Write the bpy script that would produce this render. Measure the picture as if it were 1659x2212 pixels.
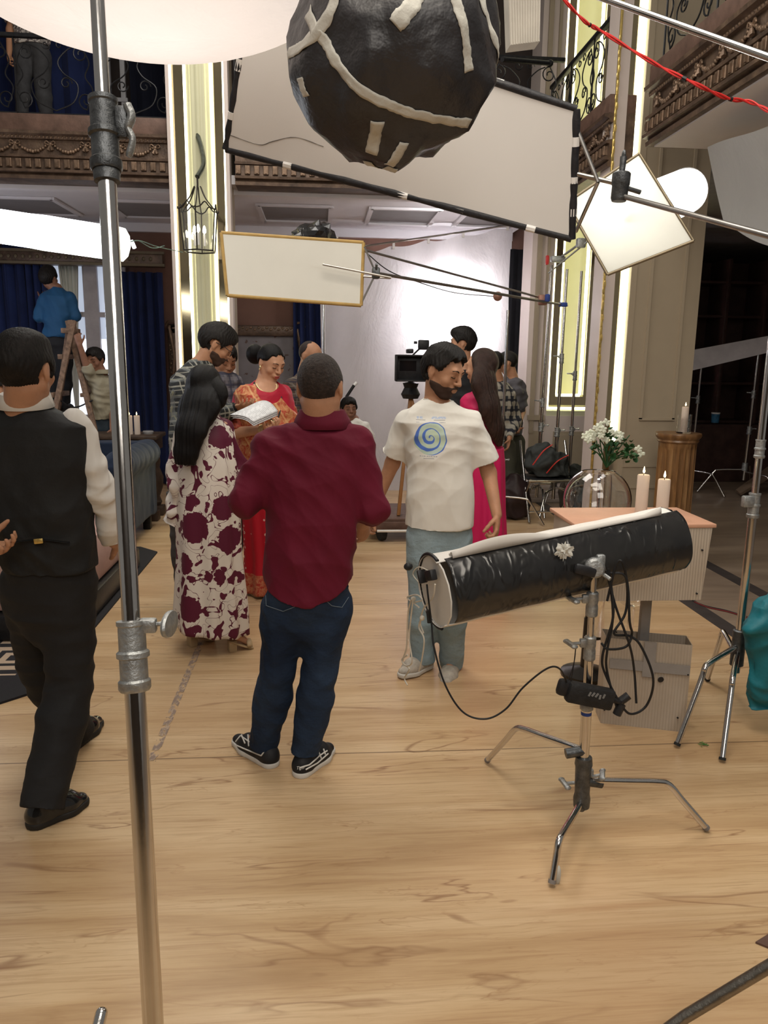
import bpy, bmesh, math, random
import numpy as np
from math import sin, cos, pi, radians, sqrt, atan2
from mathutils import Matrix, Vector
random.seed(7)
for o in list(bpy.data.objects): bpy.data.objects.remove(o)
SC = bpy.context.scene; COL = SC.collection

# ------------------------------------------------------------------ camera
FOC, CX, CY, EYE = 1661.0, 829.5, 1106.0, 1.65
CAMM = Matrix.Rotation(radians(-4.8), 4, 'Z') @ Matrix.Rotation(radians(90-11.4), 4, 'X') @ Matrix.Rotation(radians(.75), 4, 'Z')
cam = bpy.data.cameras.new('camera'); co = bpy.data.objects.new('camera', cam); COL.objects.link(co)
co.matrix_world = Matrix.Translation((0, 0, EYE)) @ CAMM
cam.sensor_fit = 'VERTICAL'; cam.sensor_height = 36; cam.lens = 36*FOC/2212; cam.clip_start = .05; cam.clip_end = 100
SC.camera = co
_R3 = np.array(CAMM.to_3x3())
def P(px, py, Y=None, Z=None, X=None):
    """a point of the place on a known plane (floor height Z, depth Y or side X) as measured in the photograph"""
    r = _R3 @ np.array([(px-CX)/FOC, -(py-CY)/FOC, -1.0])
    t = Y/r[1] if Y is not None else ((Z-EYE)/r[2] if Z is not None else X/r[0])
    return np.array([0, 0, EYE]) + r*t

# ------------------------------------------------------------------ world, exposure
SC.view_settings.view_transform = 'Standard'; SC.view_settings.look = 'None'
SC.view_settings.exposure = 0.50; SC.view_settings.gamma = 1; SC.view_settings.use_curve_mapping = False
W = bpy.data.worlds.new('world'); SC.world = W; W.use_nodes = True
W.node_tree.nodes['Background'].inputs[0].default_value = (.80, .76, .70, 1)
W.node_tree.nodes['Background'].inputs[1].default_value = 0.17

def area(name, loc, target, size, power, color=(1, .93, .84), sizey=None):
    L = bpy.data.lights.new(name, 'AREA'); L.energy = power; L.color = color
    L.shape = 'RECTANGLE'; L.size = size; L.size_y = sizey or size
    o = bpy.data.objects.new(name, L); COL.objects.link(o); o.location = loc
    o.rotation_euler = (Vector(target)-Vector(loc)).to_track_quat('-Z', 'Y').to_euler()
    return o
# the studio's soft boxes rigged above the set
area('studio_softbox', (0.2, 1.6, 4.6), (0.2, 3.4, 0), 2.4, 95, (1, .91, .78))
area('studio_softbox', (-0.6, 5.6, 5.6), (-0.6, 5.6, 0), 2.2, 80, (1, .95, .88))
area('studio_softbox', (0.4, -1.6, 3.6), (0.2, 4.5, 1.2), 2.0, 50, (1, .93, .84))

pl_ = bpy.data.lights.new('added_side_fill', 'POINT'); pl_.energy = 26; pl_.color = (.78, .86, 1); pl_.shadow_soft_size = .3  # unseen cool fill, added to lift the dark ceiling and wall at left
po_ = bpy.data.objects.new('added_side_fill', pl_); COL.objects.link(po_); po_.location = (-3.75, 7.3, 1.9)

area('added_backdrop_fill', tuple(P(1000, 462, Y=8.1)), (.9, 9.6, 1.3), .5, 11, (1, .96, .95))  # hidden fill under the gallery, added to brighten the backdrop cloth

# ------------------------------------------------------------------ materials
def new_mat(name):
    m = bpy.data.materials.new(name); m.use_nodes = True
    nt = m.node_tree; b = nt.nodes['Principled BSDF']; return m, nt, b
def N(nt, t, **kw):
    n = nt.nodes.new(t)
    for k, v in kw.items():
        if k.startswith('_'): setattr(n, k[1:], v)
        else: n.inputs[k].default_value = v
    return n
def math_(nt, op, a, b=None, c=None, clamp=False):
    n = nt.nodes.new('ShaderNodeMath'); n.operation = op; n.use_clamp = clamp
    for i, v in enumerate((a, b, c)):
        if v is None: continue
        if isinstance(v, (int, float)): n.inputs[i].default_value = v
        else: nt.links.new(v, n.inputs[i])
    return n.outputs[0]
def ramp(nt, fac, stops, interp='LINEAR'):
    r = nt.nodes.new('ShaderNodeValToRGB'); r.color_ramp.interpolation = interp
    e = r.color_ramp.elements
    while len(e) < len(stops): e.new(.5)
    for i, (p, c) in enumerate(stops):
        e[i].position = p; e[i].color = tuple(c) + (1,) if len(c) == 3 else c
    nt.links.new(fac, r.inputs[0]); return r.outputs[0]
def mix(nt, fac, a, b, blend='MIX'):
    n = nt.nodes.new('ShaderNodeMix'); n.data_type = 'RGBA'; n.blend_type = blend
    for i, v in ((0, fac), (6, a), (7, b)):
        if isinstance(v, (int, float)): n.inputs[i].default_value = v
        elif isinstance(v, (tuple, list)): n.inputs[i].default_value = tuple(v[:3]) + (1,)
        else: nt.links.new(v, n.inputs[i])
    return n.outputs[2]
def coords(nt, scale=(1, 1, 1), loc=(0, 0, 0), rot=(0, 0, 0), out='Object'):
    tc = nt.nodes.new('ShaderNodeTexCoord'); mp = nt.nodes.new('ShaderNodeMapping')
    mp.inputs['Scale'].default_value = scale; mp.inputs['Location'].default_value = loc; mp.inputs['Rotation'].default_value = rot
    nt.links.new(tc.outputs[out], mp.inputs[0]); return mp.outputs[0]
def noise(nt, vec, scale, detail=3, rough=.5, dist=0):
    n = N(nt, 'ShaderNodeTexNoise', Scale=scale, Detail=detail, Roughness=rough, Distortion=dist)
    if vec: nt.links.new(vec, n.inputs['Vector'])
    return n.outputs['Fac']
def bump(nt, b, h, strength=.3, dist=.01):
    n = N(nt, 'ShaderNodeBump', Strength=strength, Distance=dist); nt.links.new(h, n.inputs['Height'])
    nt.links.new(n.outputs[0], b.inputs['Normal']); return n
_M = {}
def M(name, col=(.5, .5, .5), rough=.6, metal=0, var=.12, vscale=6, bs=0, bscale=60, bstretch=(1, 1, 1), emit=0, ecol=None, spec=.28, sheen=0, coat=0):
    """plain surface with a little natural variation of colour, and a bump of its own grain"""
    if name in _M: return _M[name]
    m, nt, b = new_mat(name); _M[name] = m
    b.inputs['Roughness'].default_value = rough; b.inputs['Metallic'].default_value = metal
    b.inputs['Specular IOR Level'].default_value = spec
    if sheen: b.inputs['Sheen Weight'].default_value = sheen*.12
    if coat: b.inputs['Coat Weight'].default_value = coat; b.inputs['Coat Roughness'].default_value = .15
    v = coords(nt)
    f = noise(nt, v, vscale, 4, .6)
    c = ramp(nt, f, [(.3, [x*(1-var) for x in col]), (.7, [min(1, x*(1+var)) for x in col])])
    nt.links.new(c, b.inputs['Base Color'])
    if bs:
        v2 = coords(nt, bstretch); bump(nt, b, noise(nt, v2, bscale, 4, .6), bs, .01)
    if emit:
        b.inputs['Emission Color'].default_value = (ecol or col) + (1,); b.inputs['Emission Strength'].default_value = emit
    return m

chrome = M('chrome_tube', (.62, .60, .58), .16, 1, .06, 14, .05, 40, (1, 1, .08))
steel = M('dull_steel', (.42, .40, .38), .30, 1, .15, 14)
castm = M('cast_alloy', (.36, .37, .37), .48, .85, .25, 60, .25, 120)
castd = M('dark_cast_iron', (.10, .105, .11), .42, .8, .4, 40, .25, 90)
blackm = M('black_metal', (.02, .02, .022), .4, .3, .3, 30)
blackp = M('black_plastic', (.018, .018, .02), .42, 0, .3, 30, .1, 80)
rubber = M('black_rubber', (.02, .02, .02), .75, 0, .2, 20)
cable = M('black_cable', (.012, .012, .013), .5, 0, .1, 20)
whitecloth = M('white_cloth', (.72, .69, .65), .8, 0, .05, 3, .35, 6, (1, 1, .5))
paper = M('white_paper', (.80, .79, .78), .7, 0, .04, 8)
gold = M('gilt_metal', (.62, .45, .15), .35, .8, .3, 20, .3, 60)
hairm = M('black_hair', (.008, .006, .005), .62, 0, .5, 40, .5, 90, (1, 1, .2), spec=.25)
skinA = M('brown_skin', (.42, .215, .125), .52, 0, .10, 18, .12, 90)
skinB = M('fair_brown_skin', (.52, .28, .175), .5, 0, .08, 18, .12, 90)
skinD = M('dark_brown_skin', (.22, .105, .065), .52, 0, .12, 18, .12, 90)

def bronze():
    m, nt, b = new_mat('carved_bronze_paint'); v = coords(nt)
    f = noise(nt, v, 9, 5, .65)
    c = ramp(nt, f, [(.3, (.055, .036, .026)), (.55, (.125, .080, .055)), (.78, (.22, .15, .10))])
    nt.links.new(c, b.inputs['Base Color']); b.inputs['Roughness'].default_value = .42; b.inputs['Metallic'].default_value = .35
    bump(nt, b, noise(nt, v, 60, 4, .6), .3, .01); return m
bronzem = bronze()
bronzehi = M('rubbed_bronze_relief', (.18, .12, .082), .38, .5, .35, 14, .3, 60)

def floor_mat():
    m, nt, b = new_mat('pale_wood_floor_panels')
    v = coords(nt, (1, 1, 1))
    w = coords(nt, (.55, 4.2, 1)); 
    wn = N(nt, 'ShaderNodeTexNoise', Scale=1.1, Detail=5, Roughness=.55, Distortion=.6); nt.links.new(w, wn.inputs[0])
    base = ramp(nt, wn.outputs[0], [(.28, (.40, .25, .125)), (.46, (.54, .365, .20)), (.62, (.63, .455, .27)), (.8, (.47, .29, .15))])
    # long fine grain
    g = noise(nt, coords(nt, (1.1, 30, 1)), 2.6, 6, .68, .6)
    base = mix(nt, math_(nt, 'MULTIPLY', math_(nt, 'SUBTRACT', g, .46), 2.6, clamp=True), base, (.37, .215, .105))
    # thin dark wandering veins
    vn = noise(nt, coords(nt, (.5, 3.3, 1), (3.1, 7.7, 0)), 1.0, 4, .5, .9)
    vein = math_(nt, 'SUBTRACT', 1, math_(nt, 'MULTIPLY', math_(nt, 'ABSOLUTE', math_(nt, 'SUBTRACT', math_(nt, 'FRACT', math_(nt, 'MULTIPLY', vn, 8)), .5)), 15), clamp=True)
    brk = noise(nt, coords(nt, (1, 3, 1)), 1.8, 3)
    vein = math_(nt, 'MULTIPLY', vein, math_(nt, 'MULTIPLY', math_(nt, 'SUBTRACT', brk, .42), 4, clamp=True))
    base = mix(nt, math_(nt, 'MULTIPLY', vein, .9), base, (.23, .11, .05))
    vn2 = noise(nt, coords(nt, (.9, 7.0, 1), (9.1, 2.7, 0)), 1.3, 5, .55, .7)
    vein2 = math_(nt, 'SUBTRACT', 1, math_(nt, 'MULTIPLY', math_(nt, 'ABSOLUTE', math_(nt, 'SUBTRACT', math_(nt, 'FRACT', math_(nt, 'MULTIPLY', vn2, 9)), .5)), 13), clamp=True)
    vein2 = math_(nt, 'MULTIPLY', vein2, math_(nt, 'MULTIPLY', math_(nt, 'SUBTRACT', noise(nt, coords(nt, (1.3, 5, 1)), 2.1, 3), .45), 4, clamp=True))
    base = mix(nt, math_(nt, 'MULTIPLY', vein2, .55), base, (.30, .15, .065))
    # warm pinkish patches and dirt
    pt = noise(nt, v, .6, 3)
    base = mix(nt, math_(nt, 'MULTIPLY', math_(nt, 'SUBTRACT', pt, .48), 2.0, clamp=True), base, (.53, .32, .18))
    sx = N(nt, 'ShaderNodeSeparateXYZ'); nt.links.new(v, sx.inputs[0])
    # panel joints every two metres, and one along the room
    X, Y = sx.outputs[0], sx.outputs[1]
    wob = math_(nt, 'MULTIPLY', noise(nt, v, .8, 1), .02)
    yy = math_(nt, 'ABSOLUTE', math_(nt, 'SUBTRACT', math_(nt, 'FRACT', math_(nt, 'DIVIDE', math_(nt, 'ADD', math_(nt, 'ADD', Y, 0.0), wob), 2.0)), .0))
    seam = math_(nt, 'LESS_THAN', yy, .0036)
    brown = ramp(nt, noise(nt, coords(nt, (.7, 3, 1)), 2.5, 4), [(.3, (.20, .145, .105)), (.7, (.30, .225, .165))])
    far = math_(nt, 'GREATER_THAN', X, 2.05)
    base = mix(nt, far, base, brown)
    base = mix(nt, math_(nt, 'MULTIPLY', seam, .75), base, (.12, .07, .04))
    # speckles of dirt
    vo = N(nt, 'ShaderNodeTexVoronoi', Scale=2.3); nt.links.new(v, vo.inputs[0])
    sp = math_(nt, 'LESS_THAN', vo.outputs[0], .012)
    base = mix(nt, sp, base, (.1, .07, .05))
    nt.links.new(base, b.inputs['Base Color'])
    rr = math_(nt, 'MULTIPLY_ADD', pt, .25, .22); nt.links.new(rr, b.inputs['Roughness'])
    b.inputs['Specular IOR Level'].default_value = .42
    bump(nt, b, g, .06, .004); return m

def plaid(name, base, lines, sc=11.0, rot=0):
    """woven check: stripes across and along, lines=[(colour, offset, width, weight)]"""
    m, nt, b = new_mat(name); v = coords(nt, (1, 1, 1), rot=(0, rot, 0))
    wn = N(nt, 'ShaderNodeTexNoise', Scale=3.0, Detail=1); nt.links.new(v, wn.inputs[0])
    va = N(nt, 'ShaderNodeVectorMath', _operation='MULTIPLY_ADD'); nt.links.new(wn.outputs['Color'], va.inputs[0]); va.inputs[1].default_value = (.05, .05, .05); nt.links.new(v, va.inputs[2])
    sx = N(nt, 'ShaderNodeSeparateXYZ'); nt.links.new(va.outputs[0], sx.inputs[0])
    horiz = math_(nt, 'ADD', sx.outputs[0], math_(nt, 'MULTIPLY', sx.outputs[1], .8))
    c = base
    for col, off, wd, wt in lines:
        for ax in (horiz, sx.outputs[2]):
            fr = math_(nt, 'FRACT', math_(nt, 'ADD', math_(nt, 'MULTIPLY', ax, sc), off+7))
            c = mix(nt, math_(nt, 'MULTIPLY', math_(nt, 'LESS_THAN', fr, wd), wt), c, col)
    nt.links.new(c, b.inputs['Base Color']); b.inputs['Roughness'].default_value = .85; b.inputs['Specular IOR Level'].default_value = .2
    bump(nt, b, noise(nt, coords(nt), 9, 4), .4, .02); return m

def floral():
    m, nt, b = new_mat('cream_satin_with_maroon_flowers'); v = coords(nt)
    dn = N(nt, 'ShaderNodeTexNoise', Scale=34, Detail=3); nt.links.new(v, dn.inputs[0])
    va = N(nt, 'ShaderNodeVectorMath', _operation='MULTIPLY_ADD'); nt.links.new(dn.outputs['Color'], va.inputs[0]); va.inputs[1].default_value = (.055, .055, .055); nt.links.new(v, va.inputs[2])
    vo = N(nt, 'ShaderNodeTexVoronoi', Scale=4.6, Randomness=.85); nt.links.new(va.outputs[0], vo.inputs[0])
    siz = N(nt, 'ShaderNodeSeparateColor'); nt.links.new(vo.outputs['Color'], siz.inputs[0])
    thr = math_(nt, 'MULTIPLY_ADD', siz.outputs[0], .34, .12)
    blob = math_(nt, 'LESS_THAN', vo.outputs['Distance'], thr)
    v2 = N(nt, 'ShaderNodeTexNoise', Scale=5.5, Detail=1.5, Distortion=1.4); nt.links.new(v, v2.inputs[0])
    stem = math_(nt, 'LESS_THAN', math_(nt, 'ABSOLUTE', math_(nt, 'SUBTRACT', math_(nt, 'FRACT', math_(nt, 'MULTIPLY', v2.outputs[0], 4)), .5)),
                 math_(nt, 'MULTIPLY', math_(nt, 'SUBTRACT', noise(nt, v, 18, 1), .43), 1.5))
    v3 = N(nt, 'ShaderNodeTexNoise', Scale=8, Detail=.5, Distortion=2.2); nt.links.new(coords(nt, (1, 1, 1.0), (5, 2, 1)), v3.inputs[0])
    stem2 = math_(nt, 'LESS_THAN', math_(nt, 'ABSOLUTE', math_(nt, 'SUBTRACT', v3.outputs[0], .5)), .010)
    f = math_(nt, 'MAXIMUM', blob, math_(nt, 'MAXIMUM', stem, stem2))
    c = mix(nt, f, (.66, .60, .54), (.095, .008, .028))
    nt.links.new(c, b.inputs['Base Color']); b.inputs['Roughness'].default_value = .55; b.inputs['Specular IOR Level'].default_value = .3
    return m

def denim(name, dark, light, h):
    m, nt, b = new_mat(name); v = coords(nt)
    g = N(nt, 'ShaderNodeTexNoise', Scale=2.6, Detail=3); nt.links.new(coords(nt, (1.2, 1, 1)), g.inputs[0])
    c = ramp(nt, g.outputs[0], [(.38, dark), (.72, light)])
    f = noise(nt, coords(nt, (1, 1, .3)), 220, 2)
    c = mix(nt, math_(nt, 'MULTIPLY', f, .35), c, [x*.5 for x in dark])
    nt.links.new(c, b.inputs['Base Color']); b.inputs['Roughness'].default_value = .82; b.inputs['Specular IOR Level'].default_value = .2
    bump(nt, b, noise(nt, coords(nt, (1, 1, 1.4)), 7, 4, .6), h, .03); return m

def saree(name, kind):
    m, nt, b = new_mat(name); v = coords(nt)
    sx = N(nt, 'ShaderNodeSeparateXYZ'); nt.links.new(v, sx.inputs[0]); X, Y, Z = sx.outputs
    if kind == 'pallu':
        n1 = noise(nt, v, 24, 6, .75, 1.2)
        c = ramp(nt, n1, [(.40, (.42, .035, .03)), (.50, (.50, .16, .07)), (.62, (.62, .33, .15))])
        fr = math_(nt, 'FRACT', math_(nt, 'MULTIPLY', math_(nt, 'ADD', X, math_(nt, 'MULTIPLY', Z, .6)), 9))
        c = mix(nt, math_(nt, 'MULTIPLY', math_(nt, 'LESS_THAN', fr, .12), .7), c, (.70, .42, .20))
        b.inputs['Metallic'].default_value = .15
    else:
        vo = N(nt, 'ShaderNodeTexVoronoi', Scale=20, Randomness=.25); nt.links.new(v, vo.inputs[0])
        ring = math_(nt, 'MULTIPLY', math_(nt, 'LESS_THAN', vo.outputs[0], .22), math_(nt, 'GREATER_THAN', vo.outputs[0], .08))
        c = mix(nt, ring, (.42, .008, .02), (.70, .42, .36))
        n1 = noise(nt, v, 40, 5, .7, 1)
        bord = ramp(nt, n1, [(.4, (.36, .03, .02)), (.6, (.50, .20, .10))])
        c = mix(nt, math_(nt, 'LESS_THAN', Z, .17), c, bord)
    nt.links.new(c, b.inputs['Base Color']); b.inputs['Roughness'].default_value = .55; b.inputs['Specular IOR Level'].default_value = .3
    return m

def tshirt_print(cx, cz):
    """off white cotton with a blue and green brushed swirl and small lines of lettering on the chest; cx, cz in the shirt's own frame"""
    m, nt, b = new_mat('off_white_cotton_with_swirl_print'); v = coords(nt, (1, 1, 1), (-cx, 0, -cz))
    wn = N(nt, 'ShaderNodeTexNoise', Scale=14, Detail=2); nt.links.new(v, wn.inputs[0])
    va = N(nt, 'ShaderNodeVectorMath', _operation='MULTIPLY_ADD'); nt.links.new(wn.outputs['Color'], va.inputs[0]); va.inputs[1].default_value = (.02, .02, .02); nt.links.new(v, va.inputs[2])
    sx = N(nt, 'ShaderNodeSeparateXYZ'); nt.links.new(va.outputs[0], sx.inputs[0])
    X = math_(nt, 'SUBTRACT', sx.outputs[0], .01); Y = sx.outputs[1]; Z = math_(nt, 'SUBTRACT', sx.outputs[2], .01)
    r = math_(nt, 'SQRT', math_(nt, 'ADD', math_(nt, 'MULTIPLY', X, X), math_(nt, 'MULTIPLY', Z, Z)))
    th = math_(nt, 'ARCTAN2', Z, X)
    sp = math_(nt, 'FRACT', math_(nt, 'ADD', math_(nt, 'MULTIPLY', r, 31), math_(nt, 'DIVIDE', th, 2*pi)))
    stroke = math_(nt, 'LESS_THAN', math_(nt, 'ABSOLUTE', math_(nt, 'SUBTRACT', sp, .5)), math_(nt, 'MULTIPLY_ADD', math_(nt, 'SINE', math_(nt, 'ADD', th, .9)), -.10, .16))
    inside = math_(nt, 'LESS_THAN', r, math_(nt, 'MULTIPLY_ADD', math_(nt, 'COSINE', math_(nt, 'ADD', th, .7)), .007, .079))
    fill = mix(nt, noise(nt, v, 22, 2), (.42, .55, .62), (.52, .60, .32))
    sw = mix(nt, stroke, fill, (.075, .16, .52))
    base = (.68, .655, .60)
    c = mix(nt, inside, base, sw)
    s2 = N(nt, 'ShaderNodeSeparateXYZ'); nt.links.new(v, s2.inputs[0]); x, z = s2.outputs[0], s2.outputs[2]
    def band(c, x0, x1, z0, z1, col, dash):
        f = math_(nt, 'MULTIPLY', math_(nt, 'MULTIPLY', math_(nt, 'GREATER_THAN', x, x0), math_(nt, 'LESS_THAN', x, x1)),
                  math_(nt, 'MULTIPLY', math_(nt, 'GREATER_THAN', z, z0), math_(nt, 'LESS_THAN', z, z1)))
        if dash: f = math_(nt, 'MULTIPLY', f, math_(nt, 'GREATER_THAN', noise(nt, coords(nt, (1, 0, .6)), dash, 1), .44))
        return mix(nt, f, c, col)
    c = band(c, -.062, -.034, .088, .099, (.42, .50, .66), 150)
    c = band(c, .008, .078, .088, .099, (.42, .50, .66), 150)
    c = band(c, -.066, -.022, .0815, .084, (.25, .25, .27), 0)
    c = band(c, .018, .074, .0815, .084, (.25, .25, .27), 0)
    c = band(c, -.066, -.05, .071, .074, (.4, .4, .42), 0); c = band(c, .045, .074, .069, .073, (.35, .35, .37), 260)
    c = band(c, -.05, .035, -.093, -.088, (.35, .35, .37), 260); c = band(c, -.03, .02, -.102, -.099, (.3, .3, .32), 0)
    front = math_(nt, 'LESS_THAN', Y, 0.05)
    c = mix(nt, front, base, c)
    nt.links.new(c, b.inputs['Base Color']); b.inputs['Roughness'].default_value = .85
    bump(nt, b, noise(nt, coords(nt, (1, 1, .7)), 6, 3), .5, .03); return m

def glass(name, col=(1, 1, 1), rough=.02):
    m, nt, b = new_mat(name)
    b.inputs['Base Color'].default_value = col + (1,); b.inputs['Roughness'].default_value = rough
    b.inputs['Transmission Weight'].default_value = 1; b.inputs['IOR'].default_value = 1.45
    f = noise(nt, coords(nt), 4, 2); rr = math_(nt, 'MULTIPLY', f, rough*2); nt.links.new(rr, b.inputs['Roughness']); return m
def emitter(name, col, strength):
    m, nt, b = new_mat(name); b.inputs['Base Color'].default_value = col + (1,)
    f = noise(nt, coords(nt), 3, 2); s = math_(nt, 'MULTIPLY_ADD', f, strength*.15, strength*.92)
    b.inputs['Emission Color'].default_value = col + (1,); nt.links.new(s, b.inputs['Emission Strength']); return m
def translucent(name, col, amount=.5, bs=.3, bscale=5, stretch=(1, 1, .4)):
    m, nt, b = new_mat(name); out = nt.nodes['Material Output']
    f = noise(nt, coords(nt), 3, 4); c = ramp(nt, f, [(.3, [x*.93 for x in col]), (.7, col)])
    nt.links.new(c, b.inputs['Base Color']); b.inputs['Roughness'].default_value = .8
    t = nt.nodes.new('ShaderNodeBsdfTranslucent'); nt.links.new(c, t.inputs[0])
    mx = nt.nodes.new('ShaderNodeMixShader'); mx.inputs[0].default_value = amount
    nt.links.new(b.outputs[0], mx.inputs[1]); nt.links.new(t.outputs[0], mx.inputs[2]); nt.links.new(mx.outputs[0], out.inputs[0])
    if bs:
        bn = bump(nt, b, noise(nt, coords(nt, stretch), bscale, 5, .6, .5), bs, .05); nt.links.new(bn.outputs[0], t.inputs['Normal'])
    return m

# ------------------------------------------------------------------ objects and tags
_base = {}
def tag(o, label=None, cat=None, group=None, kind=None):
    if label: o['label'] = label
    if cat: o['category'] = cat
    if group: o['group'] = group
    if kind: o['kind'] = kind
    return o
def thing(name, loc, label, cat, group=None):
    o = bpy.data.objects.new(name, None); COL.objects.link(o); o.empty_display_size = .1
    o.location = loc; _base[o.name] = np.array(loc, float); return tag(o, label, cat, group)
def link_mesh(name, V, F, mat, parent=None, smooth=True, mi=None):
    """V in world coordinates; becomes a part of parent, or a top-level object with its origin at its base"""
    V = np.asarray(V, float)
    me = bpy.data.meshes.new(name)
    if parent is not None: org = _base[parent.name]; rel = org
    else:
        lo, hi = V.min(0), V.max(0); org = np.array([(lo[0]+hi[0])/2, (lo[1]+hi[1])/2, lo[2]]); rel = org
    Vl = V - rel
    if isinstance(F, np.ndarray):
        nf, k = F.shape
        me.vertices.add(len(Vl)); me.vertices.foreach_set('co', Vl.astype(np.float32).ravel())
        me.loops.add(nf*k); me.loops.foreach_set('vertex_index', F.astype(np.int32).ravel())
        me.polygons.add(nf); me.polygons.foreach_set('loop_start', np.arange(0, nf*k, k, dtype=np.int32)); me.polygons.foreach_set('loop_total', np.full(nf, k, np.int32))
        me.update(calc_edges=True)
    else:
        me.from_pydata([tuple(v) for v in Vl], [], F)
    for mm in (mat if isinstance(mat, (list, tuple)) else [mat]): me.materials.append(mm)
    if mi is not None: me.polygons.foreach_set('material_index', np.asarray(mi, np.int32))
    me.polygons.foreach_set('use_smooth', np.full(len(me.polygons), bool(smooth)))
    o = bpy.data.objects.new(name, me); COL.objects.link(o)
    if parent is not None: o.parent = parent; _base[o.name] = org
    else: o.location = org; _base[o.name] = org
    return o

class MB:
    def __init__(s): s.V = []; s.F = []
    def add(s, V, F):
        n = len(s.V); s.V += [tuple(map(float, v)) for v in V]; s.F += [tuple(i+n for i in f) for f in F]; return s
    def box(s, c, size, R=None, bev=0):
        x, y, z = [d/2 for d in size]
        if bev:
            b = min(bev, x*.9, y*.9, z*.9); V = []; 
            bm = bmesh.new(); bmesh.ops.create_cube(bm, size=1)
            bmesh.ops.scale(bm, vec=(x*2, y*2, z*2), verts=bm.verts)
            bmesh.ops.bevel(bm, geom=list(bm.edges), offset=b, segments=2, affect='EDGES', profile=.5)
            bm.verts.index_update()
            V = np.array([v.co for v in bm.verts]); F = [[v.index for v in f.verts] for f in bm.faces]; bm.free()
        else:
            V = np.array([(a*x, b*y, c_*z) for a in (-1, 1) for b in (-1, 1) for c_ in (-1, 1)])
            F = [(0, 1, 3, 2), (4, 6, 7, 5), (0, 4, 5, 1), (2, 3, 7, 6), (0, 2, 6, 4), (1, 5, 7, 3)]
        if R is not None: V = V @ np.asarray(R, float).T
        return s.add(V + np.asarray(c, float), F)
    def tube(s, path, r, n=12, caps=True, flat=1.0, up=None):
        p = np.array(path, float); m = len(p)
        rr = np.full(m, r, float) if np.isscalar(r) else np.array(r, float)
        T = np.gradient(p, axis=0); T /= np.linalg.norm(T, axis=1)[:, None]+1e-12
        u = np.array(up, float) if up is not None else (np.array([0, 0, 1.]) if abs(T[0][2]) < .9 else np.array([1., 0, 0]))
        V = []; a = u - T[0]*u.dot(T[0]); a /= np.linalg.norm(a)
        for i in range(m):
            a = a - T[i]*a.dot(T[i]); a /= np.linalg.norm(a)+1e-12; b = np.cross(T[i], a)
            for j in range(n):
                t = 2*pi*j/n; V.append(p[i] + rr[i]*(cos(t)*a*flat + sin(t)*b))
        F = [(i*n+j, i*n+(j+1) % n, (i+1)*n+(j+1) % n, (i+1)*n+j) for i in range(m-1) for j in range(n)]
        if caps: F += [tuple(range(n-1, -1, -1)), tuple((m-1)*n+j for j in range(n))]
        return s.add(V, F)
    def lathe(s, prof, c=(0, 0, 0), n=24, R=None, caps=True):
        """prof = [(radius, height)] about the z axis"""
        V = [(r*cos(2*pi*j/n), r*sin(2*pi*j/n), z) for r, z in prof for j in range(n)]
        m = len(prof); F = [(i*n+j, i*n+(j+1) % n, (i+1)*n+(j+1) % n, (i+1)*n+j) for i in range(m-1) for j in range(n)]
        if caps: F += [tuple(range(n-1, -1, -1)), tuple((m-1)*n+j for j in range(n))]
        V = np.array(V)
        if R is not None: V = V @ np.asarray(R, float).T
        return s.add(V + np.asarray(c, float), F)
    def ball(s, c, r, n=16, m=10, R=None):
        r = np.array([r, r, r]) if np.isscalar(r) else np.array(r)
        V = np.array([(sin(pi*i/m)*cos(2*pi*j/n), sin(pi*i/m)*sin(2*pi*j/n), cos(pi*i/m)) for i in range(m+1) for j in range(n)])*r
        F = [(i*n+j, (i+1)*n+j, (i+1)*n+(j+1) % n, i*n+(j+1) % n) for i in range(m) for j in range(n)]
        if R is not None: V = V @ np.asarray(R, float).T
        return s.add(V + np.asarray(c, float), F)
    def grid(s, fn, nu, nv, closed=False):
        V = [fn(i/(nu-1), j/(nv-1)) for i in range(nu) for j in range(nv)]
        F = [(i*nv+j, (i+1)*nv+j, (i+1)*nv+j+1, i*nv+j+1) for i in range(nu-1) for j in range(nv-1)]
        return s.add(V, F)
    def slab(s, quad, th):
        """a flat board from four corners with thickness th"""
        q = np.array(quad, float); n = np.cross(q[1]-q[0], q[3]-q[0]); n /= np.linalg.norm(n)
        V = list(q-n*th/2) + list(q+n*th/2); k = len(q)
        F = [tuple(range(k-1, -1, -1)), tuple(range(k, 2*k))] + [(i, (i+1) % k, (i+1) % k+k, i+k) for i in range(k)]
        return s.add(V, F)
    def build(s, name, mat, parent=None, smooth=True, label=None):
        o = link_mesh(name, s.V, s.F, mat, parent, smooth)
        if smooth:
            try: o.data.set_sharp_from_angle(angle=radians(38))
            except Exception: pass
        if label: o['label'] = label
        return o
def copy_tree(o, loc, label=None, parent=None, rot=None):
    c = o.copy(); COL.objects.link(c)
    if parent is None:
        c.location = loc; _base[c.name] = np.array(loc, float)
        if rot is not None: c.rotation_euler[2] = rot
        if label: c['label'] = label
    else: c.parent = parent
    for ch in list(o.children):
        if ch.name != c.name: copy_tree(ch, None, None, c)
    return c
def curve_pts(pts, n=8):
    """smooth path through the points"""
    p = np.array(pts, float); q = np.vstack([2*p[0]-p[1], p, 2*p[-1]-p[-2]]); out = []
    for i in range(1, len(q)-2):
        for t in np.linspace(0, 1, n, endpoint=False):
            a, b, c, d = q[i-1:i+3]
            out.append(.5*((2*b)+(-a+c)*t+(2*a-5*b+4*c-d)*t*t+(-a+3*b-3*c+d)*t**3))
    out.append(p[-1]); return np.array(out)
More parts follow.
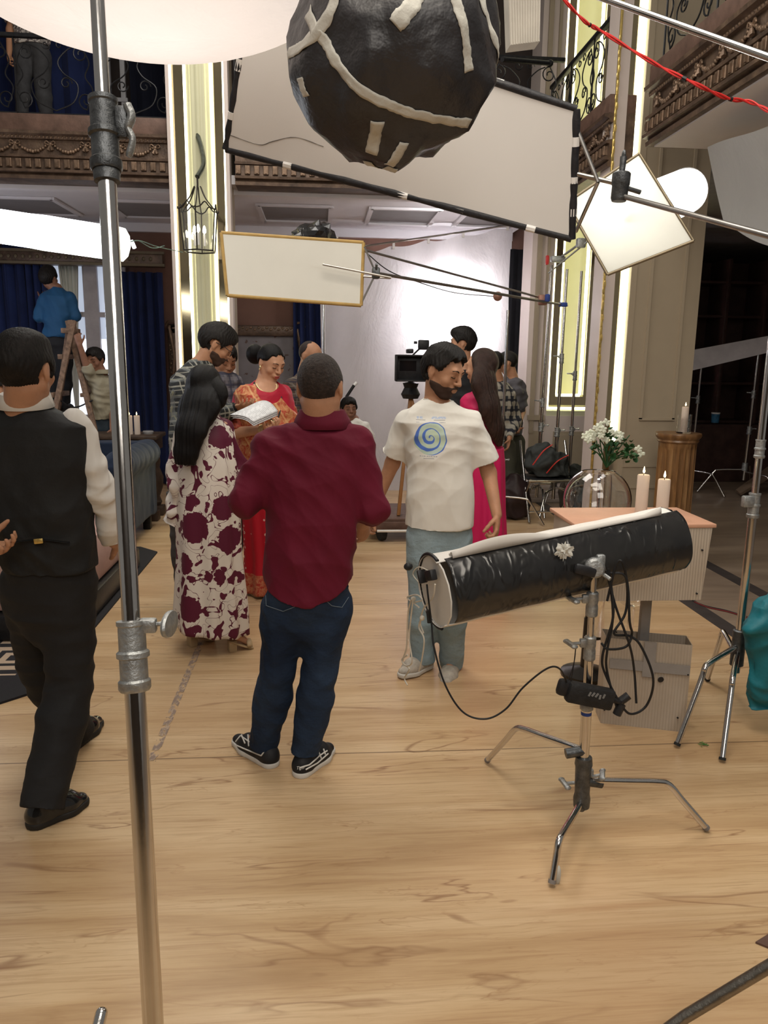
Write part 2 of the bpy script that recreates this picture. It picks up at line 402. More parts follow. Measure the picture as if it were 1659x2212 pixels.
def axis_R(d, up=(0, 0, 1)):
    """rotation whose z axis is d"""
    d = np.array(d, float); d /= np.linalg.norm(d); u = np.array(up, float)
    if abs(d.dot(u)) > .95: u = np.array([1., 0, 0])
    x = np.cross(u, d); x /= np.linalg.norm(x); y = np.cross(d, x); return np.array([x, y, d]).T
# ------------------------------------------------------------------ smooth solid modelling for people and cloth
class Field:
    def __init__(s, lo, hi, v):
        s.lo = np.array(lo, float); s.v = v; s.n = np.maximum(4, np.ceil((np.array(hi)-s.lo)/v).astype(int)+1)
        s.ax = [(s.lo[i]+np.arange(s.n[i])*v).astype(np.float32) for i in range(3)]
        s.d = np.full(tuple(s.n), .5, np.float32)
    def win(s, lo, hi):
        a = np.clip(np.floor((np.array(lo)-s.lo)/s.v).astype(int), 0, s.n-1); b = np.clip(np.ceil((np.array(hi)-s.lo)/s.v).astype(int)+1, 1, s.n)
        b = np.maximum(b, a+1); sl = tuple(slice(a[i], b[i]) for i in range(3))
        return sl, s.ax[0][sl[0]][:, None, None], s.ax[1][sl[1]][None, :, None], s.ax[2][sl[2]][None, None, :]
    def put(s, sl, d, k, op='+'):
        c = s.d[sl]; d = np.broadcast_to(d, c.shape).astype(np.float32)
        if op == '+':
            if k <= 0: s.d[sl] = np.minimum(c, d); return
            h = np.clip(.5+.5*(c-d)/k, 0, 1); s.d[sl] = c+(d-c)*h-k*h*(1-h)
        else:
            e = -d; h = np.clip(.5-.5*(c-e)/max(k, 1e-5), 0, 1); s.d[sl] = c+(e-c)*h+k*h*(1-h)
    def cone(s, a, b, ra, rb, k=.02, capa=False, capb=False, flat=None, op='+'):
        a = np.array(a, float); b = np.array(b, float); R = max(ra, rb)+.05+k
        sl, x, y, z = s.win(np.minimum(a, b)-R, np.maximum(a, b)+R)
        ba = b-a; L2 = max(ba.dot(ba), 1e-9); L = sqrt(L2)
        px, py, pz = x-a[0], y-a[1], z-a[2]; t = (px*ba[0]+py*ba[1]+pz*ba[2])/L2; h = np.clip(t, 0, 1)
        qx, qy, qz = px-ba[0]*h, py-ba[1]*h, pz-ba[2]*h; sc = 1.
        if flat is not None:
            n, f = flat; n = np.array(n, float); n /= np.linalg.norm(n); q = (qx*n[0]+qy*n[1]+qz*n[2])*(1/f-1)
            qx, qy, qz = qx+q*n[0], qy+q*n[1], qz+q*n[2]; sc = (1+f)/2
        d = (np.sqrt(qx*qx+qy*qy+qz*qz)-(ra+(rb-ra)*h))*sc
        if capa: d = np.maximum(d, -t*L)
        if capb: d = np.maximum(d, (t-1)*L)
        s.put(sl, d, k, op); return s
    def chain(s, pts, rs, k=.015, **kw):
        for i in range(len(pts)-1): s.cone(pts[i], pts[i+1], rs[i], rs[i+1], k, **kw)
        return s
    def ell(s, c, r, Rm=None, k=.02, op='+'):
        c = np.array(c, float); r = np.array([r]*3 if np.isscalar(r) else r, float); R = r.max()+.04+k
        sl, x, y, z = s.win(c-R, c+R); px, py, pz = x-c[0], y-c[1], z-c[2]
        if Rm is not None:
            Rm = np.array(Rm, float); px, py, pz = (px*Rm[0, 0]+py*Rm[1, 0]+pz*Rm[2, 0], px*Rm[0, 1]+py*Rm[1, 1]+pz*Rm[2, 1], px*Rm[0, 2]+py*Rm[1, 2]+pz*Rm[2, 2])
        k0 = np.sqrt((px/r[0])**2+(py/r[1])**2+(pz/r[2])**2); k1 = np.sqrt((px/r[0]**2)**2+(py/r[1]**2)**2+(pz/r[2]**2)**2)+1e-6
        s.put(sl, k0*(k0-1)/k1, k, op); return s
    def stack(s, lev, S, Fv, k=.03, n=2.3, grow=0, folds=None):
        """lev = [(z, x, y, half width, half depth)] bottom to top, S and Fv the side and front directions"""
        lev = sorted(lev); A = np.array(lev, float); zz = s.ax[2]
        g = lambda i: np.interp(zz, A[:, 0], A[:, i]).astype(np.float32)[None, None, :]
        m = max(A[:, 3].max(), A[:, 4].max())+.06+grow
        sl, x, y, z = s.win((A[:, 1].min()-m, A[:, 2].min()-m, A[0, 0]-.06), (A[:, 1].max()+m, A[:, 2].max()+m, A[-1, 0]+.06))
        cx, cy, rx, ry = [g(i)[:, :, sl[2]] for i in (1, 2, 3, 4)]; rx = rx+grow; ry = ry+grow
        px, py = x-cx, y-cy; u = np.abs(px*S[0]+py*S[1]); v = np.abs(px*Fv[0]+py*Fv[1])
        q = ((u/rx)**n+(v/ry)**n)**(1/n)
        if folds is not None: q = q + folds(np.arctan2(px*S[0]+py*S[1], px*Fv[0]+py*Fv[1]), z)
        d = (q-1)*np.minimum(rx, ry)*.9
        d = np.maximum(d, np.maximum(z-A[-1, 0], A[0, 0]-z)); s.put(sl, d, k); return s
    def cut(s, fn):
        """keep where fn(x, y, z) < 0"""
        s.d = np.maximum(s.d, fn(s.ax[0][:, None, None], s.ax[1][None, :, None], s.ax[2][None, None, :])); return s
    def mesh(s):
        d = s.d; d[0] = d[-1] = .1; d[:, 0] = d[:, -1] = .1; d[:, :, 0] = d[:, :, -1] = .1
        ins = d < 0; n = d.shape
        cnt = np.zeros(tuple(i-1 for i in n), np.int8); off = [(i, j, k) for i in (0, 1) for j in (0, 1) for k in (0, 1)]
        for i, j, k in off: cnt += ins[i:n[0]-1+i, j:n[1]-1+j, k:n[2]-1+k]
        act = (cnt > 0) & (cnt < 8); I = np.argwhere(act); idx = np.full(act.shape, -1, np.int64); idx[act] = np.arange(len(I))
        val = {o: d[I[:, 0]+o[0], I[:, 1]+o[1], I[:, 2]+o[2]] for o in off}
        S = np.zeros((len(I), 3)); C = np.zeros(len(I))
        for a in off:
            for ax in range(3):
                if a[ax]: continue
                b = list(a); b[ax] = 1; b = tuple(b); va, vb = val[a], val[b]; cr = (va < 0) != (vb < 0)
                t = np.where(cr, va/np.where(cr, va-vb, 1), 0); p = np.tile(np.array(a, float), (len(I), 1)); p[:, ax] = t
                S += p*cr[:, None]; C += cr
        V = s.lo+(I+S/C[:, None])*s.v; F = []
        for ax in range(3):
            sl0 = [slice(None)]*3; sl1 = [slice(None)]*3; sl0[ax] = slice(0, -1); sl1[ax] = slice(1, None)
            cr = ins[tuple(sl0)] != ins[tuple(sl1)]; E = np.argwhere(cr); fl = ins[tuple(sl0)][cr]
            o1, o2 = (ax+1) % 3, (ax+2) % 3
            ok = (E[:, o1] > 0) & (E[:, o2] > 0) & (E[:, o1] < n[o1]-1) & (E[:, o2] < n[o2]-1); E = E[ok]; fl = fl[ok]
            def at(a, b):
                q = E.copy(); q[:, o1] += a; q[:, o2] += b; return idx[q[:, 0], q[:, 1], q[:, 2]]
            Q = np.stack([at(-1, -1), at(0, -1), at(0, 0), at(-1, 0)], 1); Q[~fl] = Q[~fl][:, ::-1]; F.append(Q)
        return V, np.concatenate(F)
def normals(V, F):
    n = np.cross(V[F[:, 2]]-V[F[:, 0]], V[F[:, 3]]-V[F[:, 1]]); o = np.zeros_like(V)
    for i in range(4): np.add.at(o, F[:, i], n)
    return o/(np.linalg.norm(o, axis=1)[:, None]+1e-12)
def folds3(V, amp, sc=1.0, seed=0, st=(1, 1, 1)):
    """soft creases: ridged sums of bent waves"""
    r = np.random.RandomState(seed); p = V*np.array(st)*sc; out = np.zeros(len(V)); w = p.copy()
    for i in range(3):
        k = r.randn(3)*5; w = w + .04*np.sin(p @ k + r.rand()*6)[:, None]*r.randn(3)
    for i in range(7):
        k = r.randn(3); k /= np.linalg.norm(k); f = r.uniform(12, 42); out += (1-2*np.abs(np.sin(w @ k * f + r.rand()*6)))*(18/f)
    return out*amp/2.2
def smooth_mesh(V, F, it=2):
    for _ in range(it):
        S = np.zeros_like(V); C = np.zeros(len(V))
        for i in range(4):
            j = (i+1) % 4; np.add.at(S, F[:, i], V[F[:, j]]); np.add.at(C, F[:, i], 1); np.add.at(S, F[:, j], V[F[:, i]]); np.add.at(C, F[:, j], 1)
        V = V*.4+.6*S/C[:, None]
    return V
def field_obj(f, name, mat, parent, fold=0, sc=1, seed=0, st=(1, 1, 1), sm=1):
    V, F = f.mesh()
    if len(V) == 0: return None
    if sm: V = smooth_mesh(V, F, sm)
    if fold: V = V + normals(V, F)*folds3(V, fold, sc, seed, st)[:, None]
    return link_mesh(name, V, F[:, ::-1] if False else F, mat, parent)

# ------------------------------------------------------------------ people
def unit(v): v = np.array(v, float); return v/np.linalg.norm(v)
def hand(f, wrist, d, n, side, curl=.5, sc=1.0, thumb=.5, spread=.1):
    """palm, four jointed fingers and a thumb: d towards the fingers, n out of the palm, side +1/-1 picks the thumb's side"""
    d = unit(d); n = unit(np.array(n, float)-d*np.dot(n, d)); t = np.cross(n, d)*side; w = np.array(wrist, float)
    f.cone(w-d*.01, w+d*.045*sc, .024*sc, .034*sc, .012, flat=(n, .55)); f.cone(w+d*.04*sc, w+d*.078*sc, .036*sc, .036*sc, .012, flat=(n, .42))
    for i, (o, L) in enumerate(((.030, .070), (.010, .079), (-.010, .073), (-.029, .057))):
        p = w+d*(.085-.004*abs(i-1.2))*sc+t*o*sc; a = curl*.5; r = .0092*sc; L *= sc
        for seg, fr in enumerate((.45, .31, .24)):
            dd = unit(d*cos(a)+n*sin(a)+t*spread*(1.2-i)*.6); q = p+dd*L*fr; f.cone(p, q, r, r*.92, .004); p = q; r *= .93; a += curl*(1.0+.1*i)
    p = w+d*.022*sc+t*.026*sc+n*.006; a = thumb
    for L, r in ((.040, .0135), (.032, .011), (.026, .0095)):
        dd = unit(d*(.35+.45*a)+t*(1.0-a*.7)+n*(.35+a*.3)); q = p+dd*L*sc; f.cone(p, q, r*sc, r*.9*sc, .006); p = q; a += .25
def head_frame(yaw, pitch, roll=0):
    """columns: right, front, up; yaw clockwise from +Y (away from the viewer), pitch down positive"""
    Rz = np.array(Matrix.Rotation(-radians(yaw), 3, 'Z')); Rx = np.array(Matrix.Rotation(-radians(pitch), 3, 'X')); Ry = np.array(Matrix.Rotation(radians(roll), 3, 'Y'))
    return Rz @ Rx @ Ry
def head(f, c, Hm, s=1.0, ears=True, face=True, jaw=1.0):
    q = lambda x, y, z: np.array(c)+Hm @ (np.array([x, y, z])*s)
    f.ell(q(0, -.012, .028), np.array([.074, .094, .088])*s, Hm, .01)
    f.ell(q(0, .022, .01), np.array([.066, .070, .085])*s, Hm, .02)
    f.ell(q(0, .030, -.052), np.array([.056*jaw, .056, .050])*s, Hm, .025)
    f.ell(q(0, .062, -.088), np.array([.024*jaw, .022, .018])*s, Hm, .02)
    for x in (-1, 1): f.cone(q(x*.056*jaw, -.002, -.045), q(x*.024, .055, -.088), .016*s, .014*s, .02)
    if face:
        f.cone(q(-.034, .080, .034), q(.034, .080, .034), .013*s, .013*s, .012)
        for x in (-1, 1):
            f.ell(q(x*.033, .098, .012), np.array([.020, .014, .012])*s, Hm, .008, op='-')
            f.ell(q(x*.032, .0755, .012), .0135*s, None, .004)
            f.ell(q(x*.045, .062, -.022), np.array([.020, .018, .020])*s, Hm, .02)
        f.cone(q(0, .090, .022), q(0, .111, -.018), .008*s, .0115*s, .008)
        for x in (-1, 1): f.ell(q(x*.013, .098, -.021), np.array([.009, .011, .008])*s, Hm, .006)
        f.ell(q(0, .086, -.050), np.array([.030, .016, .018])*s, Hm, .012)
        f.ell(q(0, .0985, -.0475), np.array([.023, .007, .0052])*s, Hm, .004)
        f.ell(q(0, .0965, -.0595), np.array([.019, .0075, .0062])*s, Hm, .004)
        f.ell(q(0, .0925, -.076), np.array([.018, .006, .005])*s, Hm, .006, op='-')
    if ears:
        for x in (-1, 1):
            f.ell(q(x*.0765, -.010, -.002), np.array([.008, .018, .031])*s, Hm, .006); f.ell(q(x*.086, -.004, .004), np.array([.005, .009, .017])*s, Hm, .004, op='-')
            f.ell(q(x*.073, -.004, -.028), np.array([.008, .009, .011])*s, Hm, .006)
def hair_cap(c, Hm, s, v, thick=.009, line=-.018, nape=-.07, top=0.0, fold=.004, seed=1, mat=None, parent=None, name='hair', tilt=(-.75, .66), side=0):
    C = np.array(c); f = Field(C-.17*s, C+.19*s, v); q = lambda x, y, z: C+Hm @ (np.array([x, y, z])*s)
    f.ell(q(0, -.012, .028), np.array([.074, .094, .088])*s+thick, Hm, .01)
    f.ell(q(0, .018, .012), np.array([.066, .068, .082])*s+thick, Hm, .02)
    if top: f.ell(q(side*.02, .012, .085), np.array([.066, .085, .035+top])*s, Hm, .03)
    def cut(x, y, z):
        X, Y, Z = x-C[0], y-C[1], z-C[2]; b = (X*Hm[0, 1]+Y*Hm[1, 1]+Z*Hm[2, 1])/s; u = (X*Hm[0, 2]+Y*Hm[1, 2]+Z*Hm[2, 2])/s; a = np.abs(X*Hm[0, 0]+Y*Hm[1, 0]+Z*Hm[2, 0])/s
        w = .006*np.sin(a*160)+.004*np.sin(b*130)
        ear = .036-np.sqrt((b+.008)**2+(u+.012)**2)-(a < .06)*9.
        return np.maximum(np.maximum(line-(tilt[0]*b+tilt[1]*u)+w, nape+w-u), ear)
    f.cut(cut); V, F = f.mesh()
    if not len(V): return None
    V = smooth_mesh(V, F, 1); n_ = normals(V, F); L = (V-C) @ Hm; ang = np.arctan2(L[:, 0], L[:, 1]+.02); V = V+n_*(folds3(V, fold*.5, 1.2, seed)+fold*.35*np.sin(ang*34+3*np.sin(L[:, 2]*60)+2*np.sin(L[:, 1]*70)))[:, None]
    return link_mesh(name, V, F, mat or hairm, parent)
def beard(c, Hm, s, v, parent, mat=None, full=True, th=.003, name='beard'):
    C = np.array(c); f = Field(C-.16*s, C+.16*s, v); q = lambda x, y, z: C+Hm @ (np.array([x, y, z])*s)
    f.ell(q(0, .022, .01), np.array([.066, .070, .085])*s+th, Hm, .02); f.ell(q(0, .030, -.052), np.array([.056, .056, .050])*s+th, Hm, .025)
    f.ell(q(0, .062, -.088), np.array([.024, .022, .018])*s+th, Hm, .02)
    for x in (-1, 1): f.cone(q(x*.056, -.002, -.045), q(x*.024, .055, -.088), .016*s+th, .014*s+th, .02)
    f.ell(q(0, .086, -.050), np.array([.030, .016, .018])*s+th, Hm, .012)
    def cut(x, y, z):
        X, Y, Z = x-C[0], y-C[1], z-C[2]; b = (X*Hm[0, 1]+Y*Hm[1, 1]+Z*Hm[2, 1])/s; u = (X*Hm[0, 2]+Y*Hm[1, 2]+Z*Hm[2, 2])/s; a = np.abs(X*Hm[0, 0]+Y*Hm[1, 0]+Z*Hm[2, 0])/s
        low = u+.040+.35*(.06-b)*0; mouth = .0095-np.sqrt((a*.40)**2+(u+.053)**2)-(b < .06)*9.
        return np.maximum(np.maximum(low if full else u+.036, mouth), -.005-b)
    f.cut(cut); field_obj(f, name, mat or hairm, parent, .0012, 3, 5, sm=1)
    m = MB(); m.tube(curve_pts([q(-.028, .090, -.050), q(-.014, .101, -.040), q(0, .103, -.037), q(.014, .101, -.040), q(.028, .090, -.050)], 4), [.003]+[.0048]*15+[.003], 8); m.build('moustache', mat or hairm, parent)
def eyes(c, Hm, s, parent, closed=True, brows=True):
    q = lambda x, y, z: np.array(c)+Hm @ (np.array([x, y, z])*s)
    for x in (-1, 1):
        m = MB()
        if closed: m.tube(curve_pts([q(x*.018, .086, .008), q(x*.026, .0905, .0045), q(x*.036, .0895, .004), q(x*.046, .081, .007)], 4), .0016*s, 6); m.build('eyelashes', hairm, parent)
        else:
            m.ball(q(x*.032, .0805, .012), .0108*s, 14, 10); m.build('eye', M('eye_white', (.55, .52, .5), .2), parent)
            m = MB(); m.ball(q(x*.032+.001, .0885, .012), .0048*s, 10, 8); m.build('iris', M('dark_iris', (.02, .012, .01), .15), parent)
            m = MB(); m.tube(curve_pts([q(x*.018, .086, .016), q(x*.028, .0915, .0205), q(x*.038, .0885, .019), q(x*.047, .080, .013)], 4), .002*s, 6); m.build('eyelashes', hairm, parent)
        if brows:
            m = MB(); m.tube(curve_pts([q(x*.014, .0945, .033), q(x*.030, .094, .040), q(x*.050, .079, .034)], 5), [.0022]+[.0032]*9+[.0012], 6, flat=.7); m.build('eyebrow', hairm, parent)

class Person:
    """One figure. J holds the joints in the place: head, neck, sa, sb (shoulders), ea, eb, wa, wb, ha, hb (hips), ka, kb, aa, ab (ankles), ta, tb (toe tips);
    a is the figure's side nearer the left of the photograph. lev is the trunk."""
    def __init__(s, label, J, lev, heading, skin, v=.006, hs=1.0, hy=None, hp=0, hr=0, arm=1.0, leg=1.0, base=None, face=True, jaw=1.0, n=2.4, nr=.056):
        s.nr = nr
        s.J = {k: np.array(p, float) for k, p in J.items()}; s.v = v; s.hs = hs; s.arm = arm; s.leg = leg; s.skin = skin; s.n = n; s.face = face; s.jaw = jaw
        s.S = np.array([cos(radians(heading)), -sin(radians(heading)), 0]); s.Fv = np.array([sin(radians(heading)), cos(radians(heading)), 0])
        s.Hm = head_frame(heading if hy is None else hy, hp, hr); s.lev = lev
        b = base if base is not None else (s.J['aa']+s.J['ab'])/2*np.array([1, 1, 0])
        s.t = thing('person', b, label, 'person')
    def box(s, keys, pad, extra=()):
        A = np.array([s.J[k] for k in keys if k in s.J]+[np.array(e, float) for e in extra]); return A.min(0)-pad, A.max(0)+pad
    def arms(s, f, g=0, frac=1.0, lower=None, k=.02, caps=False):
        J = s.J; a = s.arm
        for x in 'ab':
            if 's'+x not in J: continue
            S, E, Wr = J['s'+x], J['e'+x], J['w'+x]
            f.cone(S, E, .050*a+g, .038*a+g, k)
            if frac > 0: f.cone(E, E+(Wr-E)*frac, .039*a+g, (.039+(.026-.039)*frac)*a+g, .015, capb=caps)
    def legs(s, f, g=0, gk=None, ga=None, k=.03, end=0.0):
        J = s.J; l = s.leg; gk = g if gk is None else gk; ga = g if ga is None else ga
        for x in 'ab':
            H_, K, A_ = J['h'+x], J['k'+x], J['a'+x]
            f.cone(H_, K, .085*l+g, .056*l+gk, k); f.cone(K, K+(A_-K)*.35, .056*l+gk, .054*l+(gk+ga)/2, .02); f.cone(K+(A_-K)*.35, A_+(A_-K)*end, .054*l+(gk+ga)/2, .036*l+ga, .02, capb=bool(ga > .012))
    def trunk(s, f, g=0, k=.03, lev=None, folds=None): f.stack(lev or s.lev, s.S, s.Fv, k, s.n, g, folds)
    def body(s, hands={}, feet=True, shrink=.028, skip_legs=False):
        J = s.J; keys = list(J); lo, hi = s.box(keys, .17); lo[2] = max(lo[2], J['aa'][2]-.14) if not skip_legs else lo[2]
        f = Field(lo, hi, s.v)
        s.trunk(f, -shrink); f.cone(J['neck']-s.Hm[:, 2]*.03, J['head']-s.Hm[:, 2]*.05*s.hs-s.Hm[:, 1]*.012, s.nr*s.hs, s.nr*.93*s.hs, .03)
        s.arms(f); 
        if not skip_legs:
            s.legs(f, -.022, -.012, -.004, .02)
            for x in 'ab':
                if feet: f.cone(J['a'+x], J['t'+x]*.7+J['a'+x]*.3-np.array([0, 0, .012]), .026, .016, .02)
        head(f, J['head'], s.Hm, s.hs, face=s.face, jaw=s.jaw)
        for x in 'ab':
            if 'w'+x in J and hands.get(x):
                d, n, sd, cu, th = hands[x]; hand(f, J['w'+x], d, n, sd, cu, .97, th)
        return field_obj(f, 'body', s.skin, s.t, sm=1)
    def shirt(s, mat, name='shirt', g=.014, sleeve='long', hem=None, fold=.006, seed=3, lev=None, collar=None, openneck=None, cuff=.018, hemfn=None, sg=None, v=None):
        J = s.J; lv = lev or s.lev; lo, hi = s.box(['sa', 'sb', 'ea', 'eb', 'wa', 'wb', 'neck'], .16, [(lv[0][1], lv[0][2], lv[0][0]), (lv[-1][1], lv[-1][2], lv[-1][0])])
        m = max(x[3] for x in lv)+.08; cx = np.mean([x[1] for x in lv]); cy = np.mean([x[2] for x in lv]); lo = np.minimum(lo, (cx-m, cy-m, min(x[0] for x in lv)-.03)); hi = np.maximum(hi, (cx+m, cy+m, hi[2]))
        f = Field(lo, hi, v or s.v); s.trunk(f, 0, lev=lv); a = s.arm; sg = g if sg is None else sg
        for x in 'ab':
            if 's'+x not in J: continue
            S, E, Wr = J['s'+x], J['e'+x], J['w'+x]
            if sleeve == 'none': continue
            if sleeve == 'short': f.cone(S, S+(E-S)*.78, .054*a+sg*.5, .048*a+sg+cuff*.7, .03, capb=True)
            else:
                fr = {'long': .97, 'rolled': .30, 'threeq': .62}[sleeve] if isinstance(sleeve, str) else sleeve
                f.cone(S, E, .056*a+sg, .048*a+sg, .03); f.cone(E, E+(Wr-E)*fr, .048*a+sg, .040*a+sg*(.9) - .006*fr, .02, capb=True)
        if hem is not None:
            z0, c2 = hem; cx0, cy0 = lv[0][1], lv[0][2]
            f.cut(lambda x, y, z: (z0+c2*(((x-cx0)*s.S[0]+(y-cy0)*s.S[1])**2))-z)
        if hemfn: f.cut(hemfn)
        if openneck is not None:
            f.ell(J['neck']+np.array([0, 0, openneck[1]])+s.Fv*openneck[2], (openneck[0], openneck[0], openneck[0]*.9), None, .01, op='-')
        o = field_obj(f, name, mat, s.t, fold, 1, seed, (1, 1, 1.25), sm=1)
        if collar:
            h_, r_, mt, lean = collar; n = J['neck']; up = unit(J['head']-J['neck']+np.array([0, 0, .12])); m = MB(); K = 40; th = .006
            def fn(i, j):
                ang = 2*pi*i; dr = s.S*cos(ang)+s.Fv*sin(ang)*.95; gap = .35*max(0, sin(ang))**6
                prof = [(0, -.012), (.0, h_), (.008, h_+.006), (.024, h_*.40), (.036, -.016)]
                rr, zz = prof[int(round(j*4))]; return n+up*(zz-.55*h_*gap)+dr*(r_+rr+gap*.01)-s.Fv*(lean*zz/h_ if zz > 0 else 0)
            m.grid(fn, K+1, 5); co_ = m.build('collar', mt, o if o else s.t)
            md = co_.modifiers.new('thick', 'SOLIDIFY'); md.thickness = .004
        return o
    def trousers(s, mat, name='trousers', g=.016, gk=.022, ga=.026, top=None, fold=.006, seed=11, end=.0, lev=None):
        J = s.J; lo, hi = s.box(['ha', 'hb', 'ka', 'kb', 'aa', 'ab'], .17); hi[2] = max(hi[2], top+.04 if top else hi[2])
        f = Field(lo, hi, s.v); s.legs(f, g, gk, ga, .025, end)
        A9 = np.array(s.lev); L = [tuple(l) for l in s.lev if l[0] < (top or 9)]+([tuple([top+.03]+[float(np.interp(top+.03, A9[:, 0], A9[:, q])) for q in (1, 2, 3, 4)])] if top else []); 
        if len(L) >= 2:
            z_, a_, b_, c_, d_ = L[0]; L = [(z_-.12, a_, b_, c_*.55, d_*.35), (z_-.05, a_, b_, c_*.85, d_*.75)]+L; f.stack(L, s.S, s.Fv, .03, s.n, -.013)
        if top: f.cut(lambda x, y, z: z-top)
        return field_obj(f, name, mat, s.t, fold*.7, .8, seed, (1, 1, 1.35), sm=1)
    def shoes(s, mat, sole, name='shoe', sc=1.0, h=.5, heel=0):
        out = []
        for x in 'ab':
            A_, T = s.J['a'+x], s.J['t'+x]; gz = T[2]-.028; d = np.array([T[0]-A_[0], T[1]-A_[1], 0]); d = d/np.linalg.norm(d); hz = s.J.get('z'+x, None)
            heelp = np.array([A_[0], A_[1], 0])-d*.035+np.array([0, 0, gz+ (A_[2]-gz-.075 if A_[2]-gz > .12 else 0)]); dd = unit(T-np.array([0, 0, .028])-heelp); up = np.cross(np.cross(dd, (0, 0, 1)), dd); up = unit(up)
            L = np.linalg.norm(T-heelp)
            lo = np.minimum(np.minimum(heelp, T), A_)-.1; hi = np.maximum(np.maximum(heelp, T), A_)+.1
            f = Field(lo, hi, max(.004, s.v*.75)); b = heelp+dd*L*.62
            f.cone(heelp+up*.045, b+up*.038, .036*sc, .040*sc, .02); f.cone(b+up*.034, heelp+dd*(L-.02)+up*.026, .043*sc, .030*sc, .02, flat=(up, .72))
            f.cone(heelp+up*.05+dd*.01, heelp+up*(.082*h*2)+dd*.02, .038*sc, .037*sc, .02); f.cone(heelp+up*(.07*h*2)+dd*.03, b+up*.045, .036*sc, .030*sc, .02)
            f.cone(heelp+up*.03, b+up*.025, .036*sc, .044*sc, .02, flat=(up, .8))
            pl = heelp+up*.012; f.cut(lambda X, Y, Z: -((X-pl[0])*up[0]+(Y-pl[1])*up[1]+(Z-pl[2])*up[2]))
            o = field_obj(f, name, mat, s.t, .001, 2, 4, sm=1); f = Field(lo, hi, max(.004, s.v*.75))
            f.cone(heelp+up*.012, b+up*.012, .037*sc+.003, .046*sc+.002, .01); f.cone(b+up*.012, heelp+dd*(L-.02)+up*.012, .046*sc+.002, .033*sc+.002, .02)
            f.cut(lambda X, Y, Z: np.abs((X-pl[0])*up[0]+(Y-pl[1])*up[1]+(Z-pl[2])*up[2]+.001)-.0125)
            field_obj(f, 'sole', sole, o, sm=0); out.append((o, heelp, dd, up, L))
        return out
# ------------------------------------------------------------------ the setting
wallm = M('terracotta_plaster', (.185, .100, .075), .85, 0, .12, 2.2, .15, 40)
creamp = M('cream_paint', (.34, .28, .20), .55, 0, .05, 2, .06, 60)
pinkp = M('pale_pink_cream_paint', (.58, .50, .46), .5, 0, .04, 2)
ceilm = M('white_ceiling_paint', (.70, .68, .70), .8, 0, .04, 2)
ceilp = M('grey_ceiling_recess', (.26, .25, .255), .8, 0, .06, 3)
darkw = M('dark_mahogany', (.055, .030, .025), .4, 0, .3, 7, .1, 30, (1, 1, .2))
blackv = M('black_void_cloth', (.012, .012, .016), .9, 0, .2, 4)
yelp = M('pale_yellow_lacquer', (.56, .55, .37), .35, 0, .04, 2)
mirror = M('bronze_mirror', (.50, .40, .24), .10, 1, .10, 3)
ledm = emitter('led_strip_light', (1.0, .96, .55), 3.0)
ledw = emitter('led_strip_hot', (1.0, .98, .68), 4.5)
velvet = M('navy_velvet_curtain', (.012, .022, .085), .85, 0, .25, 3, .2, 30, sheen=.35)
dimwood = M('brown_painted_board', (.12, .070, .052), .55, 0, .3, 9, .2, 60)

def struct(o): o['kind'] = 'structure'; return o
m = MB(); m.box((0.5, 5.0, -.05), (18, 17, .1)); struct(m.build('floor', floor_mat(), smooth=False))
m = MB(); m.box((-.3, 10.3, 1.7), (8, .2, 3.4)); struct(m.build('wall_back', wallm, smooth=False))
m = MB(); m.box((-4.2, 9.0, 3.2), (.2, 3.0, 6.4)); struct(m.build('wall_left', wallm, smooth=False))
m = MB(); m.box((0, -3.6, 1.7), (9, .2, 3.4)); struct(m.build('wall_front', M('dark_brown_wall', (.05, .038, .03), .8, 0, .2, 2), smooth=False))  # unseen wall behind the camera, added so the chrome gets dark reflections
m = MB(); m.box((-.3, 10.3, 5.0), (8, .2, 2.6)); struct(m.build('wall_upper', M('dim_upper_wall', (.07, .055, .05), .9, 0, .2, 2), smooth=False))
m = MB(); m.box((3.2, 12.9, 3.2), (9, .2, 6.4)); m.box((7.2, 8.8, 3.2), (.2, 8.4, 6.4)); struct(m.build('wall_right', M('dark_burgundy_wall', (.05, .022, .022), .8, 0, .2, 2), smooth=False))
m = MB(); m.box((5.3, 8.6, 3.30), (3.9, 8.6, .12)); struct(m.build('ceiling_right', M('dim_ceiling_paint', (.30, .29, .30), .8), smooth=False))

# ceiling beneath the gallery, with sunk panels
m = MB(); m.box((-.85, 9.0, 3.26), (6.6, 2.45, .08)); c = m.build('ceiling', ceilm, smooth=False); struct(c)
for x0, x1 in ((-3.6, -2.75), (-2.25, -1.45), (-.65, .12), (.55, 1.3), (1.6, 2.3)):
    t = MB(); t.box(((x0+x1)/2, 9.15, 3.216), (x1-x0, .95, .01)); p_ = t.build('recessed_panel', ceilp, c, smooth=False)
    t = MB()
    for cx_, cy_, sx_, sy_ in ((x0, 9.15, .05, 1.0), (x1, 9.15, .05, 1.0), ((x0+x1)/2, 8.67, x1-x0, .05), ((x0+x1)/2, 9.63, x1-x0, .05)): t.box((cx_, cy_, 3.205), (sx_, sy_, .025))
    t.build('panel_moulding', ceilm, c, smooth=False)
m = MB(); m.box((-.85, 10.17, 3.17), (6.6, .07, .10)); m.box((-.85, 8.02, 3.195), (6.6, .10, .06)); struct(m.build('trim_1', ceilm, smooth=False))
m = MB(); m.box((-.8, 9.1, 3.72), (6.8, 2.4, .04)); struct(m.build('trim_2', dimwood, smooth=False))

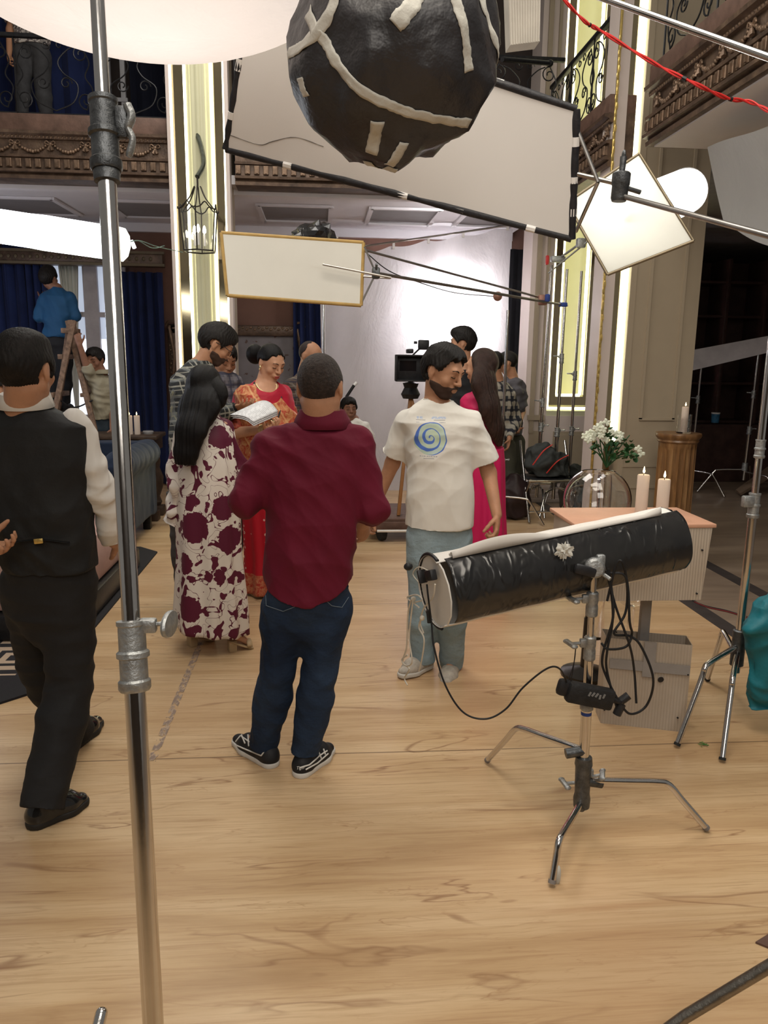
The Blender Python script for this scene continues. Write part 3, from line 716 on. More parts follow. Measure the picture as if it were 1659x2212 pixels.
# ---- the carved gallery front: (local) x along, y out towards the viewer, z up
def gallery_front(name, label, A, B, z0=3.2, tail=None):
    A = np.array([A[0], A[1], 0.]); B = np.array([B[0], B[1], 0.]); L = np.linalg.norm(B-A); u = (B-A)/L; nrm = np.array([u[1], -u[0], 0]); up = np.array([0, 0, 1.])
    R = np.array([u, nrm, up]).T; t = thing(name, A+up*z0, label, 'cornice'); w = lambda x, y, z: A+u*x+nrm*y+up*(z0+z)
    m = MB(); prof = [(0, 0), (.06, 0), (.065, .03), (.045, .05), (.09, .055), (.095, .075), (.05, .085), (.05, .175), (.075, .18), (.08, .2), (.03, .21), (.03, .335), (.06, .34), (.065, .365), (.10, .375), (.105, .4), (.02, .405)]
    V = [w(x, y, z) for x in (0, L) for y, z in prof] + []; k = len(prof); F = [(i, i+1, k+i+1, k+i) for i in range(k-1)]
    V += [w(0, -.25, 0), w(0, -.25, .405), w(L, -.25, 0), w(L, -.25, .405)]
    F += [(0, k, 2*k+2, 2*k), (k-1, 2*k+1, 2*k+3, 2*k-1)]; F += [tuple(list(range(k))+[2*k+1, 2*k]), tuple(list(range(2*k-1, k-1, -1))+[2*k+2, 2*k+3])]
    m.add(V, F); m.build('cornice_board', bronzem, t, smooth=False)
    m = MB(); m.box(w(L/2, -.08, .475), (L, .30, .145), R, .008); m.build('top_rail_board', dimwood, t)
    m = MB(); x = .03
    while x < L-.03: m.box(w(x, .062, .13), (.048, .035, .075), R, .004); m.box(w(x, .082, .125), (.022, .012, .05), R); x += .085
    m.build('dentils', bronzehi, t, smooth=False)
    m = MB(); x = .02
    while x < L-.02: m.ball(w(x, .055, .355), (.014, .016, .016), 8, 6); x += .034
    m.build('bead_moulding', bronzehi, t)
    m = MB(); x = .12; sp = .31
    while x < L:
        m.ball(w(x, .045, .30), (.018, .014, .018), 8, 6)
        for s_ in (-1, 1):
            m.tube(curve_pts([w(x, .045, .30), w(x+s_*.03, .05, .325), w(x+s_*.045, .05, .305), w(x+s_*.02, .045, .295)], 5), .007, 6)
            m.tube([w(x, .045, .295), w(x+s_*.018, .05, .245)], [.008, .016], 6)
        if x+sp < L:
            for i in range(13):
                q = i/12; r_ = .010+.009*sin(pi*q); m.ball(w(x+.02+(sp-.04)*q, .045, .295-.062*sin(pi*q)+.004*(i % 2)), (r_, r_, r_), 7, 5)
        x += sp
    m.build('garland_relief', bronzehi, t)
    return t
gallery_front('gallery_cornice', 'carved bronze gallery cornice with garlands and dentils left of the lit left pillar', (-4.1, 7.75), (-1.33, 7.75))
gallery_front('gallery_cornice', 'carved bronze gallery cornice with garlands, between lit left pillar and white bounce board', (-.78, 7.75), (2.3, 7.75))
gallery_front('gallery_cornice', 'short carved cornice slanting back between niche pillar and beige pillar', (2.40, 8.6), (2.40, 6.55))
gallery_front('gallery_cornice', 'carved cornice with peeling green patches slanting overhead at the right edge', (2.47, 5.95), (2.47, 3.4))
m = MB(); m.box((2.93, 4.6, 3.235), (.95, 2.6, .09)); struct(m.build('ceiling_gallery', ceilm, smooth=False))
m = MB(); m.box((3.15, 4.6, 3.13), (.14, 2.7, .14)); struct(m.build('trim_3', M('pinkish_beam_paint', (.42, .33, .29), .7, 0, .12, 6), smooth=False))

# ---- wrought iron railing: repeated scroll panels
def railing(name, label, A, B, z0, z1):
    A = np.array([A[0], A[1], 0.]); B = np.array([B[0], B[1], 0.]); L = np.linalg.norm(B-A); u = (B-A)/L; t = thing(name, A+np.array([0, 0, z0]), label, 'railing')
    w = lambda x, z: A+u*x+np.array([0, 0, z0+z*(z1-z0)]); H_ = z1-z0
    m = MB(); m.box((A+B)/2+np.array([0, 0, z1]), (L, .05, .035), np.array([u, [u[1], -u[0], 0], [0, 0, 1.]]).T, .006); m.build('handrail', blackm, t)
    m = MB(); m.tube([w(0, .04), w(L, .04)], .008, 6); m.build('bottom_rail', blackm, t)
    n = max(1, int(round(L/.75))); Lp = L/n
    for i in range(n):
        x0 = i*Lp; m = MB(); m.tube([w(x0+.01, 0), w(x0+.01, 1)], .008, 6)
        def sp(cx, cz, r, a0, turns, s_): return [w(cx+r*(1-q*.75)*cos(a0+s_*q*turns*2*pi), cz+r/H_*(1-q*.75)*sin(a0+s_*q*turns*2*pi)) for q in np.linspace(0, 1, 20)]
        for s_ in (-1, 1):
            xc = x0+Lp/2; g = lambda d: xc+s_*d
            m.tube(curve_pts([w(g(0), .08), w(g(.16), .2), w(g(.20), .42), w(g(.08), .56), w(g(.04), .70), w(g(.12), .84), w(g(.2), .9)], 5), .006, 5)
            m.tube(sp(g(.24), .80, .07, pi/2, 1.3, s_), .006, 5); m.tube(sp(g(.27), .22, .075, -pi/2, 1.3, -s_), .006, 5); m.tube(sp(g(.10), .43, .055, 0, 1.2, s_), .006, 5)
            m.tube(curve_pts([w(g(.27), .10), w(g(.33), .35), w(g(.27), .52), w(g(.31), .7), w(g(.24), .92)], 5), .006, 5); m.tube(sp(g(.06), .9, .04, 0, 1, s_), .005, 5)
        m.build('scroll_panel', blackm, t)
railing('iron_railing', 'black wrought iron railing with scrolls on the left gallery', (-4.1, 7.75), (-1.33, 7.75), 3.74, 4.40)
railing('iron_railing', 'black wrought iron railing behind the white bounce board, right of left pillar', (-.78, 7.75), (2.3, 7.75), 3.74, 4.40)
railing('iron_railing', 'short slanting iron railing in front of the lit niche pillar', (2.40, 8.5), (2.40, 6.6), 3.74, 4.40)
railing('iron_railing', 'dark iron railing above the cornice at the upper right', (2.47, 5.9), (2.47, 3.6), 3.74, 4.40)

# upper gallery: blue drapes, pale doorway, dark board
def curtain(name, label, x0, x1, y, z0, z1, mat, n=9, amp=.045, seed=0, group=None, gather=0):
    r = random.Random(seed); ph = [r.uniform(.7, 1.3) for _ in range(n+2)]; ac = np.cumsum(ph); ac = ac/ac[-1]*n*2*pi
    m = MB(); K = n*10
    def fn(i, j):
        a = np.interp(i*(n+1), range(n+2), ac); f = amp*(.7+.3*j); xx = x0+(x1-x0)*i + gather*(1-j)*(i-.5)*.5
        return (xx+f*.3*sin(a*2+j), y+f*sin(a+.3*sin(j*5+i*9)), z0+(z1-z0)*j)
    m.grid(fn, K, 10); o = m.build(name, mat); md = o.modifiers.new('thick', 'SOLIDIFY'); md.thickness = .006
    return tag(o, label, 'curtain', group)
curtain('gallery_curtain', 'dark navy drape up on the gallery behind the man in camouflage shirt', -3.9, -2.35, 9.4, 3.74, 6.0, velvet, 8, .05, 1)
m = MB(); m.box((-2.3, 9.3, 4.8), (.10, .06, 2.1), None, .006); m.box((-2.12, 9.3, 4.5), (.05, .05, 1.5), None, .006); m.box((-2.2, 9.28, 4.35), (.25, .03, .04)); tag(m.build('white_door_frame', M('dull_white_paint', (.42, .42, .44), .6)), 'dull white door frame standing open on the left gallery', 'door frame')
curtain('gallery_curtain', 'blackish drape on the gallery behind the steel stand', -2.08, -1.62, 9.5, 3.74, 6.0, M('black_navy_cloth', (.008, .010, .022), .9), 4, .03, 2)
m = MB(); m.box((-1.28, 9.3, 4.5), (.62, .04, 1.6), None, .005); b_ = m.build('grey_gallery_board', M('scuffed_grey_board', (.16, .14, .13), .6, 0, .2, 7)); tag(b_, 'scuffed grey board panel on the gallery beside the lit left pillar', 'board')
m = MB(); m.box((-1.61, 9.27, 4.5), (.05, .05, 1.6)); m.box((-1.28, 9.27, 4.68), (.62, .05, .12)); m.build('board_edging', M('raw_brown_wood', (.22, .10, .055), .6), b_, smooth=False)

# ---- lit pillars
def strip(m, x, y, z0, z1, w=.02, d=.02): m.box((x, y, (z0+z1)/2), (w, d, z1-z0))
t = thing('lit_pillar', (-1.04, 7.65, 0), 'tall pale yellow pillar with glowing light strips and gold mirrors behind the group', 'pillar')
m = MB(); m.box((-1.075, 7.85, 3.2), (.50, .36, 6.4)); m.build('pillar_core', creamp, t, smooth=False)
m = MB(); m.box((-.835, 7.66, 3.2), (.035, .14, 6.4)); m.box((-1.35, 7.66, 3.2), (.03, .14, 6.4)); m.build('side_board', pinkp, t, smooth=False)
for x in (-1.262, -.905): m = MB(); m.box((x, 7.655, 3.2), (.085, .01, 6.4)); m.build('mirror_strip', mirror, t, smooth=False, label='gold tinted mirror strip')
m = MB()
def colfn(i, j):
    a = (i-.5)*pi*1.04; fl = .006*cos((i-.5)*36)*(abs(i-.5) < .46); return (-1.085+(.105+fl)*sin(a), 7.66-(.085+fl)*cos(a), 6.4*j)
m.grid(colfn, 41, 2); m.build('fluted_centre', yelp, t)
for x, y in ((-1.328, 7.62), (-1.205, 7.635), (-.965, 7.635), (-.858, 7.62)):
    m = MB(); strip(m, x, y, .3, 6.4, .022, .02); m.build('light_strip', ledw, t, smooth=False)
for k, x in enumerate((-1.262, -.905)):
    m = MB(); m.box((x, 7.645, .6), (.09, .03, .12)); m.build('strip_end_block', creamp, t, smooth=False)

t = thing('niche_pillar', (2.78, 8.85, 0), 'pillar with a glowing yellow green niche behind the cluster of light stands', 'pillar')
m = MB(); m.box((2.50, 9.05, 3.2), (.26, .40, 6.4)); m.box((2.93, 9.02, .50), (.62, .36, 1.0)); m.box((2.93, 9.20, 3.2), (.62, .06, 6.4)); m.build('pillar_core', pinkp, t, smooth=False)
m = MB(); m.box((2.45, 8.83, 3.4), (.05, .03, 5.2)); m.box((2.555, 8.83, 3.4), (.03, .03, 5.2)); m.box((2.50, 8.822, .98), (.2, .03, .06)); m.box((2.50, 8.831, .60), (.14, .02, .45)); m.build('pilaster_moulding', creamp, t, smooth=False)
m = MB(); m.box((2.93, 8.83, .56), (.42, .015, .52)); m.box((2.93, 8.82, .56), (.34, .015, .44)); m.build('dado_panel', creamp, t, smooth=False)
m = MB()
for i, (w_, h_) in enumerate(((.08, .05), (.06, .05), (.045, .04), (.03, .06), (.02, .04))): m.box((2.78, 8.93-w_/2, sum((.05, .05, .04, .06, .04)[:i])+h_/2), (.96+w_, .36+w_, h_), None, .006)
m.build('base_moulding', pinkp, t)
z0 = 1.12
m = MB(); m.box((2.93, 9.155, 3.7), (.60, .02, 5.2)); m.box((2.93, 9.0, 1.03), (.60, .3, .06)); m.build('niche_back', yelp, t, smooth=False)
for x in (2.71, 3.13): m = MB(); m.box((x, 8.95, 3.7), (.085, .02, 5.1)); m.build('mirror_strip', mirror, t, smooth=False, label='bronze mirror strip')
m = MB(); m.box((2.92, 8.942, 1.17), (.50, .02, .10)); m.build('mirror_strip', mirror, t, smooth=False, label='bronze mirror strip across the foot')
for x in (2.645, 3.20): m = MB(); strip(m, x, 8.90, 1.08, 6.3, .028, .04); m.build('light_strip', ledm, t, smooth=False)
for x in (2.77, 3.06): m = MB(); strip(m, x, 8.98, 1.24, 6.3, .024, .04); m.build('light_strip', ledm if x < 3 else ledw, t, smooth=False)
m = MB(); m.box((2.92, 8.90, 1.085), (.56, .04, .03)); m.build('light_strip', ledm, t, smooth=False); m = MB(); m.box((2.915, 8.98, 1.235), (.28, .04, .03)); m.build('light_strip', ledm, t, smooth=False)
m = MB(); m.box((3.245, 9.0, 3.2), (.05, .34, 6.4)); m.build('dark_edge_board', darkw, t, smooth=False)
curtain('dark_drape', 'narrow black drape hanging between backdrop cloth and niche pillar', 2.30, 2.52, 9.6, .3, 2.95, blackv, 2, .02, 5)

t = thing('beige_pillar', (2.85, 6.6, 0), 'wide beige panelled pillar with one glowing strip behind the wooden pedestal', 'pillar')
m = MB(); m.box((2.90, 6.75, 3.2), (.60, .5, 6.4)); m.box((2.615, 6.553, 3.2), (.05, .12, 6.38)); m.build('pillar_core', creamp, t, smooth=False)
m = MB(); m.box((2.42, 6.66, 3.2), (.10, .25, 6.4)); m.build('side_board', pinkp, t, smooth=False)
m = MB(); m.box((2.375, 6.53, 3.2), (.02, .02, 6.4), None, .004)
for k in range(60): m.ball((2.375+.006*sin(k*2.3), 6.52, .9+k*.055), (.010, .007, .032), 6, 4)
m.build('gilt_edging', gold, t)
m = MB(); m.box((2.515, 6.60, 3.2), (.075, .02, 6.4)); m.build('mirror_strip', mirror, t, smooth=False, label='gold mirror strip')
m = MB(); strip(m, 2.572, 6.57, .95, 6.3, .042, .04); m.build('light_strip', ledw, t, smooth=False)
m = MB(); 
for x in (2.765, 3.055): m.box((x, 6.492, 3.45), (.022, .02, 4.6))
m.box((2.91, 6.492, 1.15), (.312, .02, .022)); m.box((2.91, 6.497, .74), (.56, .012, .02)); m.box((2.91, 6.497, .55), (.56, .012, .02)); m.box((2.91, 6.47, .10), (.64, .05, .2), None, .01); m.build('panel_moulding', creamp, t, smooth=False)
for zz in (3.12, 3.42): m = MB(); m.ball((2.64+.05*(zz > 3.2), 6.497, zz), (.02, .003, .03), 8, 6); m.build('teal_paint_mark', M('teal_paint', (.03, .10, .12), .6), t)

# dark library behind
t = thing('dark_bookcase', (5.2, 10.6, 0), 'dark mahogany bookcase wall in shadow at the far right', 'bookcase')
m = MB(); m.box((5.2, 10.9, 1.5), (4.2, .1, 3.0)); m.build('back_panel', darkw, t, smooth=False)
m = MB()
for x in np.arange(3.3, 7.2, .55): m.box((x, 10.6, 1.5), (.05, .5, 3.0), None, .006)
m.build('upright', darkw, t)
for z in (.05, .82, 1.35, 1.8, 2.25, 2.7): m = MB(); m.box((5.2, 10.62, z), (4.2, .45, .035), None, .005); m.build('shelf', darkw, t)
m = MB(); m.box((5.2, 10.3, .40), (4.2, .2, .80), None, .01); m.build('lower_cabinet', darkw, t)
t = thing('narrow_poly_board', P(1580, 760, Y=8.2)*[1, 1, 0]+[0, 0, 1.7], 'long off white board propped level across the dark room', 'board')
m = MB(); m.slab([P(1475, 805, Y=8.4), P(1700, 752, Y=7.9), P(1700, 718, Y=7.9), P(1475, 760, Y=8.4)], .03); m.build('board_face', M('dim_offwhite_board', (.36, .34, .36), .8), t, smooth=False)

# doorway strip (dark) between niche and beige pillar, and the dim back set wall behind the backdrop
m = MB(); m.box((3.5, 9.7, 3.2), (.4, .1, 6.4)); struct(m.build('trim_4', darkw, smooth=False))

# ---- windows behind the ladder
t = struct(thing('window_1', (-2.95, 10.15, 0), None, None))
sky = emitter('daylit_pane', (.62, .70, .85), .38); skyb = emitter('bright_daylit_pane', (.80, .85, .95), 1.0)
m = MB(); x0, x1 = -3.32, -2.45
for x, w_ in ((x0, .1), (-2.83, .17), (x1, .1)): m.box((x, 10.15, 1.75), (w_, .06, 2.2))
for z in (.85, 2.12, 2.78): m.box(((x0+x1)/2, 10.146, z), (x1-x0+.02, .06, .06))
m.build('window_frame', M('grey_white_window_paint', (.40, .36, .36), .6), t, smooth=False)
m = MB(); m.box(((x0+x1)/2, 10.19, 2.3), (x1-x0, .01, .95)); m.build('pane', sky, t, smooth=False); m = MB(); m.box(((x0+x1)/2, 10.19, 1.3), (x1-x0, .01, 1.05)); m.build('pane', skyb, t, smooth=False)
curtain('sheer_curtain', 'white sheer curtain gathered narrow at the bright window behind the ladder', -3.16, -2.93, 10.02, .5, 2.74, translucent('sheer_white_cloth', (.75, .74, .66), .4), 6, .02, 3, gather=-.5)
curtain('velvet_curtain', 'navy velvet curtain left of the window, behind the man in blue shirt', -4.0, -3.28, 9.92, 0.02, 2.9, velvet, 7, .05, 4)
curtain('velvet_curtain', 'navy velvet curtain right of the window, beside the steel stand', -2.48, -1.92, 9.92, 0.02, 2.62, velvet, 6, .05, 5)
curtain('velvet_curtain', 'navy velvet curtain partly behind the small bounce board', -.32, .24, 9.98, 0.02, 2.75, velvet, 6, .05, 6)
t = thing('curtain_pelmet', (-2.5, 9.9, 2.6), 'dark carved pelmet across the top of the window curtains', 'pelmet')
m = MB(); m.box((-2.95, 9.88, 2.76), (2.15, .16, .17), None, .01); m.build('pelmet_board', bronzem, t)
m = MB(); m.box((-2.95, 9.79, 2.83), (2.2, .04, .03)); m.box((-2.95, 9.79, 2.69), (2.2, .04, .03))
for k in range(24): m.ball((-3.9+k*.082, 9.79, 2.76), (.02, .01, .025), 6, 5)
m.build('pelmet_moulding', M('dull_gold_carving', (.14, .11, .07), .5, .3), t)

# ---- ornate picture frames against the back wall
def picture(x0, x1, z0, z1, y, label, depth=.12):
    t = thing('ornate_picture_frame', ((x0+x1)/2, y, z0), label, 'picture frame'); m = MB(); w_ = .13
    for a, b, c_, d_ in (((x0+x1)/2, z1-w_/2, x1-x0, w_), ((x0+x1)/2, z0+w_/2, x1-x0, w_), (x0+w_/2, (z0+z1)/2, w_, z1-z0), (x1-w_/2, (z0+z1)/2, w_, z1-z0)): m.box((a, y, b), (c_, depth, d_), None, .02)
    m.build('frame_moulding', bronzem, t); m = MB(); r = random.Random(3)
    for k in range(int((x1-x0)/.05)): m.ball((x0+.03+k*.05, y-depth/2, z1-.03-.02*(k % 2)), (.022, .014, .017), 7, 5)
    for k in range(int((z1-z0)/.055)):
        for xx in (x0+.04, x1-.04): m.ball((xx+.012*sin(k*1.3), y-depth/2, z0+.04+k*.055), (.016, .014, .024), 7, 5)
    for xx in (x0+.06, x1-.06):
        m.tube(curve_pts([(xx-.07, y-.07, z1-.02), (xx-.03, y-.09, z1+.03), (xx+.03, y-.09, z1+.03), (xx+.07, y-.07, z1-.02)], 5), .016, 7); m.tube(curve_pts([(xx-.03, y-.08, z1-.04), (xx, y-.09, z1-.22), (xx+.02, y-.08, z1-.4), (xx, y-.08, z1-.62)], 5), [.022]*15+[.01], 7)
    m.build('carved_ornament', bronzehi, t)
    mt, nt, b = new_mat('faded_painting'); v = coords(nt); f = noise(nt, v, 3, 3); c_ = ramp(nt, f, [(.3, (.16, .145, .16)), (.7, (.24, .22, .235))])
    n2 = noise(nt, coords(nt), 12, 4); c_ = mix(nt, math_(nt, 'LESS_THAN', n2, .36), c_, (.10, .055, .045)); nt.links.new(c_, b.inputs['Base Color'])
    m = MB(); m.box(((x0+x1)/2, y+.02, (z0+z1)/2), (x1-x0-2*w_+.01, .02, z1-z0-2*w_+.01)); m.build('painting', mt, t, smooth=False)
picture(-1.20, -.20, .45, 2.02, 10.1, 'large carved bronze picture frame with faded painting behind the woman in red')
picture(-1.9, -1.42, .45, 2.02, 10.08, 'carved bronze picture frame between the navy curtain and left lit pillar')
t = thing('small_framed_picture', (2.22, 10.0, 1.6), 'small dark framed print beside the right edge of the backdrop cloth', 'picture frame')
m = MB(); m.box((2.37, 9.75, 1.83), (.16, .03, .46), None, .006); m.build('frame_moulding', blackm, t); m = MB(); m.box((2.36, 9.73, 1.83), (.08, .01, .36)); m.build('print', M('mottled_print', (.25, .26, .34), .6, 0, .7, 60), t, smooth=False)

# ---- white backdrop cloth with a bright light behind
t = thing('backdrop_cloth', (1.25, 9.5, .1), 'large creased white cloth hung as a backdrop with bright light glowing through', 'backdrop')
tl = translucent('creased_white_muslin', (.76, .73, .75), .33, .9, 2.2, (1, 1, .5))
TL, TR, BR, BL = P(722, 545, Y=9.6), P(1108, 488, Y=9.6), P(1085, 1060, Y=9.55), P(700, 1060, Y=9.55)
TL = P(690, 556, Y=9.6)
m = MB()
def bd(i, j):
    p = (TL*(1-i)+TR*i)*j+(BL*(1-i)+BR*i)*(1-j); a = i*26+1.2*sin(i*9); f = .018*sin(a+.8*sin(j*4))*(.4+j) + .02*sin(i*11+2*j)*(1-j)
    sc_ = .035*abs(sin(i*pi*5.5))*max(0, j-.93)/.07
    return p+np.array([0, f, -sc_])
m.grid(bd, 140, 40); m.build('cloth', tl, t)
m = MB(); m.tube([TL+[-.3, -.03, .0], TR+[.12, -.03, .03]], .012, 8); m.build('hanging_bar', steel, t)
m = MB()
for i in (.2, .38, .56, .74, .97): p = TL*(1-i)+TR*i; m.box(p+[0, -.02, -.01], (.03, .02, .07), None, .004)
m.build('tie_loops', whitecloth, t)
t = thing('window_light', (1.6, 10.05, 1.2), 'bright white light panel glowing behind the backdrop cloth', 'light')
m = MB(); m.box((1.60, 9.86, 2.10), (.80, .05, 1.02), None, .01); m.build('lamp_housing', blackp, t)
wl = bpy.data.lights.new('lamp', 'AREA'); wl.shape = 'RECTANGLE'; wl.size = .76; wl.size_y = .95; wl.energy = 17; wl.color = (1, .97, .98)
o = bpy.data.objects.new('lamp', wl); COL.objects.link(o); o.parent = t; o.location = (0, -.23, .95); o.rotation_euler = (radians(-90), 0, 0)
m = MB(); m.box((1.60, 9.83, 2.10), (.74, .006, .95)); m.build('lamp_diffuser', emitter('white_lamp_face', (1, .98, 1), 7), t, smooth=False)

# ------------------------------------------------------------------ things on the set
def knob(m, c, d, r=.013, w=.028, up=(0, 0, 1)):
    """T shaped clamp handle sticking out along d"""
    d = unit(d); c = np.array(c, float); R = axis_R(d, up); m.tube([c, c+d*.028], .006, 8); m.box(c+d*.036, (w*2.1, r, .018), R, .004); m.ball(c+d*.036+R[:, 0]*w, (.008, .008, .012), 8, 6, R); m.ball(c+d*.036-R[:, 0]*w, (.008, .008, .012), 8, 6, R)
def collar(m, c, up, r, h):
    R = axis_R(up); m.lathe([(r*1.18, -h/2), (r*1.30, -h/2+.004), (r*1.30, -h*.36), (r*1.12, -h*.33), (r*1.12, -h*.04), (r*1.32, -.002), (r*1.32, h*.05), (r*1.10, h*.08), (r*1.10, h*.42), (r*1.2, h*.44), (r*1.2, h/2), (r, h/2)], c, 24, R)
# 1 foreground stand
t = thing('light_stand', (-.29, 1.10, 0), 'large shiny steel light stand nearest the camera at the left', 'light stand')
pts = {y: None for y in (0, 290, 1420, 2212)}
D = 1.30
def PD(px, py, D):
    r = _R3 @ np.array([(px-CX)/FOC, -(py-CY)/FOC, -1.0]); return np.array([0, 0, EYE])+r*D
bot = PD(331, 2212, 1.30); c2 = PD(290, 1420, 1.285); c1 = PD(222, 290, 1.28); top = PD(207, -60, 1.28)
ax_ = unit(top-bot)
foot = bot+ax_*(-(bot[2]-.02)/ax_[2])
def online(z): return foot+ax_*((z-foot[2])/ax_[2])
m = MB(); m.tube([foot+ax_*.10, online(c2[2])], .0172, 28); m.build('lower_tube', chrome, t)
m = MB(); m.tube([online(c2[2]-.05), online(c1[2])], .0148, 28); m.build('middle_tube', chrome, t)
m = MB(); m.tube([online(c1[2]-.05), online(top[2]+.45)], .0118, 28); m.build('upper_tube', chrome, t)
m = MB(); collar(m, online(c2[2]), ax_, .0205, .118); m.box(online(c2[2]+.05)+[.028, -.002, 0], (.028, .018, .024), None, .004); o = m.build('lower_clamp', castm, t)
m = MB(); q = online(c2[2]+.052)+[.038, -.004, 0]; m.tube([q, q+[.018, 0, .002]], .004, 8); m.lathe([(.0, 0), (.006, 0), (.008, .006), (.020, .009), (.033, .006), (.035, .010), (.033, .014), (.0, .017)], q+[.016, -.001, .001], 24, axis_R((1, -.15, .05))@np.diag([1, .62, 1.])); m.build('clamp_knob', castm, o)
m = MB(); collar(m, online(c1[2]), ax_, .0200, .120); m.lathe([(.021, -.078), (.022, -.062), (.02, -.058)], online(c1[2]), 24, axis_R(ax_)); m.box(online(c1[2]+.02)+[.030, -.004, 0], (.02, .016, .05), None, .004); o = m.build('upper_clamp', castd, t)
m = MB(); q = online(c1[2])+[.041, -.008, .01]; m.tube(curve_pts([q+[.0, 0, .036], q+[.006, 0, .018], q+[.000, 0, 0], q+[.006, 0, -.018], q+[-.002, 0, -.045]], 6), [.010]*12+[.008]*12+[.006], 12, flat=.7); m.build('clamp_knob', castm, o)
m = MB(); collar(m, foot+ax_*.30, ax_, .021, .10); m.lathe([(.02, 0), (.026, .01), (.026, .09), (.02, .1)], foot+ax_*.06, 20); m.build('leg_hub', castm, t)
for k, a in enumerate((205, 325, 85)):
    d = np.array([cos(radians(a)), sin(radians(a)), 0]); h = foot+ax_*(.28-.05*k); 
    m = MB(); m.tube(curve_pts([h+d*.02, h+d*.12, h+d*.20+[0, 0, -.02], np.array([h[0], h[1], 0])+d*.46+[0, 0, .012]], 6), .0125, 14); m.build('leg', chrome, t)
# its white cloth lantern overhead
t = thing('white_cloth_shade', (-.42, 1.75, 2.45), 'big off white cloth shade bulging down at the top left corner', 'lamp shade')
cc = PD(250, -250, 1.9); m = MB(); q = PD(340, 62, 1.9)
m.lathe([(0.001, -.33)]+[(.62*sin(a), -.33*cos(a)) for a in np.linspace(.08, 1.5, 16)]+[(.62, .06), (.60, .10)], PD(290, -235, 1.9), 48, None, caps=False); m.build('shade_cloth', translucent('off_white_shade_cloth', (.70, .66, .66), .5, .3, 5), t)
m = MB(); m.lathe([(.615, .06), (.635, .06), (.635, .09), (.615, .09)], PD(290, -235, 1.9), 48, None, caps=False); m.build('hoop', steel, t)

bl = bpy.data.lights.new('bulb', 'POINT'); bl.energy = 2.0; bl.color = (1, .95, .93); bl.shadow_soft_size = .12; o = bpy.data.objects.new('bulb', bl); COL.objects.link(o); o.parent = t; o.location = Vector(tuple(PD(290, -235, 1.9)+[0, 0, -.05]))-t.location  # bulb added inside only to whiten the shade cloth
# 2 black wrapped lantern
C0 = P(853, 112, Y=2.1); rB = .262
t = thing('wrapped_lantern', C0-[0, 0, rB], 'big round lantern wrapped in black foil with white tape bands overhead', 'lantern')
bw = M('crinkled_black_wrap', (.022, .021, .024), .46, 0, .2, 5, .9, 13, spec=.55); tape = M('white_paper_tape', (.55, .54, .49), .7, 0, .05, 10, .3, 40)
r = np.random.RandomState(5); bmv = bmesh.new(); bmesh.ops.create_icosphere(bmv, subdivisions=5, radius=1)
Vb = np.array([v.co for v in bmv.verts]); Fb = [[v.index for v in f.verts] for f in bmv.faces]; bmv.free()
K_ = [(r.randn(3)*r.uniform(2, 7), r.rand()*6) for _ in range(14)]
PN = r.randn(46, 3); PN /= np.linalg.norm(PN, axis=1)[:, None]; PH = r.uniform(.955, 1.03, 46)
def lump(V):
    V = np.asarray(V); c = V@PN.T; h = np.where(c > .25, PH/np.maximum(c, .25), 9.).min(1); h = np.minimum(h, 1.05)
    d = 0
    for k, p in K_: d = d+(.5-np.abs(np.sin(V@k*1.6+p)))*(.045/np.linalg.norm(k)*2)
    return h-1+d
wdir = unit(P(820, 366, Y=2.1)-C0)
def shell(V, off=0):
    point = .05*np.clip((V@wdir-.955)/.045, 0, 1)**1.2
    return C0+V*np.array([rB*1.0, rB*.95, rB*.99])*(1+lump(V)+point+off)[:, None]
link_mesh('foil_wrap', shell(Vb), Fb, bw, t)
def band(path, w_, nm, seed):
    """a strip of tape on the ball through directions seen at photo pixels"""
    pp = []
    for px, py in path:
        r_ = _R3 @ np.array([(px-CX)/FOC, -(py-CY)/FOC, -1.0]); o_ = np.array([0, 0, EYE])-C0; b_ = o_@r_; a_ = r_@r_; c_ = o_@o_-(rB*1.0)**2; di = b_*b_-a_*c_; tt = (-b_-sqrt(max(di, 0)))/a_; pp.append(unit(o_+r_*tt))
    q = curve_pts(pp, 10); q /= np.linalg.norm(q, axis=1)[:, None]; T = np.gradient(q, axis=0); sd = np.cross(q, T); sd /= np.linalg.norm(sd, axis=1)[:, None]; V = []; n = len(q); rr = random.Random(seed)
    for i in range(n):
        wv = w_*(1+.12*rr.uniform(-1, 1))
        for k in (-1, -.5, 0, .5, 1): u_ = unit(q[i]+sd[i]*k*wv); V.append(u_)
    V = shell(np.array(V), .004); F = [(i*5+k, i*5+k+1, (i+1)*5+k+1, (i+1)*5+k) for i in range(n-1) for k in range(4)]
    o = link_mesh(nm, V, F, tape, t); md = o.modifiers.new('thick', 'SOLIDIFY'); md.thickness = .0015
band([(655, 10), (690, 80), (730, 145), (800, 205), (880, 250), (960, 268), (1010, 262)], .050, 'tape_band', 1)
band([(735, -30), (700, 40), (655, 95), (628, 115)], .05, 'tape_band', 2)
band([(965, -40), (985, 20), (1005, 90), (1012, 152)], .045, 'tape_band', 3)
band([(905, -20), (885, 15), (855, 50)], .07, 'tape_band', 4)
band([(1040, -20), (1072, 50), (1086, 130)], .055, 'tape_band', 5)
band([(815, 268), (803, 330)], .060, 'tape_patch', 6); band([(875, 318), (840, 348)], .055, 'tape_patch', 7); band([(655, 165), (668, 205)], .055, 'tape_patch', 8)

band([(795, 345), (822, 366), (850, 352)], .05, 'torn_paper_tip', 11)
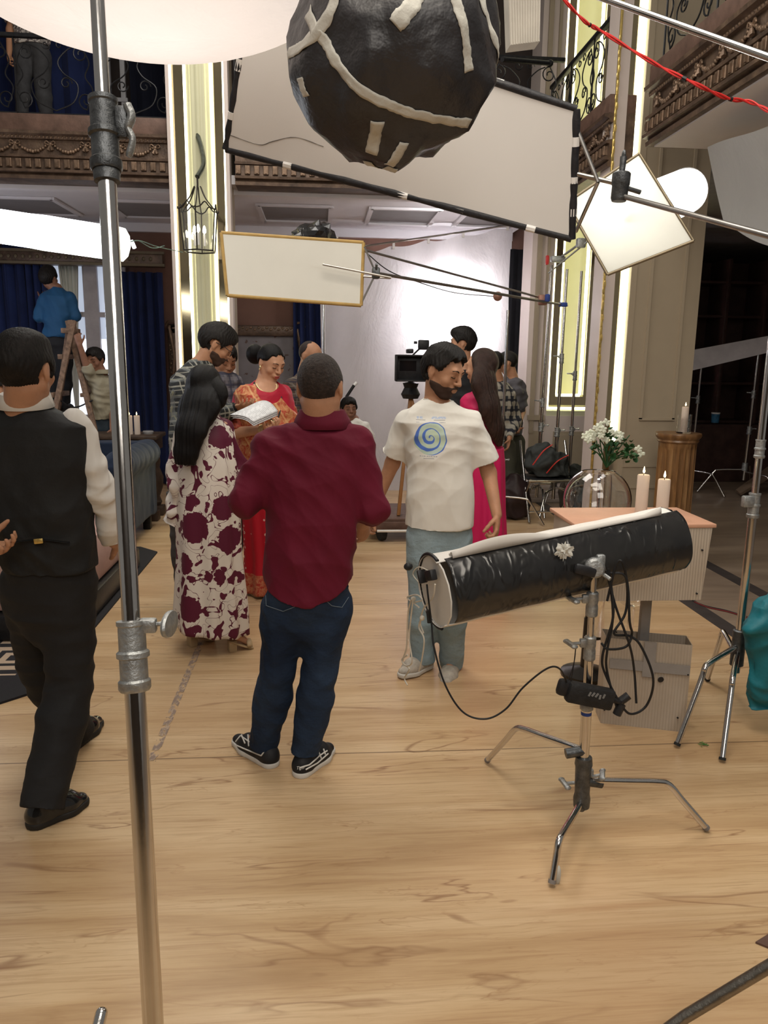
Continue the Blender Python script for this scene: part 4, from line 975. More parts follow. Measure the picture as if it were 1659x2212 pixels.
# 3 the large white bounce board
t = thing('bounce_board', P(860, 290, Y=3.0), 'large tilted white bounce board with black taped frame overhead', 'reflector board')
Q = [P(545, -2, Y=3.05), P(1245, 238, Y=2.75), P(1236, 512, Y=2.95), P(482, 325, Y=3.25)]
Q = np.array(Q); cen = Q.mean(0); U = Q[1]-Q[0]; Vv = Q[3]-Q[0]
# make the corners planar
nn = unit(np.cross(Q[2]-Q[0], Q[3]-Q[1])); Q = np.array([q-nn*((q-cen)@nn) for q in Q])
m = MB(); m.slab(Q, .012); bb = M('warm_white_board', (.76, .75, .74), .75, 0, .03, 1.5, .12, 3); m.build('board_face', bb, t, smooth=False)
m = MB(); rr = random.Random(2)
for i in range(4):
    a, b = Q[i], Q[(i+1) % 4]; m.tube([a+(b-a)*k/14+nn*0.002*rr.uniform(-1, 1) for k in range(15)], [.0135*rr.uniform(.85, 1.15) for _ in range(15)], 10)
m.build('taped_frame', M('black_gaffer_tape', (.022, .022, .026), .5, 0, .3, 20, .4, 40), t)
m = MB()
for i, f0, l_ in ((3, .22, .1), (3, .55, .16), (2, .1, .05), (2, .3, .1), (2, .46, .08), (2, .62, .06), (2, .8, .05), (1, .2, .14), (1, .5, .1), (1, .75, .12), (0, .15, .07), (0, .75, .06)):
    a, b = Q[i], Q[(i+1) % 4]; m.tube([a+(b-a)*f0, a+(b-a)*(f0+l_*.5)], .0142, 8)
m.build('torn_white_tape', paper, t)
cr = [P(495, 290, Y=3.2), P(560, 312, Y=3.2), P(590, 305, Y=3.2), P(640, 296, Y=3.2), P(700, 316, Y=3.2)]
def onboard(p, off=-.008):
    o_ = np.array([0, 0, EYE]); d_ = p-o_; s_ = nn if (o_-cen)@nn > 0 else -nn; tt = ((cen-o_)@nn)/(d_@nn); return o_+d_*tt+s_*.0065
m = MB(); m.tube([onboard(p) for p in curve_pts(cr, 5)], [.0006+.0012*rr.random() for _ in range(21)], 5); m.build('tear_line', M('grey_tear', (.14, .13, .12), .9), t)
# yoke from the board's right end to the grip head
gh = P(1340, 402, Y=2.75)
m = MB(); e1 = P(1240, 262, Y=2.8); e2 = P(1244, 500, Y=2.95); jn = P(1292, 393, Y=2.78); m.tube([e1, jn], .007, 8); m.tube([e2, jn], .007, 8); m.tube([P(1238, 374, Y=2.85), gh+[.03, 0, -.0]], .008, 10); m.build('yoke', steel, t)

# grip head and boom across the right
t = thing('boom_arm', gh, 'steel boom arm with a dark grip head in front of the glowing board', 'boom arm')
m = MB(); m.tube([gh+[0, 0, -.03], P(1700, 520, Y=2.2)], .009, 14); m.build('boom_tube', steel, t)
m = MB(); R = axis_R(unit(P(1345, 350, Y=2.75)-P(1335, 440, Y=2.75))); m.lathe([(.0, -.05), (.024, -.05), (.028, -.04), (.028, .0), (.031, .005), (.031, .04), (.026, .045), (0, .045)], gh, 20, R); m.tube([gh+R[:, 2]*.04, gh+R[:, 2]*.095], [.010, .012], 10); m.ball(gh+R[:, 2]*.10, (.012, .007, .018), 10, 8, R); m.tube([gh, gh+unit(P(1372, 412, Y=2.75)-gh)*.075], .008, 10); m.build('grip_head', castd, t)
t = thing('boom_arm', P(1450, 60, Y=2.0), 'long steel boom tube slanting across the top right corner', 'boom arm')
m = MB(); m.tube([P(1280, -12, Y=2.2), P(1700, 138, Y=1.8)], .0085, 14); m.build('boom_tube', chrome, t)
redm = M('red_cable', (.50, .02, .018), .5, 0, .08, 20)
pts_ = curve_pts([P(1205, -15, Y=2.5), P(1262, 45, Y=2.5), P(1300, 68, Y=2.5), P(1410, 135, Y=2.4), P(1500, 180, Y=2.3), P(1570, 212, Y=2.3), P(1620, 220, Y=2.3), P(1670, 245, Y=2.2)], 10)
t = thing('power_cable', pts_[0], 'red twisted power cable sagging across the top right', 'cable')
for k in (0, 1): m = MB(); m.tube(pts_+np.array([[0, .003*cos(i*.5+k*pi), .0035*sin(i*.5+k*pi)] for i in range(len(pts_))]), .0030, 6); m.build('red_wire', redm, t)
m = MB()
for i in (13, 37, 51): m.tube(pts_[i:i+2], .0062, 8)
m.build('black_tape_wrap', cable, t)

# 4 small bounce board with its stand and boom
t = thing('small_bounce_board', P(630, 580, Y=5.0), 'small white bounce board with ochre frame hanging before the picture wall', 'reflector board')
Q4 = np.array([P(478, 503, Y=5.0), P(785, 524, Y=5.05), P(780, 660, Y=5.0), P(491, 638, Y=4.95)]); n4 = unit(np.cross(Q4[2]-Q4[0], Q4[3]-Q4[1])); c4 = Q4.mean(0); Q4 = np.array([q-n4*((q-c4)@n4) for q in Q4])
m = MB(); m.slab(Q4, .012); m.build('board_face', M('cream_board', (.66, .64, .58), .75, 0, .05, 1.5), t, smooth=False)
m = MB()
for i in range(4): m.tube([Q4[i], Q4[(i+1) % 4]], .0115, 10)
m.build('ochre_frame', M('ochre_tape', (.42, .27, .09), .6, 0, .15, 12), t)
jn = P(812, 590, Y=5.0); m = MB(); m.tube([P(787, 533, Y=5.0), jn], .006, 8); m.tube([P(782, 652, Y=5.0), jn], .006, 8); m.tube([P(697, 571, Y=4.93), P(845, 600, Y=4.95)], .007, 8); m.tube([P(785, 597, Y=5), P(843, 601, Y=5)], .006, 8); m.build('yoke', steel, t)
t = thing('boom_arm', jn, 'long pair of thin steel boom tubes reaching left across the backdrop cloth', 'boom arm')
m = MB(); m.tube([P(787, 540, Y=5.2), P(1175, 645, Y=6.2)], .008, 8); m.build('upper_boom_tube', steel, t); m = MB(); m.tube([jn, P(1225, 660, Y=6.3)], .010, 8); m.build('lower_boom_tube', steel, t)
m = MB(); m.box(jn, (.05, .05, .07), None, .012); m.tube([jn, jn+[0, -.05, .05]], .008, 8); m.build('grip_head', castd, t)
m = MB(); m.ball(P(1075, 640, Y=5.9), .035, 12, 8); m.build('clamp', M('rusty_clamp', (.30, .16, .12), .5, .4), t); m = MB(); m.box(P(1172, 648, Y=6.15), (.07, .05, .08), None, .012); m.build('clamp', M('rusty_clamp', (.30, .16, .12), .5, .4), t)
m = MB(); m.box(P(1182, 644, Y=6.12), (.035, .055, .06), None, .01); m.box(P(1216, 658, Y=6.25), (.07, .03, .035), None, .008); m.build('blue_tape_wrap', M('blue_tape', (.03, .06, .25), .6), t)
m = MB(); m.tube(curve_pts([P(790, 545, Y=5.1), P(840, 585, Y=5.2), P(900, 608, Y=5.4), P(980, 632, Y=5.6), P(1065, 640, Y=5.85)], 6), .0035, 5); m.build('loose_wire', cable, t)

# straight stands: pole, collars, knobs, three legs
def stand(label, base, ztop, radii=(.016, .013, .0095), joints=(.45, .72), lean=(0, 0), legr=.42, legs_=(90, 210, 330), group=None, hub=.34, nm='light_stand', mt=None, style='fold'):
    b = np.array([base[0], base[1], 0.]); t = thing(nm, b, label, 'light stand', group); ln = np.array([lean[0], lean[1], 1.])
    zs = [hub*.6]+[ztop*j for j in joints]+[ztop]
    for i in range(len(zs)-1): m = MB(); m.tube([b+ln*(zs[i]-.03), b+ln*zs[i+1]], radii[i], 12); m.build('pole_section', mt or chrome, t)
    for i, z in enumerate(zs[1:-1]):
        m = MB(); collar(m, b+ln*z, ln, radii[i]*1.15, .10); m.box(b+ln*(z+.02)+[.022*(-1)**i, -.005, 0], (.03, .018, .03), None, .004); cl = m.build('clamp', castm, t); m = MB(); knob(m, b+ln*(z+.02)+[.035*(-1)**i, -.005, 0], ((-1)**i, -.3, .1)); m.build('clamp_knob', castm, cl)
    m = MB(); m.lathe([(radii[0]*1.1, -.05), (radii[0]*1.6, -.045), (radii[0]*1.6, .05), (radii[0]*1.2, .055)], b+ln*hub, 16); m.build('leg_hub', castm, t)
    for k, a in enumerate(legs_):
        d = np.array([cos(radians(a)), sin(radians(a)), 0]); h = b+[0, 0, hub-.03*k]; f_ = b+d*legr+[0, 0, .011]
        m = MB(); m.tube(curve_pts([h+d*.02, h+d*legr*.55+[0, 0, -.01], h+d*legr*.68+[0, 0, -.05], f_], 6), .011, 10); m.build('leg', mt or chrome, t)
    return t
sb = P(1166, 1062, Z=0); 
stand('left of three thin light stands before the niche pillar', P(1157, 1100, Z=.04)[:2], P(1200, 560, Y=8.0)[2]-.05, (.020, .016, .013), (.36, .46), (.012, 0), .34, (150, 270, 210))
stand('middle of three light stands before the niche pillar, clamp at head height', P(1193, 1104, Z=.04)[:2], 2.55, (.021, .017, .013), (.35, .65), (.004, 0), .34, (170, 290, 230))
stand('right of three light stands before the niche pillar', P(1224, 1098, Z=.04)[:2], 2.55, (.019, .016, .013), (.35, .58), (.002, 0), .34, (200, 330, 265))
stand('thin light stand behind the woman in pink with a rusty clamp on top', P(1078, 1120, Z=.05)[:2], P(1075, 640, Y=5.9)[2], (.017, .016, .015), (.3, .4), (.0, 0), .45, (100, 220, 340))
stand('thin stand carrying the small bounce board', P(700, 1130, Z=0)[:2]*.98, P(697, 655, Y=6.0)[2]+.35, (.017, .015, .012), (.45, .62), (0, 0), .45, (70, 190, 310))
stand('light stand in the dark room, left one with grip head', P(1487, 1062, Z=0)[:2], P(1515, 775, Y=9)[2], (.022, .018, .014), (.4, .7), (.012, 0), .5, (60, 180, 300))
stand('taller light stand in the dark room with a pale spigot', P(1602, 1066, Z=0)[:2], P(1632, 760, Y=9)[2]+.02, (.022, .018, .014), (.45, .7), (.015, 0), .55, (50, 170, 290))
# cluster of clamps on the stand tops
t = thing('grip_clamp', P(1200, 562, Y=7.7), 'grip clamps with a red knob on top of the left thin stand', 'clamp')
c0 = P(1205, 560, Y=7.8); m = MB(); m.box(c0, (.14, .07, .06), None, .012); m.tube([c0, P(1262, 520, Y=7.6)], .012, 8); m.tube([P(1185, 590, Y=7.8), P(1290, 505, Y=7.5)], .008, 8); m.box(P(1255, 525, Y=7.6), (.09, .06, .09), None, .015); m.build('clamp_body', castm, t); m = MB(); m.box(P(1182, 562, Y=7.8), (.03, .04, .09), None, .008); m.build('red_knob', M('red_plastic', (.5, .03, .03), .4), t)

# right stand with teal bag
bs_ = P(1640, 1560, Z=0)[:2]+np.array([.16, .35])
t = thing('light_stand', (2.0, 3.12, 0), 'thick steel light stand with bent legs at the right edge, teal bag hung on it', 'light stand')
pb = np.array([1.90, 3.18, 0]); up1 = P(1659, 950, Y=3.18); lnv = np.array([.0, 0, 1.])
m = MB(); m.tube([pb+[0, 0, .25], pb+lnv*1.05], .0185, 20); m.build('lower_tube', chrome, t); m = MB(); m.tube([pb+lnv*1.0, pb+lnv*1.75], .0155, 20); m.build('upper_tube', chrome, t)
m = MB(); collar(m, pb+lnv*1.03, lnv, .021, .11); m.box(pb+lnv*1.05+[-.035, -.01, 0], (.05, .03, .05), None, .006); collar(m, pb+lnv*1.28, lnv, .018, .08); m.build('clamp', castm, t)
hubp = pb+[0, 0, .40]
m = MB(); m.lathe([(.022, -.12), (.03, -.115), (.03, .05), (.024, .055)], hubp, 18); m.build('leg_hub', castd, t)
for i, (fx, fy, kx, ky, kz) in enumerate(((1462, 1610, 1535, 1480, .33), (1560, 1642, 1640, 1545, .30), (1528, 1468, 1555, 1425, .33))):
    ft = P(fx, fy, Z=.012); 
    kn = hubp*.38+ft*.62; kn[2] = kz; d_ = kn-ft
    m = MB(); m.tube(curve_pts([hubp+[0, 0, -.02-.03*i], kn*.85+hubp*.15+[0, 0, .008], kn, ft*.12+kn*.88+[0, 0, -.01], ft], 6), .0125, 14); lg = m.build('leg', chrome, t); m = MB(); m.tube([ft+(kn-ft)*.0, ft+(kn-ft)*.035], .0142, 12); m.build('rubber_foot', rubber, lg)
# teal bag
f = Field((1.70, 2.85, .05), (2.35, 3.35, .85), .009); f.stack([(.12, 2.02, 3.06, .12, .05), (.3, 2.03, 3.05, .16, .07), (.5, 2.02, 3.05, .17, .09), (.62, 2.0, 3.05, .14, .09), (.72, 2.05, 3.08, .06, .05)], np.array([1, 0, 0.]), np.array([0, 1., 0]), .03)
f.cone((1.84, 3.0, .52), (1.98, 3.02, .60), .03, .07, .03); f.cone((1.87, 3.0, .62), (2.0, 3.04, .66), .02, .05, .03)
o = field_obj(f, 'teal_cloth_bag', M('teal_nylon', (.010, .135, .17), .5, 0, .15, 8, .3, 30), None, .014, 1.0, 8); tag(o, 'crumpled teal cloth bag hanging on the right edge light stand', 'bag')

# bottom right leg tube and bottom left leg end belong to stands outside the frame
t = thing('stand_leg', P(1640, 2120, Z=.15), 'dull steel leg tube of a stand crossing the bottom right corner', 'stand leg')
m = MB(); m.tube([P(1420, 2240, Z=.03), P(1480, 2196, Z=.08), P(1720, 2052, Z=.30)], .0145, 14); m.build('leg_tube', M('brushed_dull_tube', (.26, .24, .21), .34, 1, .2, 10, .2, 60), t); m = MB(); m.tube([P(1420, 2240, Z=.03), P(1428, 2232, Z=.034)], .0165, 12); m.build('rubber_foot', rubber, t)
q = P(1632, 2036, Z=.004); m = MB(); m.slab([q, q+[.10, .05, 0], q+[.22, -.03, 0], q+[.09, -.075, 0]], .006); tag(m.build('brown_mat_piece', M('brown_rubber_sheet', (.12, .07, .055), .7), smooth=False), 'corner of a brown flat mat at the right edge of the floor', 'mat')
q = P(220, 2206, Z=.16); m = MB(); m.tube([q+[.0, .0, .02], q+[-.01, -.14, -.06], q+[-.02, -.22, -.14]], .014, 14); m.ball(q+[.0, .0, .02], .0142, 14, 10); o = m.build('stand_leg', chrome); tag(o, 'rounded steel leg end of a stand at the bottom left edge', 'stand leg')

# 5 glowing board and tubular lantern
Q5 = np.array([P(1381, 330, Y=3.35), P(1498, 522, Y=3.2), P(1312, 592, Y=3.3), P(1225, 440, Y=3.45)]); n5 = unit(np.cross(Q5[2]-Q5[0], Q5[3]-Q5[1])); c5 = Q5.mean(0); Q5 = np.array([q-n5*((q-c5)@n5) for q in Q5])
if n5[1] < 0: n5 = -n5
def onb5(p):
    o_ = np.array([0, 0, EYE]); d_ = p-o_; return o_+d_*(((c5-o_)@n5)/(d_@n5))
t = thing('glowing_diffusion_board', c5, 'brightly lit tilted white diffusion board right of the large bounce board', 'diffusion board')
m = MB(); m.slab(Q5, .004); m.build('diffusion_sheet', translucent('diffusion_sheet', (.80, .80, .76), .55, 0), t, smooth=False)
m = MB()
for i in range(4): m.tube([Q5[i], Q5[(i+1) % 4]], .0065, 10)
m.build('thin_frame', M('bronze_tube_frame', (.22, .18, .12), .4, .6), t)
T5 = t.name
A5 = P(1340, 475, Y=3.50); B5 = P(1482, 413, Y=3.95)
t = thing('tube_lantern', (A5+B5)/2, 'glowing white tube lantern behind the diffusion board, round end visible', 'lantern')
dd = unit(B5-A5); A5 = B5-dd*.42; m = MB(); m.lathe([(.106, 0), (.108, .01), (.108, .40), (.106, .42)], A5, 32, axis_R(dd), caps=False); m.build('lantern_skin', emitter('lantern_skin_glow', (1, .98, .95), 3), t)
m = MB(); m.lathe([(.0, .40), (.104, .40), (.104, .395), (0, .395)], A5, 32, axis_R(dd), caps=False); m.build('round_end_cap', emitter('lantern_cap_glow', (.85, .90, .90), .75), t)
m = MB(); m.tube([B5+axis_R(dd) @ np.array([.108*cos(a), .108*sin(a), 0]) for a in np.linspace(0, 2*pi, 33)], .004, 6, caps=False); m.build('end_hoop', steel, t)
pl = bpy.data.lights.new('bulb', 'POINT'); pl.energy = 8; pl.color = (1, .98, .93); pl.shadow_soft_size = .08; o = bpy.data.objects.new('bulb', pl); COL.objects.link(o); o.parent = t; o.location = Vector(tuple(P(1338, 455, Y=3.52)+n5*.07 - (A5*0+np.array(t.location))))
m = MB(); m.tube([gh+[0, .03, 0], onb5(gh)], .007, 8); m.build('support_rod', steel, bpy.data.objects[T5])
m = MB(); m.tube([c5+n5*.02, A5+dd*.2], .006, 8); m.build('support_rod', steel, t)
# 6 left tube light
A6 = P(-60, 480, Y=4.6); B6 = P(262, 528, Y=4.3); t = thing('tube_lantern', (A6+B6)/2, 'long glowing white tube lantern crossing behind the steel stand at left', 'lantern'); dd = unit(B6-A6); L_ = np.linalg.norm(B6-A6)
m = MB(); m.lathe([(.0, 0), (.088, 0), (.09, .02), (.088, L_*.4), (.091, L_*.5), (.086, L_-.1)], A6, 28, axis_R(dd), caps=False); m.build('lantern_skin', emitter('tube_lantern_glow', (.93, .97, 1), 6), t)
m = MB(); m.lathe([(.086, L_-.1), (.088, L_-.09), (.088, L_), (.07, L_+.004), (0, L_+.005)], A6, 10, axis_R(dd), caps=False); m.build('paper_end', emitter('paper_end_glow', (.9, .92, .86), 1.5), t)
t = thing('string_light', B6, 'green wire with small white bulb right of the left tube lantern', 'string light'); e_ = P(395, 545, Y=6.5); m = MB(); m.tube(curve_pts([B6, P(300, 520, Y=4.7), P(340, 533, Y=5.5), e_], 6), .003, 5); m.tube(curve_pts([P(300, 520, Y=4.7), P(330, 536, Y=5.2), P(355, 531, Y=5.6)], 5), .003, 5); m.build('green_wire', M('green_wire_plastic', (.06, .16, .13), .5), t)
m = MB(); m.lathe([(0, 0), (.008, 0), (.011, .02), (.011, .045), (0, .048)], P(284, 519, Y=4.6), 12, axis_R((.35, 0, -1))); m.build('small_bulb', emitter('small_bulb_glow', (.9, .9, 1), 1.2), t)
# top right louvred lamp box
t = thing('ribbed_lamp_box', P(1128, 60, Y=4.2), 'grey ribbed box lamp hung above behind the wrapped lantern', 'lamp'); m = MB(); Qb = [P(1092, -40, Y=4.2), P(1163, -40, Y=4.2), P(1160, 98, Y=4.2), P(1097, 106, Y=4.2)]; m.slab(Qb, .10); m.build('box_body', M('beige_box_skin', (.36, .33, .29), .7), t, smooth=False)
m = MB()
for k in range(12): a = Qb[0]+(Qb[1]-Qb[0])*(k+.5)/12; b = Qb[3]+(Qb[2]-Qb[3])*(k+.5)/12; m.tube([a+[0, -.052, 0], b+[0, -.052, 0]], .004, 6)
m.build('ribs', M('beige_rib', (.42, .39, .34), .6), t)
t = thing('wall_bar', P(1140, 130, Y=7.7), 'short black bar beside the ribbed lamp box', 'bar'); m = MB(); m.tube([P(1085, 128, Y=7.2), P(1188, 137, Y=7.6)], .022, 10); m.ball(P(1188, 137, Y=7.6), .032, 10, 8); m.build('bar_tube', blackm, t)

# hanging cloth at right
m = MB(); c1_, c2_, c3_, c4_ = P(1528, 318, Y=5.3), P(1760, 235, Y=4.0), P(1800, 560, Y=4.0), P(1562, 478, Y=5.3)
def hc(i, j):
    p = (c1_*(1-i)+c2_*i)*(1-j)+(c4_*(1-i)+c3_*i)*j; bow = sin(pi*j)
    return p+np.array([.03*bow, .06*bow, -.05*sin(pi*i)*j+.006*sin(i*9+j*2)])
m.grid(hc, 40, 30); o = m.build('hanging_white_sheet', translucent('dim_white_sheet', (.42, .42, .42), .25, .25, 2, (1, 1, 1))); tag(o, 'large greyish white sheet sagging below the gallery at the right edge', 'cloth')

# 7 black wrapped tube lantern on the C stand
EA, EB = PD(935, 1278, 2.48), PD(1445, 1165, 2.78); dd = unit(EB-EA); R7 = axis_R(dd); r7 = .1215; L7 = np.linalg.norm(EB-EA)
t = thing('wrapped_tube_lantern', (EA+EB)/2, 'tube lantern wrapped in shiny black plastic on the low C stand', 'lantern')
mt, nt, b = new_mat('crinkled_shiny_black_plastic'); b.inputs['Base Color'].default_value = (.012, .012, .013, 1); b.inputs['Roughness'].default_value = .24; b.inputs['Specular IOR Level'].default_value = .6
n1 = N(nt, 'ShaderNodeTexNoise', Scale=16, Detail=5, Roughness=.6, Distortion=1.0); n1.noise_type = 'RIDGED_MULTIFRACTAL' if hasattr(n1, 'noise_type') else n1.noise_type
nt.links.new(coords(nt, (1.6, 1, .6)), n1.inputs[0]); bump(nt, b, n1.outputs[0], .55, .012)
cc_ = noise(nt, coords(nt), 9, 3); nt.links.new(ramp(nt, cc_, [(.3, (.009, .009, .010)), (.7, (.020, .019, .018))]), b.inputs['Base Color'])
upv = np.array([0, 0, 1.])-dd*dd[2]; upv = unit(upv); sdv = np.cross(dd, upv); cam_side = 1 if (np.array([0, 0, EYE])-EA)@sdv > 0 else -1
def ring(th, z, r_): return EA+dd*z+(upv*sin(th)+sdv*cam_side*cos(th))*r_
rs_ = np.random.RandomState(1)
def skinf(r_, a0, a1, z0, z1, wob, nu=90, nv=60):
    mm = MB(); mm.grid(lambda i, j: ring(a0+(a1-a0)*j, z0+(z1-z0)*i+wob*sin(j*9)*.4, r_*(1+.012*sin(j*22+i*3)*wob*40+.006*sin(i*40+j*5))), nu, nv); return mm
o = skinf(r7, -.80, 1.25, 0.03, L7, .006).build('black_plastic_wrap', mt, t); md = o.modifiers.new('thick', 'SOLIDIFY'); md.thickness = .002
o = skinf(r7*.985, 1.15, 5.4, 0.0, L7-.02, .004).build('white_diffusion_skin', whitecloth, t); md = o.modifiers.new('thick', 'SOLIDIFY'); md.thickness = .002
m = MB()
def flap(i, j):
    z = L7*(.06+.86*i); w_ = .018+.035*abs(sin(i*pi*2.0+.4))*(1 if i < .5 else .8); lift = .010+.030*max(0, sin(i*pi*2.1+.2))
    return ring(1.22+.25*(j-.3), z, r7+.004+lift*sin(pi*min(1, j*1.2)))
m.grid(flap, 50, 8); o = m.build('loose_white_flap', whitecloth, t); md = o.modifiers.new('thick', 'SOLIDIFY'); md.thickness = .003
m = MB(); m.lathe([(r7*.99, .012), (r7*.97, .008), (.0, .010)], EA, 14, R7, caps=False); m.build('white_end_disc', M('white_paper_disc', (.66, .64, .60), .8, 0, .04, 6), t)
m = MB(); m.lathe([(r7*.99, L7-.01), (0, L7-.01)], EA, 14, R7, caps=False); m.build('far_end_disc', blackp, t)
m = MB(); 
m.tube([ring(a, .006, r7*1.01) for a in np.linspace(1.2, 5.0, 30)], .006, 8); m.build('black_rim', blackp, t)
pk = lambda px, py, off=.0: (lambda rr_: np.array([0, 0, EYE])+rr_*(((EA-dd*off)-np.array([0, 0, EYE]))@dd)/(rr_@dd))(_R3 @ np.array([(px-CX)/FOC, -(py-CY)/FOC, -1.0]))
m = MB(); a = pk(912, 1245, .012); b2 = pk(950, 1240, .012); m.box((a+b2)/2, (.022, .055, .034), np.array([dd, unit(b2-a), np.cross(dd, unit(b2-a))]).T, .004); m.box(a, (.03, .012, .045), np.array([dd, unit(b2-a), np.cross(dd, unit(b2-a))]).T, .004); m.build('socket_bracket', blackp, t)
rope = M('white_cord', (.62, .58, .50), .8, 0, .1, 40); m = MB()
m.tube(curve_pts([pk(906, 1260, .01), pk(892, 1240, .015), pk(905, 1225, .012), pk(930, 1235, .01)], 6), .0018, 6)
for off_, pth in ((.02, [(890, 1290), (882, 1320), (880, 1360), (878, 1400), (870, 1430), (884, 1445), (874, 1465), (880, 1480)]), (.026, [(893, 1290), (888, 1330), (884, 1380), (890, 1430), (876, 1438), (868, 1425), (880, 1415)]), (.02, [(912, 1330), (905, 1355), (916, 1380), (912, 1420), (905, 1450)]), (.012, [(940, 1262), (935, 1290), (915, 1315), (908, 1345), (915, 1368)]), (.02, [(888, 1300), (880, 1290), (900, 1285), (912, 1296), (895, 1302), (905, 1312)])):
    m.tube(curve_pts([pk(x, y, off_) for x, y in pth], 6), .0028, 6)
m.ball(pk(893, 1294, .02), .009, 8, 6); m.ball(pk(912, 1335, .02), .009, 8, 6); m.build('tie_cord', rope, t)
m = MB(); m.ball(pk(882, 1224, .012), (.016, .012, .014), 8, 6); m.build('black_clip', blackp, t)

# C stand
CB = np.array([.945, 2.395, 0]); poleT = PD(1285, 1215, 2.27); poleT[:2] = CB[:2]*.55+poleT[:2]*.45
t = thing('c_stand', CB, 'low chrome C stand with three bent legs under the wrapped tube lantern', 'light stand')
hub = CB+[0, 0, .26]
def on(px, py): return P(px, py, Y=2.40)
hubt, hubb = on(1263, 1640), on(1255, 1745)
axs = unit(on(1283, 1225)-on(1258, 1700)); base_ = on(1258, 1700); tp = lambda z: base_+axs*((z-base_[2])/axs[2])
z_ = lambda py: on(1262, py)[2]
m = MB(); m.tube([tp(z_(1700)), tp(z_(1525))], .0178, 20); m.build('lower_tube', chrome, t); m = MB(); m.tube([tp(z_(1540)), tp(z_(1395))], .0150, 20); m.build('middle_tube', chrome, t); m = MB(); m.tube([tp(z_(1420)), tp(z_(1205))], .0112, 20); m.build('upper_tube', chrome, t)
m = MB(); R = axis_R(axs); m.lathe([(.018, -.100), (.028, -.092), (.030, -.06), (.026, -.04), (.028, .06), (.031, .07), (.028, .098), (.022, .10)], tp(z_(1690)), 20, R)
for px, py in ((1222, 1628), (1300, 1692), (1248, 1740)): m.tube([tp(z_(py)+.012), on(px, py)+[0, -.02 if py > 1700 else 0, 0]], .0175, 12)
hb = m.build('leg_hub', castd, t)
m = MB(); knob(m, tp(z_(1690))+[-.03, 0, 0], (-1, -.1, 0)); knob(m, tp(z_(1675))+[.03, -.01, .0], (.8, -.3, .35)); m.box(tp(z_(1670))+[.026, 0, 0], (.02, .02, .03), None, .004); m.build('hub_knob', castm, hb)
for (fx, fy), (kx, ky, ks), (hx, hy_) in (((1052, 1643), (1118, 1572), .25, ) and ((1052, 1643), (1118, 1570, .235), (1222, 1628)), ((1527, 1790), (1440, 1690, .21), (1300, 1692)), ((1192, 1908), (1208, 1812, .12), (1248, 1738))):
    ft = P(fx, fy, Z=.012); hp_ = tp(z_(hy_)+.012); fl = np.array([ft[0], ft[1], 0]); hl = np.array([hp_[0], hp_[1], 0]); 
    # the knee lies above the line from hub to foot
    best = None
    for q in np.linspace(.3, .95, 60):
        p = hl+(fl-hl)*q; rr_ = _R3 @ np.array([(kx-CX)/FOC, -(ky-CY)/FOC, -1.0]); 
        tt = (p[:2]@rr_[:2])/(rr_[:2]@rr_[:2]); z = EYE+rr_[2]*tt; miss = np.linalg.norm(rr_[:2]*tt-p[:2])
        if best is None or miss < best[0]: best = (miss, np.array([p[0], p[1], z]))
    kn = best[1]
    m = MB(); m.tube(curve_pts([hp_, hp_*.45+kn*.55, kn+(hp_-kn)*.12, kn+(ft-kn)*.06, kn*.6+ft*.4, ft], 6), .0115, 14); lg = m.build('leg', chrome, t); m = MB(); m.tube([ft, ft+unit(kn-ft)*.012], .0126, 12); m.build('leg_end_cap', M('grey_plastic_cap', (.2, .18, .17), .6), lg)
m = MB(); q = P(1195, 1885, Z=.03)+[.012, -.012, 0]; m.ball(q, (.010, .010, .035), 8, 6); m.build('paper_tape_tag', tape, t)
for py, h in ((1520, .045), (1400, .085), (1305, .085)):
    m = MB(); R = axis_R(axs); rr_ = .021 if py > 1500 else .0185; m.lathe([(rr_*.9, -h/2), (rr_*1.1, -h/2+.004), (rr_*1.1, -h*.1), (rr_, 0), (rr_*1.1, h*.1), (rr_*1.1, h/2-.004), (rr_*.9, h/2)], tp(z_(py)), 20, R); m.box(tp(z_(py)+.02)+[-.026, -.004, 0], (.022, .018, .03), None, .004); cl = m.build('clamp', castm, t)
    if py < 1500: m = MB(); knob(m, tp(z_(py)+.02)+[-.036, -.004, 0], (-1, -.2, 0)); m.build('clamp_knob', castm, cl)
m = MB(); m.lathe([(.0182, -.006), (.0182, .006)], tp(z_(1540)), 16, axis_R(axs), caps=False); m.build('blue_tape_wrap', M('blue_tape', (.03, .06, .25), .6), t)
m = MB(); gp = tp(z_(1222)); R = axis_R((-.15, -1, .1)); m.lathe([(0, -.03), (.030, -.03), (.033, -.02), (.033, .022), (.026, .03), (0, .032)], gp+[-.008, -.02, 0], 24, R); m.box(gp+[.018, 0, .012], (.03, .035, .055), None, .006); m.tube([gp, PD(1222, 1192, 2.54)], .0085, 12); m.tube([gp+[.02, -.04, -.02], gp+[.035, -.06, -.03]], .007, 8); gh7 = m.build('grip_head', castm, t)
m = MB(); m.box(gp+[-.045, -.045, -.004], (.075, .02, .034), np.array(Matrix.Rotation(.25, 3, 'Y')), .010); m.build('grip_handle', blackp, gh7)
q = PD(1220, 1190, 2.485); r_ = np.random.RandomState(3); m = MB()
bmv = bmesh.new(); bmesh.ops.create_icosphere(bmv, subdivisions=3, radius=1); V = np.array([v.co for v in bmv.verts]); F = [[v.index for v in f.verts] for f in bmv.faces]; bmv.free()
d_ = 1+.5*sum((.5-np.abs(np.sin(V@(r_.randn(3)*3.5)+r_.rand()*6))) for _ in range(4)); m.add(q+V*[.030, .012, .030]*d_[:, None], F)
o = m.build('crumpled_white_tape', tape, smooth=False); tag(o, 'crumpled white tape wad on the black wrapped tube lantern', 'tape')
